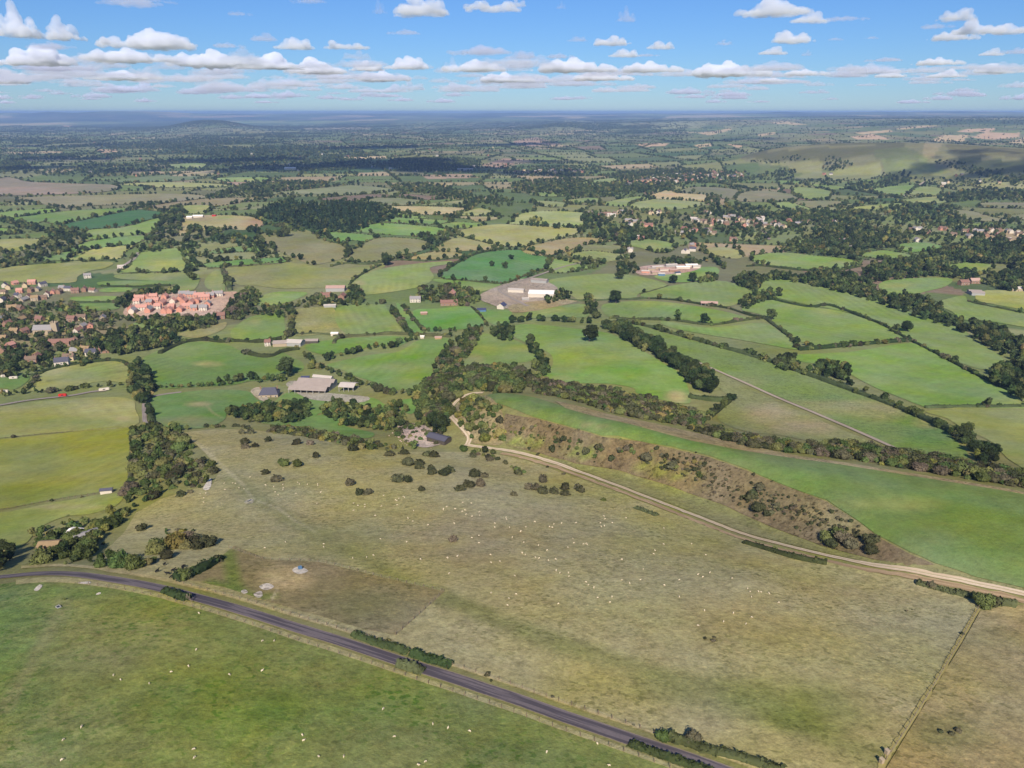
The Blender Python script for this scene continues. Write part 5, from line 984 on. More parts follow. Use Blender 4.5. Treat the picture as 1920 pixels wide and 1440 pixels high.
# --- the far vale: hedges and woods
def in_fields(X, Y):
    m_ = np.zeros(len(X), bool)
    for poly in FIELDS_XY:
        p = np.array(poly); lo, hi = p.min(0), p.max(0); c = np.nonzero((X > lo[0]) & (X < hi[0]) & (Y > lo[1]) & (Y < hi[1]))[0]
        if len(c): m_[c] |= inpoly(X[c], Y[c], poly)
    return m_
FX, FY, FH, FK = [], [], [], []
for a, b in FAR_EDGES:
    a, b = np.array(a), np.array(b); L = np.linalg.norm(b-a); mid = (a+b)/2; d = np.hypot(*mid)
    if d < 900 or d > 16000 or abs(math.degrees(math.atan2(mid[0], mid[1]))) > 41: continue
    if d < 6500:
        n_ = int(L / 8); t = rng.random(n_); p = a + (b-a)*t[:,None]; FX.append(p[:,0]); FY.append(p[:,1]); FH.append(rng.uniform(2.0, 3.6, n_)); FK += pick(rng, dict(scr=1, gsc=1), n_)
    den = rng.uniform(0.25, 1.9); n_ = int(L / (14 if d < 6500 else 20) * den); t = rng.random(n_); p = a + (b-a)*t[:,None] + rng.normal(0, 3, (n_,2))
    FX.append(p[:,0]); FY.append(p[:,1]); FH.append(rng.uniform(6, 12, n_) * (1 if d < 7000 else 1.15)); FK += pick(rng, OAKS, n_)
n_ = 90000
dr = np.sqrt(rng.uniform(3000**2, 14000**2, n_)); ar = np.radians(rng.uniform(-40, 40, n_)); X = np.sin(ar)*dr; Y = np.cos(ar)*dr
k = (woodness(X, Y) > 0.715); X, Y = X[k], Y[k]; FX.append(X); FY.append(Y); FH.append(rng.uniform(9, 15, len(X))); FK += pick(rng, OAKS, len(X))
# wooded hill far left, wooded hanger on the right-hand downs
a0 = float(azel(392, 225)[0]); n_ = 3500; X = math.sin(R(a0))*12400 + rng.normal(0, 330, n_); Y = math.cos(R(a0))*12400 + rng.normal(0, 550, n_); FX.append(X); FY.append(Y); FH.append(rng.uniform(10, 15, n_)); FK += pick(rng, OAKS, n_)
FX, FY, FH = map(np.concatenate, (FX, FY, FH)); FK = np.array(FK)
hx, hy = ground([1385,1500,1640,1760,1920], [300,268,266,266,280])[:,0], 0
zz = zat(FX, FY); px, py, _ = project(np.c_[FX, FY, zz])
onhill = (px > 1380) & (py < 330) & (py > 264) & (np.hypot(FX, FY) < 4300)
downs = (px > 1290) & (py < 264); k = ~in_fields(FX, FY) & ~(downs & (rng.random(len(FX)) < 0.8)) & (px > -60) & (px < 1980) & (py < 505) & ~onhill
FAR = dict(x=FX[k], y=FY[k], z=zz[k], h=FH[k], k=FK[k])

# ------------------------------------------------------------------ place them
CLASS = {'oak':'tree','ash':'tree','yel':'tree','con':'conifer','scr':'shrub','gsc':'shrub','ysc':'shrub'}
NAME = {'tree':('broadleaf_tree','tree'), 'conifer':('conifer_tree','conifer'), 'shrub':('shrub','bush')}
PL = [(p, p[3] / math.dist(p[:3], (0,0,CAMZ))) for p in PLANTS]
rest = {k: [] for k in LOW}; counts = {}
px_, py_, fwd = project(np.array([[p[0], p[1], p[2]] for p, _ in PL]))
order = sorted(range(len(PL)), key=lambda i: -PL[i][1]); PROUD = random.Random(5)
LIMIT = {'tree': 300, 'conifer': 120, 'shrub': 300}
for i in order:
    p, sz = PL[i]; cl = CLASS[p[4]]; inview = -20 < px_[i] < 1940 and py_[i] < 1455
    if not inview: continue
    if counts.get(cl, 0) < LIMIT[cl]:
        counts[cl] = counts.get(cl, 0) + 1
        cm, tm = PROUD.choice(PRO[p[4]]); nm, cat = NAME[cl]
        e = empty(nm, (p[0], p[1], p[2] - 0.05), PROUD.uniform(0, 6.28), p[3]/10.0)
        e.scale = (p[3]/10*PROUD.uniform(.88,1.12), p[3]/10*PROUD.uniform(.88,1.12), p[3]/10*PROUD.uniform(.9,1.1))
        tag(e, p[5], cat, p[6] or None)
        add('crown' if cl != 'shrub' else 'foliage', cm, parent=e); add('trunk' if cl != 'shrub' else 'stem', tm, parent=e)
    else: rest[p[4]].append(p[:4])
def scatter(name, pts, meshes, label):
    """one object: a cloud of points with a plant on each (geometry nodes)"""
    pts = np.asarray(pts); n_ = len(pts); rng = np.random.default_rng(n_)
    me = bpy.data.meshes.new(name); me.vertices.add(n_); me.vertices.foreach_set('co', pts[:,:3].astype(np.float32).ravel())
    s = np.repeat((pts[:,3]/10)[:,None], 3, 1) * rng.uniform(.85, 1.15, (n_,3))
    a = me.attributes.new('psize', 'FLOAT_VECTOR', 'POINT'); a.data.foreach_set('vector', s.astype(np.float32).ravel())
    a = me.attributes.new('pturn', 'FLOAT_VECTOR', 'POINT'); a.data.foreach_set('vector', np.c_[np.zeros((n_,2)), rng.uniform(0, 6.28, n_)].astype(np.float32).ravel())
    a = me.attributes.new('pkind', 'INT', 'POINT'); a.data.foreach_set('value', rng.integers(0, len(meshes), n_).astype(np.int32))
    o = add(name, me); ng = bpy.data.node_groups.new(name, 'GeometryNodeTree')
    ng.interface.new_socket('Geometry', in_out='INPUT', socket_type='NodeSocketGeometry'); ng.interface.new_socket('Geometry', in_out='OUTPUT', socket_type='NodeSocketGeometry')
    N, Lk = ng.nodes, ng.links; gi, go = N.new('NodeGroupInput'), N.new('NodeGroupOutput')
    mp = N.new('GeometryNodeMeshToPoints'); ip = N.new('GeometryNodeInstanceOnPoints'); jn = N.new('GeometryNodeJoinGeometry')
    for m_ in meshes[::-1]:
        src = bpy.data.objects.new('plant', m_); oi = N.new('GeometryNodeObjectInfo'); oi.inputs['Object'].default_value = src; oi.inputs['As Instance'].default_value = True
        Lk.new(oi.outputs['Geometry'], jn.inputs[0])
    def att(nm, ty):
        q = N.new('GeometryNodeInputNamedAttribute'); q.data_type = ty; q.inputs['Name'].default_value = nm
        return [x for x in q.outputs if x.enabled][0]
    ip.inputs['Pick Instance'].default_value = True
    Lk.new(gi.outputs[0], mp.inputs[0]); Lk.new(mp.outputs[0], ip.inputs['Points']); Lk.new(jn.outputs[0], ip.inputs['Instance'])
    Lk.new(att('psize', 'FLOAT_VECTOR'), ip.inputs['Scale']); Lk.new(att('pturn', 'FLOAT_VECTOR'), ip.inputs['Rotation']); Lk.new(att('pkind', 'INT'), ip.inputs['Instance Index'])
    Lk.new(ip.outputs[0], go.inputs[0]); md = o.modifiers.new('plants', 'NODES'); md.node_group = ng
    return tag(o, label, kind='stuff')
for k in LOW:
    pts = [list(p) for p in rest[k]]; m_ = FAR['k'] == k
    if m_.any(): pts += list(np.c_[FAR['x'], FAR['y'], FAR['z'], FAR['h']][m_])
    if pts:
        nm = {'oak':'distant_oaks','ash':'distant_ashes','yel':'distant_turning_trees','con':'distant_conifers','scr':'distant_brown_scrub','gsc':'distant_green_scrub','ysc':'distant_yellow_scrub'}[k]
        scatter(nm, pts, LOW[k], 'distant ' + {'oak':'dark hedgerow trees and woods','ash':'pale hedgerow trees and woods','yel':'trees turning yellow','con':'conifers','scr':'brownish hedges and scrub','gsc':'green hedges and scrub','ysc':'yellowish bushes'}[k] + ' across the vale')
print('PLANTS', len(PLANTS), counts, {k: len(v) for k, v in rest.items()}, 'FAR', len(FAR['x']))
# ------------------------------------------------------------------ buildings
def box(bm, x0, x1, y0, y1, z0, z1):
    v = [bm.verts.new(p) for p in ((x0,y0,z0),(x1,y0,z0),(x1,y1,z0),(x0,y1,z0),(x0,y0,z1),(x1,y0,z1),(x1,y1,z1),(x0,y1,z1))]
    for f in ((0,3,2,1),(4,5,6,7),(0,1,5,4),(1,2,6,5),(2,3,7,6),(3,0,4,7)): bm.faces.new([v[i] for i in f])
def bmesh_obj(name, fn, m_):
    bm = bmesh.new(); fn(bm); bmesh.ops.recalc_face_normals(bm, faces=bm.faces[:]); me = bpy.data.meshes.new(name); bm.to_mesh(me); bm.free()
    if m_: me.materials.append(m_)
    return me
BR = lambda n_, c, **k: solid(n_, c, **k)
WALLS = {'brick': BR('red_brick', (150,122,106)), 'pink': BR('new_pink_brick', (196,146,130)), 'white': BR('white_render', (206,202,192), var=.08), 'stone': BR('grey_stone', (172,160,140)), 'cream': BR('cream_render', (206,190,160)), 'dark': BR('dark_boarding', (84,80,76)), 'metal': BR('grey_cladding', (160,164,166)), 'blue': BR('blue_steel', (84,126,168)), 'redp': BR('red_paint', (190,50,44)), 'tan': BR('tan_boarding', (176,150,120))}
ROOFS = {'red': BR('red_tiles', (136,106,98), scale=1.2, var=.2), 'orange': BR('new_orange_tiles', (190,146,136), scale=1.2, var=.15), 'grey': BR('grey_slates', (146,146,150), scale=1.2, var=.15), 'slate': BR('dark_slates', (86,88,104), scale=1.2, var=.15), 'brown': BR('brown_tiles', (124,108,96), scale=1.2, var=.2), 'pale': BR('pale_roof_sheets', (190,186,182), var=.1), 'navy': BR('navy_slates', (66,76,110), var=.1), 'white': BR('white_roof', (236,236,236), var=.04), 'pink': BR('pink_roof', (180,154,146), var=.12), 'thatch': BR('thatch', (150,132,104), var=.2), 'sheet': BR('fibre_cement_roof', (158,150,146), scale=.25, var=.12)}
M_WIN = solid('window_glass', (0.03,0.035,0.045), 0.25, 0.1, photo=False, spec=0.5); M_FRAME = solid('white_frames', (230,230,226), var=.04)
_cache = {}
def gable_meshes(L, Wd, H, rise, wall, roof, hip=0.0):
    key = (L, Wd, H, rise, wall, roof, hip)
    if key in _cache: return _cache[key]
    l, w = L/2, Wd/2; oh = 0.35
    def walls(bm):
        pr = [(-w,-2.5),(w,-2.5),(w,H),(0,H+rise*(1 if not hip else 0.02)),(-w,H)]
        a = [bm.verts.new((-l, y, z)) for y, z in pr]; b = [bm.verts.new((l, y, z)) for y, z in pr]
        bm.faces.new(a[::-1]); bm.faces.new(b)
        for i in range(5): bm.faces.new((a[i], a[(i+1)%5], b[(i+1)%5], b[i]))
    def roofs(bm):
        s = rise/w; t = 0.18
        for sg in (-1, 1):
            e = [(-l-oh, sg*(w+oh), H - s*oh), (l+oh, sg*(w+oh), H - s*oh), (l+oh-hip, 0, H+rise), (-l-oh+hip, 0, H+rise)]
            lo = [bm.verts.new((x,y,z+0.04)) for x,y,z in e]; hi = [bm.verts.new((x,y,z+0.04+t)) for x,y,z in e]
            bm.faces.new(lo); bm.faces.new(hi[::-1])
            for i in range(4): bm.faces.new((lo[i], lo[(i+1)%4], hi[(i+1)%4], hi[i]))
        if hip:
            for sg in (-1, 1):
                e = [(sg*(l+oh), -w-oh, H-s*oh+.22), (sg*(l+oh), w+oh, H-s*oh+.22), (sg*(l+oh-hip), 0, H+rise+.22)]
                bm.faces.new([bm.verts.new(p) for p in e])
    r = (bmesh_obj('wall', walls, WALLS[wall]), bmesh_obj('roof', roofs, ROOFS[roof])); _cache[key] = r; return r
CHIM = {k: bmesh_obj('chimney', lambda bm: (box(bm, -.35,.35,-.3,.3,-1.2,1.1), box(bm, -.42,.42,-.37,.37,1.1,1.25), box(bm, -.12,.12,-.12,.12,1.25,1.6)), WALLS[k]) for k in ('brick','stone','pink')}
WINM = bmesh_obj('window', lambda bm: box(bm, -.55,.55,-.05,.06,-.6,.6), M_WIN); FRM = bmesh_obj('frame', lambda bm: (box(bm,-.65,.65,-.03,.09,.6,.7), box(bm,-.7,.7,-.05,.14,-.72,-.6), box(bm,-.65,-.55,-.03,.09,-.6,.6), box(bm,.55,.65,-.03,.09,-.6,.6)), M_FRAME)
DOORM = bmesh_obj('door', lambda bm: (box(bm, -.45,.45,-.05,.07,0,2.05), box(bm, -.55,.55,-.05,.3,2.05,2.2)), WALLS['dark'])
rh = random.Random(3)
def site(px, py, z_off=0.0):
    g_ = ground(px, py)[0]; return Vector((float(g_[0]), float(g_[1]), float(g_[2]) + z_off))
def house(px, py, L=10, Wd=7, H=4.8, rise=2.8, wall='brick', roof='red', rot=None, detail=2, name='house', label='house', group=None, cat='house', chim='brick', hip=0.0):
    rot = rh.uniform(-.5, .5) + rh.choice((0, math.pi/2)) if rot is None else rot
    e = empty(name, site(px, py), rot); wm, rm = gable_meshes(L, Wd, H, rise, wall, roof, hip)
    add('wall', wm, parent=e); ro = add('roof', rm, parent=e)
    if detail >= 1 and chim:
        add('chimney', CHIM[chim], parent=ro, loc=(L/2-0.9, 0, H+rise))
        if L > 9: add('chimney', CHIM[chim], parent=ro, loc=(-L/2+0.9, 0, H+rise))
    if detail >= 2:
        for sg in (-1, 1):
            k = max(2, int(L/3.2))
            for fl in ([1.5, 3.8] if H > 4.2 else [1.5]):
                for i in range(k):
                    x = -L/2 + L*(i+.5)/k
                    if fl < 2 and i == k//2: continue
                    w_ = add('window', WINM, parent=e, loc=(x, sg*Wd/2, fl), rz=0 if sg > 0 else math.pi); add('frame', FRM, parent=w_)
            add('door', DOORM, parent=e, loc=(-L/2 + L*(k//2+.5)/k, sg*Wd/2, 0), rz=0 if sg > 0 else math.pi)
    return tag(e, label, cat, group)
# the old village at the left
VH = [(35,225),(110,205),(180,225),(235,203),(30,270),(145,265),(225,260),(270,250),(310,218),(85,325),(175,325),(255,320),(315,310),(380,270),(430,270),(495,250),(545,265),(610,255),(670,258),(150,390),(590,460),(520,470),(745,465),(650,515),(600,525),(565,548),(110,560),(60,505),(20,605),(80,665),(40,695),(230,770),(265,750),(500,750),(660,715),(545,705),(620,695),(755,695),(520,625),(160,475),(10,465),(90,388),(60,240),(205,310),(340,290),(130,300),(450,245),(20,330),(180,560),(290,470)]
cmb = [('pink','orange'),('brick','red'),('white','slate'),('cream','brown'),('brick','brown'),('stone','grey'),('white','red'),('stone','thatch')]
desc = {'pink':'pink brick','brick':'brick','white':'white rendered','cream':'cream rendered','stone':'stone'}; rdesc = {'orange':'orange tiled','red':'red tiled','slate':'dark slate','brown':'brown tiled','grey':'grey slate','thatch':'thatched','pale':'pale'}
for tx, ty in VH:
    w_, r_ = cmb[rh.choice((1,2,2,3,4,4,5,5,6,7,0))] if ty > 230 else cmb[rh.choice((1,2,3,5,0))]
    house(tx*.2604, 480+ty*.2604, rh.choice((8,9,10,11)), 6.2, rh.choice((4.2,4.4,3.0)), 2.7, w_, r_, label=f'{desc[w_]} house with {rdesc[r_]} roof in the village at the left', group='houses of the left village')
house(118, 686, 12, 9, 5.5, 3.2, 'white', 'slate', rot=.35, label='white house with dark slate roof at the lower edge of the village', group=None)
house(118, 648, 26, 8, 4.2, 3.4, 'brick', 'red', rot=.12, label='long red-roofed brick building beside the church tower')
ch = house(84, 626, 20, 9, 6, 4.5, 'stone', 'grey', rot=.1, detail=0, name='church', label='grey stone church with a square tower in the village', cat='church', chim=None)
tw = bmesh_obj('tower', lambda bm: box(bm, -3,3,-3,3,-2.5,13), WALLS['stone']); t_ = add('tower', tw, parent=ch, loc=(12.5, 0, 0))
par = bmesh_obj('parapet', lambda bm: [box(bm, x-.6, x+.6, y-.6, y+.6, 13, 14.2) for x in (-2.6,0,2.6) for y in (-2.6,0,2.6) if x or y], WALLS['stone']); add('parapet', par, parent=t_)
for s_ in (-1,1):
    for k in range(4): w_ = add('window', WINM, parent=ch, loc=(-7+4.5*k, s_*4.5, 3), rz=0 if s_ > 0 else math.pi, sc=(1,1,2.0))
# the new red-roofed estate
NB = [(945,398,'o'),(990,345,'o'),(1025,392,'o'),(1060,315,'o'),(1110,310,'o'),(1080,352,'g'),(1140,382,'o'),(1190,412,'o'),(1190,310,'o'),(1250,342,'o'),(1300,322,'o'),(1330,344,'o'),(1380,352,'o'),(1300,402,'o'),(1170,355,'o'),(1440,304,'o'),(1475,314,'o'),(1400,392,'g'),(960,412,'g'),(1075,404,'g'),(1330,290,'g'),(1380,295,'g'),(1520,303,'g'),(1570,290,'g'),(1470,392,'g'),(1500,362,'g'),(1240,385,'o'),(1355,380,'o'),(1010,320,'o'),(1420,340,'o'),(1225,410,'o'),(1110,340,'o')]
for tx, ty, k in NB:
    house(tx*.2604, 480+ty*.2604, rh.choice((8,10,14)), 7, 4.8, 3.0, 'pink' if rh.random() < .8 else 'white', 'orange' if k == 'o' else 'grey', rot=rh.choice((0.1,1.67))+rh.uniform(-.1,.1),
          label=('new pink brick house with orange tiled roof on the estate' if k == 'o' else 'new house with pale grey roof on the estate'), group='new houses of the estate', chim='pink')
house(415, 597, 10, 8, 4.8, 3.2, 'brick', 'red', rot=.2, label='single red-roofed brick house just right of the copse under the estate')
# farms and cottages of the centre
def multi(name, px, py, rot, spans, L, Wd, H, rise, wall, roof, label, posts=0, cat='barn', group=None, skylights=0):
    e = empty(name, site(px, py), rot); wm, rm = gable_meshes(L, Wd, H, rise, wall, roof)
    for k in range(spans):
        y = (k - (spans-1)/2) * Wd
        if not posts or k: add('wall', wm, parent=e, loc=(0, y, 0))
        r_ = add('roof', rm, parent=e, loc=(0, y, 0.003*k))
        for q in range(skylights):
            s_ = bmesh_obj('skylight', lambda bm: box(bm, -.6,.6,-.5*Wd*.35,.5*Wd*.35,0,.06), ROOFS['white']); s2 = add('skylight', s_, parent=r_, loc=(-L/2+L*(q+.5)/skylights, -Wd*.25, H+rise*.5+.30)); s2.rotation_euler = (math.atan2(rise, Wd/2), 0, 0)
    if posts:
        pm = bmesh_obj('post', lambda bm: box(bm, -.2,.2,-.2,.2,-2,H), WALLS['metal'])
        for k in range(posts):
            for y in ((-spans*Wd/2+.2, -spans*Wd/2+Wd-.2) if spans > 1 else (-Wd/2+.2, Wd/2-.2)): add('post', pm, parent=e, loc=(-L/2+.4+(L-.8)*k/(posts-1), y, 0))
    return tag(e, label, cat, group)
multi('barn', 588, 731, -.12, 3, 32, 9.5, 5, 1.9, 'metal', 'sheet', 'large grey three-span barn with open bays at the farm', posts=7, skylights=0)
multi('open_shed', 654, 731, -.15, 1, 13, 12, 4.6, 1.8, 'metal', 'pale', 'small pale open-sided shed right of the large barn', posts=4)
multi('shed', 606, 712, -.25, 1, 18, 5, 3, 1.2, 'metal', 'pale', 'long narrow pale shed behind the large barn')
multi('shed', 573, 712, .1, 1, 7, 4, 2.8, .8, 'dark', 'navy', 'small navy-roofed shed behind the large barn')
house(506, 742, 15, 11, 3.0, 4.2, 'stone', 'slate', rot=.12, label='house with hipped dark slate roof left of the large barn', hip=3.0)
house(503, 648, 6, 6, 4.6, 2.4, 'white', 'red', rot=.1, label='small white cottage with red roof at the grey farmyard')
multi('barn', 526, 648, .15, 1, 14, 9, 3.6, 2.2, 'stone', 'sheet', 'pale barn in the grey farmyard, left one'); multi('barn', 554, 647, -.15, 1, 17, 12, 4.2, 2.2, 'metal', 'pale', 'pale grey barn in the grey farmyard, right one'); multi('shed', 585, 643, 0.05, 1, 14, 7, 3.2, 1.4, 'dark', 'sheet', 'dark low shed at the right end of the grey farmyard')
multi('barn', 630, 545, .05, 1, 26, 13, 5, 2.6, 'metal', 'pink', 'large pinkish-roofed barn at the brick farm'); house(612, 558, 14, 7, 4.4, 2.8, 'brick', 'red', rot=.2, label='red-roofed brick farmhouse, left of the brick farm'); house(642, 560, 12, 8, 4.4, 3, 'brick', 'red', rot=1.5, label='red-roofed brick house, right of the brick farm')
multi('shed', 619, 576, .1, 1, 15, 6, 3, 1, 'metal', 'pale', 'pale shed on the top edge of the square field'); multi('shed', 628, 629, 0, 1, 8, 5, 3, .9, 'white', 'white', 'small white shed under the square field')
multi('shed', 792, 634, 0, 1, 4, 3, 2.4, .6, 'white', 'white', 'tiny white shed beside the lane hedge at centre'); multi('shed', 822, 636, 0, 1, 7, 4, 2.4, .8, 'tan', 'pink', 'tiny pink-roofed field shed right of the tiny white one')
house(848, 557, 9, 8, 6, 4, 'brick', 'orange', rot=1.4, label='tall cottage with orange roof among the centre trees'); house(842, 572, 22, 7, 4.2, 2.8, 'brick', 'red', rot=.1, label='long red brick cottage row among the centre trees'); house(779, 566, 14, 8, 5, 2.8, 'white', 'grey', rot=.06, label='white house with grey roof left of the red cottages'); multi('hut', 795, 590, .1, 1, 8, 5, 2.6, 1.2, 'brick', 'pink', 'small brick hut in the bright rectangular field')
house(941, 578, 11, 9, 4.2, 3, 'white', 'navy', rot=1.2, label='white house with navy roof by the white-roofed yard'); multi('shed', 903, 584, .05, 1, 11, 7, 3, 1.4, 'blue', 'navy', 'navy-roofed low building beside the garden')
multi('warehouse', 1015, 555, -.1, 2, 34, 12, 5.5, 1.2, 'white', 'white', 'white-roofed warehouse in the yard', cat='warehouse'); multi('warehouse', 1012, 530, -.35, 1, 24, 12, 5, 1.4, 'metal', 'sheet', 'grey warehouse at the back of the yard', cat='warehouse'); multi('warehouse', 968, 548, -.2, 1, 22, 9, 4.5, 1, 'white', 'pale', 'pale warehouse in the left of the yard', cat='warehouse'); multi('shed', 985, 563, 0.1, 1, 9, 5, 3, .8, 'metal', 'pale', 'small shed at the front of the yard')
multi('pavilion', 1329, 572, -.12, 1, 21, 8, 3.2, 1.8, 'pink', 'pink', 'long low pavilion with pink roof on the pasture', posts=5, cat='pavilion')
multi('shed', 823, 828, -.55, 1, 13, 6.5, 3, 1.2, 'dark', 'slate', 'dark grey shed at the rubble yard by the track'); multi('hut', 201, 925, .2, 1, 5.2, 2.4, 2.2, .6, 'white', 'slate', 'white hut with dark roof in the olive field'); multi('shed', 143, 1004, -.2, 1, 4.6, 3.4, 2.4, .4, 'dark', 'white', 'shed with white roof in the roadside grove'); multi('shed', 163, 1010, .7, 1, 8, 4, 2.2, .6, 'metal', 'grey', 'grey-roofed shed in the roadside grove'); multi('shed', 95, 1028, .1, 1, 7, 4, 2.2, .8, 'tan', 'thatch', 'low tan shed in the roadside grove')
multi('shed', 1829, 552, -.2, 2, 16, 9, 4, 1.4, 'metal', 'sheet', 'grey sheds by the pale paddock at right'); house(1806, 534, 14, 8, 4.6, 3, 'brick', 'red', rot=.2, label='red-roofed house left of the two at the right edge'); house(1826, 531, 14, 8, 4.6, 3, 'brick', 'pink', rot=.1, label='pink-roofed house near the right edge'); house(1908, 533, 20, 9, 5, 2.6, 'white', 'pale', rot=.1, label='white house at the right edge, upper one'); house(1905, 546, 18, 8, 4, 2.4, 'stone', 'pale', rot=.1, label='pale house at the right edge, lower one')
house(229, 503, 12, 8, 3.6, 2, 'white', 'pale', rot=.3, label='white pavilion at the corner of the sports field'); house(165, 521, 10, 7, 4.8, 2.6, 'white', 'grey', rot=.4, label='white house behind the village, under the olive strip')
multi('marquee', 372, 408, .1, 1, 22, 10, 4, 2, 'white', 'white', 'white marquee on the bare mound, right one', cat='tent'); multi('marquee', 356, 410, .1, 1, 12, 9, 4, 2, 'white', 'white', 'white marquee on the bare mound, left one', cat='tent'); multi('shed', 402, 406, 0, 1, 8, 6, 4, 1, 'redp', 'red', 'red shed on the bare mound')
multi('warehouse', 545, 318, 0, 1, 50, 25, 8, 3, 'white', 'white', 'white industrial roof far off left of centre', cat='warehouse'); multi('warehouse', 872, 320, 0, 2, 70, 22, 8, 2, 'metal', 'pale', 'pale industrial roofs in the far cloud shadow', cat='warehouse')
# the pink depot
for k, (px, py, wl, rf, L) in enumerate([(1210,512,'pink','pale',12),(1228,514,'stone','pink',12),(1246,508,'white','pink',18),(1232,504,'stone','pale',20),(1262,510,'brick','pink',12),(1280,504,'white','white',22),(1296,500,'white','white',20),(1258,500,'metal','pale',20),(1305,503,'white','pale',12),(1222,507,'stone','sheet',12),(1240,517,'blue','pale',10),(1270,515,'white','navy',8)]):
    multi('depot_shed', px, py, rh.uniform(-.3,.3), 1, L, 7, 3.6, 1.2, wl, rf, f'{rdesc.get(rf, rf)}-roofed depot shed over {dict(pink="pink", white="white", stone="stone", brick="brick", metal="grey", blue="blue")[wl]} walls', cat='shed', group='sheds of the pink depot')
# villages of the middle distance
MV = [(575,775),(620,790),(660,785),(700,790),(740,780),(790,765),(850,770),(1000,775),(1050,770),(835,830),(870,840),(905,835),(940,855),(980,865),(850,855),(1310,820),(1340,830),(1390,840),(1420,860),(1450,830),(1500,840),(1540,850),(1560,815),(1590,800),(1640,815),(1660,830),(1700,835),(1740,840),(1780,820),(1800,812),(1800,850),(1830,870),(1760,862),(1690,862),(1640,852),(1880,850),(1910,870),(1240,890),(1215,920),(1280,910),(1320,900),(1400,900),(1420,920),(760,950),(740,945),(850,1045),(1290,1010),(1300,1040),(1260,1055),(1420,775),(930,960),(1600,970)]
MV2 = [(20,830),(50,860),(130,860),(180,880),(250,830),(310,850),(360,840),(450,850),(550,840),(610,980),(660,1020),(1090,905),(1160,890),(1220,915),(1150,970),(1340,890),(1410,935),(1520,910),(1520,945),(1600,910),(1650,935),(1690,900),(1730,905),(1740,935),(1820,910),(1880,930),(1910,930),(1780,980),(1810,975),(1340,560),(1370,550),(1330,580),(1430,500),(1470,495),(1600,540),(1740,555),(155,600),(480,490),(530,490)]
for lst, ox, nm in ((MV, 960, 'the middle village right of centre'), (MV2, 1420, 'the village among trees at right')):
    for tx, ty in lst:
        for rep in range(2 if ty > 600 else 1):
            w_, r_ = rh.choice((('white','grey'),('cream','brown'),('stone','grey'),('brick','brown'),('white','slate'),('stone','brown'),('pink','red'),('white','pale')))
            house(ox + tx*.2604 + rep*rh.uniform(-7,7), 200 + ty*.2604 + rep*rh.uniform(-2.5,1), rh.choice((10,12,15)), 8, 5, 3.0, w_, r_, detail=1, label=f'{desc[w_]} house with {rdesc[r_]} roof in {nm}', group='houses of ' + nm)
FH_ = []
for k in range(110):
    px = rh.uniform(1175, 1395); FH_.append((px, float(np.interp(px, [1175,1300,1395], [344,330,330])) + rh.gauss(0, 4)))
for k in range(34): FH_.append((rh.uniform(965, 1100), 322 + rh.gauss(0, 2)))
for k in range(46): FH_.append((rh.uniform(100, 950), 262 + 70*rh.random()))
WK, RK = list(WALLS), list(ROOFS); vs, fs, mi, off = [], [], [], 0
for px, py in FH_:      # too small to tell apart: one mass of houses, still real walls and roofs
    w_, r_ = rh.choice((('white','grey'),('cream','brown'),('pink','brown'),('brick','red'),('white','pale'),('stone','slate')))
    wm, rm = gable_meshes(13, 9, 5.5, 3.4, w_, r_); M4 = Matrix.Translation(site(px, py)) @ Matrix.Rotation(rh.uniform(0, 3), 4, 'Z')
    for me, k in ((wm, WK.index(w_)), (rm, len(WK) + RK.index(r_))):
        vs += [tuple(M4 @ q.co) for q in me.vertices]; fs += [[i + off for i in p.vertices] for p in me.polygons]; mi += [k]*len(me.polygons); off += len(me.vertices)
me = bpy.data.meshes.new('distant_houses'); me.from_pydata(vs, [], fs); me.polygons.foreach_set('material_index', mi); o = add('distant_houses', me, [WALLS[k] for k in WK] + [ROOFS[k] for k in RK]); tag(o, 'tiny houses of the far villages and farms across the vale', kind='stuff')

# ------------------------------------------------------------------ small things of the foreground
def caravan(px, py, L, label, m_='white', name='caravan', cat='caravan', rot=0.2):
    e = empty(name, site(px, py, .15), rot)
    def body(bm):
        box(bm, -L/2, L/2, -1.1, 1.1, .5, 2.5); bmesh.ops.bevel(bm, geom=bm.edges[:], offset=.3, segments=2, affect='EDGES')
    add('body', bmesh_obj('body', body, WALLS[m_]), parent=e); wh = bmesh_obj('wheel', lambda bm: bmesh.ops.create_cone(bm, cap_ends=True, segments=12, radius1=.35, radius2=.35, depth=.2, matrix=Matrix.Rotation(math.pi/2, 4, 'X')), WALLS['dark'])
    for s_ in (-1,1): add('wheel', wh, parent=e, loc=(.3, s_*1.0, .35)); w_ = add('window', WINM, parent=e, loc=(0, s_*1.09, 1.7), rz=0 if s_ > 0 else math.pi, sc=(1.6,.6,.6))
    return tag(e, label, cat)
caravan(26, 711, 7, 'white caravan in the small field left of the striped field'); caravan(8, 737, 7, 'white caravan at the left edge by the lane'); caravan(196, 733, 8, 'white lorry box beside the lane under the striped field', rot=.4, name='lorry_box', cat='lorry'); caravan(118, 744, 6, 'red van on the lane under the striped field', 'redp', 'van', 'van'); caravan(8, 708, 5, 'small white trailer at the left edge', name='trailer', cat='trailer')
e = empty('water_tank', site(563, 1068, .1), .5, .62); add('tank', bmesh_obj('tank', lambda bm: (box(bm, -.9,.9,-.8,.8,.12,1.7), [box(bm, x-.05,x+.05,-.86,.86,.12,1.75) for x in (-.6,0,.6)]), WALLS['blue']), parent=e); add('base', bmesh_obj('base', lambda bm: box(bm, -1.1,1.1,-1,1,-.4,.12), WALLS['stone']), parent=e); tag(e, 'blue water tank on a pale slab in the roadside paddock', 'tank')
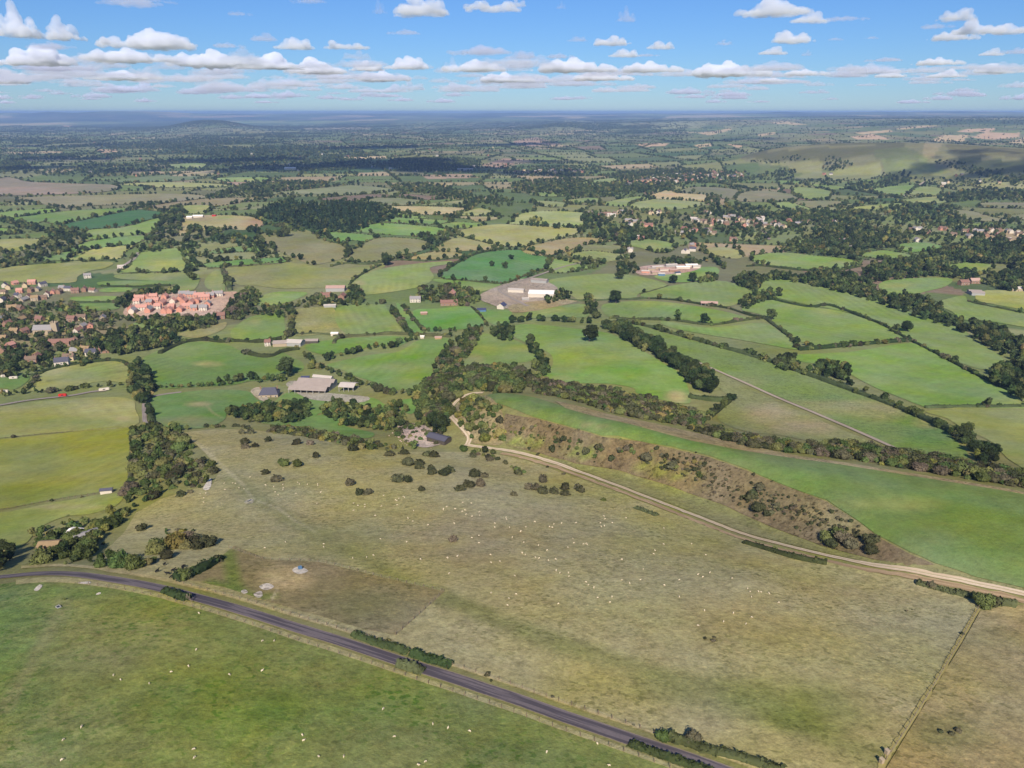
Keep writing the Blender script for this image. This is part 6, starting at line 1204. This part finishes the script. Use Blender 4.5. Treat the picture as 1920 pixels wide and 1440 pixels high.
def trough(px, py, label, L=2.4):
    e = empty('trough', site(px, py), rh.uniform(0,3)); add('basin', bmesh_obj('basin', lambda bm: (box(bm,-L/2,L/2,-.5,-.4,0,.6), box(bm,-L/2,L/2,.4,.5,0,.6), box(bm,-L/2,-L/2+.1,-.4,.4,0,.6), box(bm,L/2-.1,L/2,-.4,.4,0,.6), box(bm,-L/2+.1,L/2-.1,-.4,.4,-.3,.1)), WALLS['metal']), parent=e)
    add('water', bmesh_obj('water', lambda bm: box(bm,-L/2+.12,L/2-.12,-.38,.38,.3,.45), M_WIN), parent=e); return tag(e, label, 'trough')
trough(467, 941, 'pale water trough on the worn ring of the pasture', 3.2); trough(110, 1140, 'small trough on the faint path in the near green meadow', 1.3)
tag(sheet('bare_ring', [(458,942),(466,937),(476,940),(472,945),(462,946)], (186,178,150), MS, lift=.14), kind='structure')
# rubble at the yard, gravel heaps
bm = bmesh.new(); rr_ = random.Random(8)
for k in range(700):
    px, py = rr_.gauss(782, 18), rr_.gauss(815, 8); g_ = ground(px, py)[0]; r = rr_.uniform(.12,.5)
    bmesh.ops.create_icosphere(bm, subdivisions=1, radius=r, matrix=Matrix.Translation(Vector(g_) + Vector((0,0,.25+r*.2))) @ Matrix.Rotation(rr_.uniform(0,6), 4, 'Z') @ Matrix.Diagonal((1.3, .8, .6, 1)))
me = bpy.data.meshes.new('rubble'); bm.to_mesh(me); bm.free(); tag(add('rubble', me, BR('rubble_stone', (196,176,168), var=.3, scale=3)), 'pale pinkish rubble spread over the yard by the track', kind='stuff')
# fences
POST = bmesh_obj('post', lambda bm: (box(bm, -.07,.07,-.07,.07,-.4,1.25), box(bm, -.05,.05,-.05,.05,1.25,1.3)), solid('fence_timber', (128,116,98)))
M_WIRE = solid('fence_wire', (150,150,150))
def fence(pix, label, step=3.2):
    pc = curve(pix, 6); g_ = densify(ground(pc[:,0], pc[:,1])[:,:2], .8, closed=False); s_ = np.r_[0, np.cumsum(np.linalg.norm(np.diff(g_, axis=0), axis=1))]
    t = np.arange(0, s_[-1], step); X = np.interp(t, s_, g_[:,0]); Y = np.interp(t, s_, g_[:,1]); Z = zat(X, Y); o_ = Vector((X[0], Y[0], Z[0])); e = empty('wire_fence', o_)
    for x, y, z in zip(X, Y, Z): add('post', POST, parent=e, loc=(x-o_.x, y-o_.y, z-o_.z), rz=rh.uniform(0,1))
    bm = bmesh.new()
    for hgt in (.35, .7, 1.05):
        for i in range(len(X)-1): tube(bm, (X[i]-o_.x, Y[i]-o_.y, Z[i]-o_.z+hgt), (X[i+1]-o_.x, Y[i+1]-o_.y, Z[i+1]-o_.z+hgt), .012, .012, 4)
    me = bpy.data.meshes.new('wire'); bm.to_mesh(me); bm.free(); add('wire', me, M_WIRE, parent=e); return tag(e, label, 'fence')
ribbon('fence_bank', [(1833,1143),(1815,1175),(1790,1218),(1760,1270),(1730,1318),(1700,1365),(1675,1402),(1656,1432),(1640,1460)], 1.1, road_mat('trodden_grass', (176,168,110), (160,152,98), (140,132,88)), lift=.2, fray=.12)
fence([(1834,1142),(1790,1220),(1730,1320),(1675,1405),(1652,1440)], 'wire fence running down the right side of the brown pasture')
fence([(430,1028),(500,1050),(600,1055),(720,1084),(832,1110)], 'wire fence along the upper side of the roadside paddock'); fence([(832,1110),(790,1150),(742,1192)], 'wire fence at the right end of the roadside paddock')
fence([(150,1095),(250,1110),(350,1135),(450,1165),(560,1203),(680,1241),(800,1282),(920,1322),(1040,1365),(1160,1407),(1260,1443)], 'wire fence along the near side of the road'); fence([(330,1092),(450,1124),(560,1157),(680,1194),(800,1233),(920,1271),(1040,1313),(1160,1353),(1240,1381)], 'wire fence along the far side of the road')
fence([(0,823),(100,813),(248,802)], 'fence between the two olive fields at the left'); fence([(0,957),(60,946),(120,936),(205,923),(236,917)], 'fence below the olive field with the white hut')
# bare sapling beside the road
bm = bmesh.new(); rs = random.Random(4)
def limb(p, d, l, r, lev):
    q = p + d*l; tube(bm, p, q, r, r*.7, 5)
    if lev:
        for k in range(3): limb(q, (d + Vector((rs.uniform(-.8,.8), rs.uniform(-.8,.8), rs.uniform(-.1,.5)))).normalized(), l*.7, r*.6, lev-1)
limb(Vector((0,0,-.3)), Vector((0,0,1)), 1.3, .09, 4); me = bpy.data.meshes.new('branches'); bm.to_mesh(me); bm.free()
e = empty('bare_sapling', site(359, 1131)); add('branches', me, solid('pale_bark', (150,136,124)), parent=e); tag(e, 'bare leafless sapling on the near verge of the road', 'tree')
# gate pillars at the foot of the fence
for px, py, lab in ((1662,1415,'upper stone gatepost at the foot of the pasture fence'), (1652,1432,'lower stone gatepost at the foot of the pasture fence')):
    tag(add('gatepost', bmesh_obj('gatepost', lambda bm: (box(bm, -.35,.35,-.35,.35,-.4,1.2), box(bm, -.42,.42,-.42,.42,1.2,1.35)), WALLS['stone']), loc=site(px, py), rz=.4), lab, 'gatepost')

# ------------------------------------------------------------------ sheep and cattle
def skinned(name, verts, edges, radii, m_, scale=1.0):
    me = bpy.data.meshes.new(name); me.from_pydata(verts, edges, []); o = bpy.data.objects.new(name, me); COL.objects.link(o)
    sk = o.modifiers.new('skin', 'SKIN'); sk.use_smooth_shade = True
    for v, r in zip(me.skin_vertices[0].data, radii): v.radius = r if hasattr(r, '__len__') else (r, r)
    me.skin_vertices[0].data[0].use_root = True
    sb = o.modifiers.new('sub', 'SUBSURF'); sb.levels = 1; sb.render_levels = 1
    dg = bpy.context.evaluated_depsgraph_get(); out = bpy.data.meshes.new_from_object(o.evaluated_get(dg)); bpy.data.objects.remove(o); out.name = name
    out.materials.clear(); out.materials.append(m_); return out
def beast(graze, fleece):
    hz_ = .28 if graze else .95
    v = [(0,0,.62),(.35,0,.66),(-.38,0,.63),(.52,0,.78 if not graze else .62),(.72 if graze else .66,0,hz_+.02),(.84,0,hz_-.08),(-.52,0,.6),
         (.34,.15,.5),(.34,.15,.26),(.35,.15,0),(.34,-.15,.5),(.34,-.15,.26),(.35,-.15,0),(-.36,.15,.5),(-.40,.15,.26),(-.36,.15,0),(-.36,-.15,.5),(-.40,-.15,.26),(-.36,-.15,0),(.68,.1,hz_+.08),(.68,-.1,hz_+.08)]
    e = [(0,1),(1,3),(3,4),(4,5),(0,2),(2,6),(1,7),(7,8),(8,9),(1,10),(10,11),(11,12),(2,13),(13,14),(14,15),(2,16),(16,17),(17,18),(4,19),(4,20)]
    f = fleece; r = [.27*f,.25*f,.26*f,.13*f,.085,.05,.10,.08,.045,.04,.08,.045,.04,.09,.05,.04,.09,.05,.04,.03,.03]
    return v, e, r
M_FLE = solid('fleece', (222,212,188), var=.12, scale=6); M_COW = solid('black_hide', (0.012,0.011,0.011), 0.7, photo=False)
SH = [skinned('sheep', *beast(g_, 1.0), M_FLE) for g_ in (True, False)]
CW = [skinned('cow', *beast(g_, .82), M_COW) for g_ in (True, False)]
pts = []
def tl(lst, ox, oy, k): pts.extend([(ox + x*k, oy + y*k) for x, y in lst])
tl([(70,580),(130,590),(195,575),(197,600),(195,612),(140,630),(160,650),(300,560),(315,572),(370,575),(445,572),(445,582),(290,640),(467,632),(440,712),(705,710),(735,728),(785,720),(785,737),(705,762),(920,655),(905,732),(860,800),(1060,662),(1070,670),(1030,675),(1005,688),(1015,693),(1018,723),(1135,765),(1095,820),(1130,840),(1240,867),(1490,705),(1550,710),(1375,735),(1350,750),(1350,758),(1435,752),(1505,760),(1485,770),(1515,790),(1555,805),(1610,797),(1610,772),(1800,812),(1803,826),(1718,855),(1720,885),(1428,857),(1825,883),(1905,915),(240,805),(212,990),(487,1005),(487,1025),(895,967),(1085,990),(1605,943),(1555,960),(1605,997),(1845,957),(845,1085),(797,1098),(697,1105),(1185,1112),(1380,1105),(1450,1092),(1690,1082),(1755,1128),(1693,1138),(65,1033),(1915,1068)], 480, 760, .2604)
tl([(165,845),(100,882),(270,880),(302,860),(357,855),(290,886),(462,852),(660,803),(670,823),(637,853),(643,880),(665,875),(722,852),(822,817),(1092,890),(62,915),(85,993),(190,1015),(438,965),(447,995),(402,1028),(515,1005),(535,1000),(540,1008),(252,1050),(75,1070),(95,1080),(168,1100),(195,1107),(262,1123),(315,1115),(1090,1005),(1030,1052),(1020,1077),(788,1115),(1292,1003),(1395,1083)], 960, 760, .2604)
tl([(447,30),(598,22),(652,13),(608,110),(975,123),(1208,95),(1230,107),(1277,107),(1280,127),(1377,160),(1390,175),(1420,192),(1441,247),(1522,243),(1510,273),(1577,32),(1697,85),(1577,147),(1622,168),(1681,147),(1817,178),(1900,147),(1900,243),(843,220),(984,228),(942,251),(935,290),(1220,282)], 640, 1040, 1/3)
tl([(85,117),(112,131),(152,107),(278,138),(365,195),(379,214),(425,214),(441,216),(386,243),(486,225),(540,275),(122,320),(284,335),(387,357),(356,394),(229,383),(85,404)], 1280, 1040, 1/3)
tl([(1675,565),(1695,568),(1722,600),(1758,606),(1620,612),(1442,640),(1482,638),(1468,672),(1466,703),(1800,522),(1913,580),(1617,566)], 0, 760, .2604)
n_down = len(pts)
tl([(237,873),(515,957),(600,982),(723,1000),(300,1030),(15,1140),(433,1190),(475,1170),(1440,1070),(1155,1118),(1507,1193)], 640, 1040, 1/3)
tl([(1121,336),(1105,541),(1062,634),(963,666),(1290,680),(1475,660),(1478,490),(1544,490),(640,683),(680,710),(841,731),(462,974),(360,1047),(349,1163),(1093,1101),(1097,1147),(1702,1022),(1708,1052),(1793,1142)], 0, 1040, 1/3)
for i, (px, py) in enumerate(pts):
    o = add('sheep', SH[0 if rh.random() < .75 else 1], loc=site(px, py, .16), rz=rh.uniform(0, 6.28), sc=rh.uniform(0.88, 1.1) * (0.54 if py > 1000 else 0.6))
    if i < n_down:
        g_ = 'flock on the brown pasture'; lab = 'white sheep grazing on the brown pasture, ' + ('near the bushes in its upper part' if py < 945 else ('in the middle of the flock' if py < 1060 else 'towards the road'))
    else: g_ = 'sheep in the near meadow'; lab = 'white sheep in the green meadow below the road, ' + ('left part' if px < 330 else ('middle part' if px < 700 else 'right part'))
    tag(o, lab, 'sheep', g_)
for tx, ty in ((885,102),(928,63),(945,115),(975,97),(992,98),(1032,75),(1032,90),(972,132)):
    tag(add('cow', CW[0 if rh.random() < .6 else 1], loc=site(tx/3, 1040+ty/3, .16), rz=rh.uniform(0,6.28), sc=1.25), 'black cow in the small herd above the road at left', 'cow', 'herd of black cattle')
# ------------------------------------------------------------------ clouds: real cumulus bodies far off, lit by the same sun
def tinted_vapour(name, dens, col=(0.93, 0.94, 0.98)):  # bluish scatter tint stands in for air haze and the lilac shade of bases
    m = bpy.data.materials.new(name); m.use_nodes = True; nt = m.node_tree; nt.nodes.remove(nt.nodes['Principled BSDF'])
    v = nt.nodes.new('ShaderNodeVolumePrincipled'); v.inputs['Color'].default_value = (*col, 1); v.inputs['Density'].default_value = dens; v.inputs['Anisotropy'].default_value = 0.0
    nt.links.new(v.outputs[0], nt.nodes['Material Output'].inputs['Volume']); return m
M_CLOUD, M_WISP, M_BAND, M_OVER = tinted_vapour('haze_tinted_vapour', 0.008), tinted_vapour('thin_cloud_vapour', 0.0035, (0.80, 0.82, 0.95)), tinted_vapour('haze_tinted_far_vapour', 0.0022, (0.86, 0.88, 0.975)), tinted_vapour('overhead_cloud_vapour', 0.02)  # far band tinted more lilac, distance haze put into its colour
CLOUDZ = 1150.0
def cloud_proto(seed, w, dpt, h, nb, vox=0.055):
    """a heap of billows on a flat base, remeshed into one skin; unit width 1"""
    rg = random.Random(seed); bm = bmesh.new(); turrets = [(rg.uniform(-.42, .42)*w, rg.uniform(-.35, .35)*dpt, rg.uniform(.45, 1.0)) for _ in range(rg.randint(3, 6))]
    for i in range(nb):
        if i % 3 == 0: x, y, top = rg.uniform(-.5, .5)*w, rg.uniform(-.5, .5)*dpt, .25       # the ragged skirt
        else:
            tx, ty, top = rg.choice(turrets); x, y = tx + rg.gauss(0, .085)*w, ty + rg.gauss(0, .12)*dpt
            top *= math.exp(-((x-tx)/(.16*w))**2)
        env = max(.12, 1 - (2*x/w)**2 * .7); r = rg.uniform(.035, .095) * (.55 + .55*env); z = rg.random()**.7 * max(0, h*top*env*1.25 - r*.6)
        bmesh.ops.create_icosphere(bm, subdivisions=3, radius=r, matrix=Matrix.Translation((x, y, z)) @ Matrix.Diagonal((1.2, 1.25, .95, 1)))
    for v in bm.verts:
        if v.co.z < 0: v.co.z *= 0.22
    me = bpy.data.meshes.new('cloud'); bm.to_mesh(me); bm.free()
    o = bpy.data.objects.new('cloud', me); COL.objects.link(o)
    r_ = o.modifiers.new('r', 'REMESH'); r_.mode = 'VOXEL'; r_.voxel_size = vox * 0.28
    for sz, st in ((0.11, 0.06), (0.035, 0.032)):
        tx = bpy.data.textures.new('billow', 'CLOUDS'); tx.noise_scale = sz; tx.noise_depth = 2
        d_ = o.modifiers.new('d', 'DISPLACE'); d_.texture = tx; d_.strength = st; d_.mid_level = 0.5; d_.texture_coords = 'LOCAL'
    dg = bpy.context.evaluated_depsgraph_get(); out = bpy.data.meshes.new_from_object(o.evaluated_get(dg)); out.name = 'cloud'
    bpy.data.objects.remove(o); smooth(out); out.materials.clear(); out.materials.append(M_CLOUD); return out
CLOUDS = [cloud_proto(1, .9, .6, .30, 68), cloud_proto(2, .95, .55, .20, 60), cloud_proto(3, .8, .6, .40, 68), cloud_proto(4, 1.0, .5, .13, 60), cloud_proto(5, .85, .6, .26, 52), cloud_proto(6, 1.0, .6, .22, 80)]
CH = [0.36, 0.27, 0.44, 0.19, 0.32, 0.29]     # heights over widths, about
def elev_of(py): return math.atan((720 - py) / F) - PITCH
def put_cloud(px, pyb, wpx, hpx, label, group='cumulus clouds', stretch=1.0):
    dx, dy, dz = [float(v) for v in pixdir(px, pyb)]; t = (CLOUDZ - CAMZ) / dz; P_ = Vector((dx*t, dy*t, CLOUDZ)); dist = t
    w = wpx / F * dist; asp = hpx / wpx; i = min(range(6), key=lambda k: abs(CH[k] - asp) + random.Random(int(px*3+k)).uniform(0, .1))
    o = add('cloud', CLOUDS[i], loc=P_, rz=random.Random(int(px+pyb)).uniform(-.5, .5) + (math.pi if int(px) % 2 else 0), sc=(w*1.06, w*1.06*stretch, w*1.1*asp/CH[i]))
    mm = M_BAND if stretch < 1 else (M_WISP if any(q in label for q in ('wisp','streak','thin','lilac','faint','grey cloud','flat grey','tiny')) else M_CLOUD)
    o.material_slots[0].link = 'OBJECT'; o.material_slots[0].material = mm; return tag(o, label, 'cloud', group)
SKY = [(35,68,90,58,'tall white cumulus cloud at the left edge of the sky'),(118,74,80,38,'grey-based cumulus just right of the tall one at the left edge'),(100,90,80,14,'thin grey cloud under the two clouds at the left edge'),(275,86,160,36,'large broad white cumulus in the left sky'),(262,7,130,14,'grey cloud base cut by the top edge, left'),
 (790,27,110,40,'white cumulus cut by the top edge, centre'),(712,25,28,26,'small grey cloud left of the white one at the top edge'),(925,18,100,24,'white cumulus at the top edge right of centre'),(575,4,60,12,'grey wisp at the top edge, left of centre'),(450,28,44,8,'thin grey wisp in the upper left sky'),
 (495,76,52,18,'grey cloud left of a small white cumulus'),(552,91,76,26,'small white cumulus left of centre above the band'),(430,88,56,10,'thin grey cloud left of the small white cumulus'),(650,91,70,18,'small white cloud with grey wings, centre left'),(755,63,58,10,'flat grey cloud under the top centre'),(895,100,108,18,'flat grey cloud at centre above the band'),
 (762,128,86,28,'domed white cumulus rising from the band at centre'),(60,120,150,42,'broad cloud bank at the far left of the band'),(250,114,150,26,'cloud bank under the large broad cumulus'),(110,131,120,16,'thin bank low at the far left'),(20,155,70,30,'white lump low at the left edge'),(225,148,125,18,'low bank left of centre'),
 (410,122,150,32,'long white-topped bank in the left of the band'),(500,127,120,30,'white-topped bank left of centre in the band'),(595,136,100,30,'grey bank in the band left of centre'),(690,132,60,22,'small bank in the band left of the dome'),(722,150,92,20,'low white bank under the dome'),(885,131,110,22,'white bank right of the dome'),(950,152,100,18,'low bank at centre'),
 (970,12,34,18,'small white cloud at the top edge, centre'),(1175,40,42,26,'pale lilac wisp right of centre near the top'),(1052,16,22,12,'tiny pale wisp near the top, right of centre'),(1455,27,122,34,'large white cumulus near the top, right'),(1520,41,70,20,'white lobe under the large cumulus at right'),(1590,37,72,8,'thin lilac streak right of the large cumulus'),
 (1482,79,86,27,'white cumulus below the large one at right'),(1797,37,76,24,'upper white cumulus of the cluster at far right'),(1852,62,112,30,'broad white cumulus of the cluster at far right'),(1790,73,80,18,'lower left lobe of the cluster at far right'),(1758,52,56,10,'grey streak left of the cluster at far right'),
 (1082,77,40,12,'small lilac cloud right of centre'),(1145,84,70,21,'small white cumulus right of centre'),(1238,91,56,18,'small grey-white cumulus further right of centre'),(1170,106,60,18,'small white cloud below the right-of-centre pair'),(1216,105,40,6,'thin streak beside the small white cloud'),(1358,84,30,12,'tiny grey cloud in the right half'),
 (1450,101,52,15,'small white cloud right, above the band'),(1512,104,24,10,'tiny grey cloud right, above the band'),(1568,75,30,6,'faint streak in the right sky, left one'),(1637,72,30,6,'faint streak in the right sky, right one'),(978,109,62,18,'white-grey cloud at centre just above the band'),(1052,108,52,10,'grey streak at centre above the band'),(1655,114,62,8,'thin grey cloud at right above the band'),
 (1860,103,42,14,'small cloud at far right above the band'),(1762,120,82,14,'grey layered cloud at far right'),(1905,99,60,12,'grey cloud at the right edge'),(1080,132,145,26,'long white cumulus in the band right of centre'),(1222,133,112,20,'white cumulus in the band, second right of centre'),(1370,140,138,28,'large bright cumulus in the band at right'),
 (1512,140,78,12,'low white cloud in the band at right'),(1592,143,62,12,'low thin cloud in the band at right'),(1670,144,56,15,'small bright cloud in the band at far right'),(1772,144,62,15,'low white cloud in the band at far right, left one'),(1862,136,84,20,'low white cloud in the band at far right, right one'),(1130,149,112,16,'low bank under the long cumulus right of centre'),(1450,153,52,10,'small low cloud right of centre in the band')]
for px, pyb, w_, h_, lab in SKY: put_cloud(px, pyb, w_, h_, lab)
rg = random.Random(31)
BAND = []
for k in range(150):      # the band of far clouds that closes the sky
    pyb = 128 + 66 * rg.random()**0.8; px = rg.uniform(-80, 2000); w_ = rg.uniform(40, 120) * (0.5 + (200-pyb)/110); 
    if px > 900 and rg.random() < 0.35: continue
    BAND.append((px, pyb, w_, w_ * rg.uniform(0.10, 0.22)))
for k in range(64): BAND.append((rg.uniform(-60, 1000), rg.uniform(108, 172), rg.uniform(44, 110), rg.uniform(10, 24)))
for k in range(16): BAND.append((rg.uniform(950, 1950), rg.uniform(128, 165), rg.uniform(70, 150), rg.uniform(9, 18)))
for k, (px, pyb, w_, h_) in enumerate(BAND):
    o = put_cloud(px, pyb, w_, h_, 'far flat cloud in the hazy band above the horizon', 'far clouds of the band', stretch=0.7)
# clouds above the frame: their shadows lie on the far vale and the long hill
for px, py, wm in [(830,312,1500),(1690,312,300),(1765,284,420),(20,314,900),(560,312,900),(300,272,1500),(420,250,1800),(650,262,1500),(900,236,2200),(130,272,900),(1210,252,1400),(1050,243,1400),(1880,300,500),(1130,290,0),(150,242,2600),(1330,262,900),(760,300,700),(1560,252,1300),(1900,236,1800),(480,298,700),(1480,330,260),(130,296,700),(700,276,900),(380,300,500),(1000,300,500),(250,318,400),(960,270,900)]:
    if not wm: continue
    g_ = ground(px, py)[0]; s_ = (CLOUDZ + 120 - g_[2]) / (-ld.z); P_ = Vector(g_) - ld * s_; i = rg.randrange(6); q = project(np.array([[P_.x, P_.y, CLOUDZ]]))
    if q[1][0] > -40 - 0.5*wm/math.hypot(P_.x, P_.y)*F: continue
    o = add('cloud', CLOUDS[i], loc=(P_.x, P_.y, CLOUDZ), rz=rg.uniform(-.6, .6), sc=(wm, wm*rg.uniform(.5,.8), wm*0.8)); o.material_slots[0].link = 'OBJECT'; o.material_slots[0].material = M_OVER; tag(o, 'cumulus cloud overhead, above the top of the picture', 'cloud', 'clouds overhead')
# ------------------------------------------------------------------ haze: the air of the vale
bm = bmesh.new(); bmesh.ops.create_cube(bm, size=1.0); hm = bpy.data.meshes.new('haze'); bm.to_mesh(hm); bm.free()
zlo = float(ZT.min()) - 1.5; zhi = max(float(ZT.max()), CAMZ) + 8
hz = add('haze', hm, loc=(0, 0, (zlo+zhi)/2), sc=(92000, 92000, zhi - zlo)); tag(hz, kind='stuff')
M_HAZE = bpy.data.materials.new('haze'); M_HAZE.use_nodes = True; _n = M_HAZE.node_tree; _n.nodes.remove(_n.nodes['Principled BSDF'])
_v = _n.nodes.new('ShaderNodeVolumePrincipled'); _v.inputs['Color'].default_value = (0.33, 0.49, 0.84, 1); _v.inputs['Density'].default_value = 5.6e-5; _v.inputs['Anisotropy'].default_value = 0.0
_n.links.new(_v.outputs[0], _n.nodes['Material Output'].inputs['Volume']); hm.materials.append(M_HAZE)
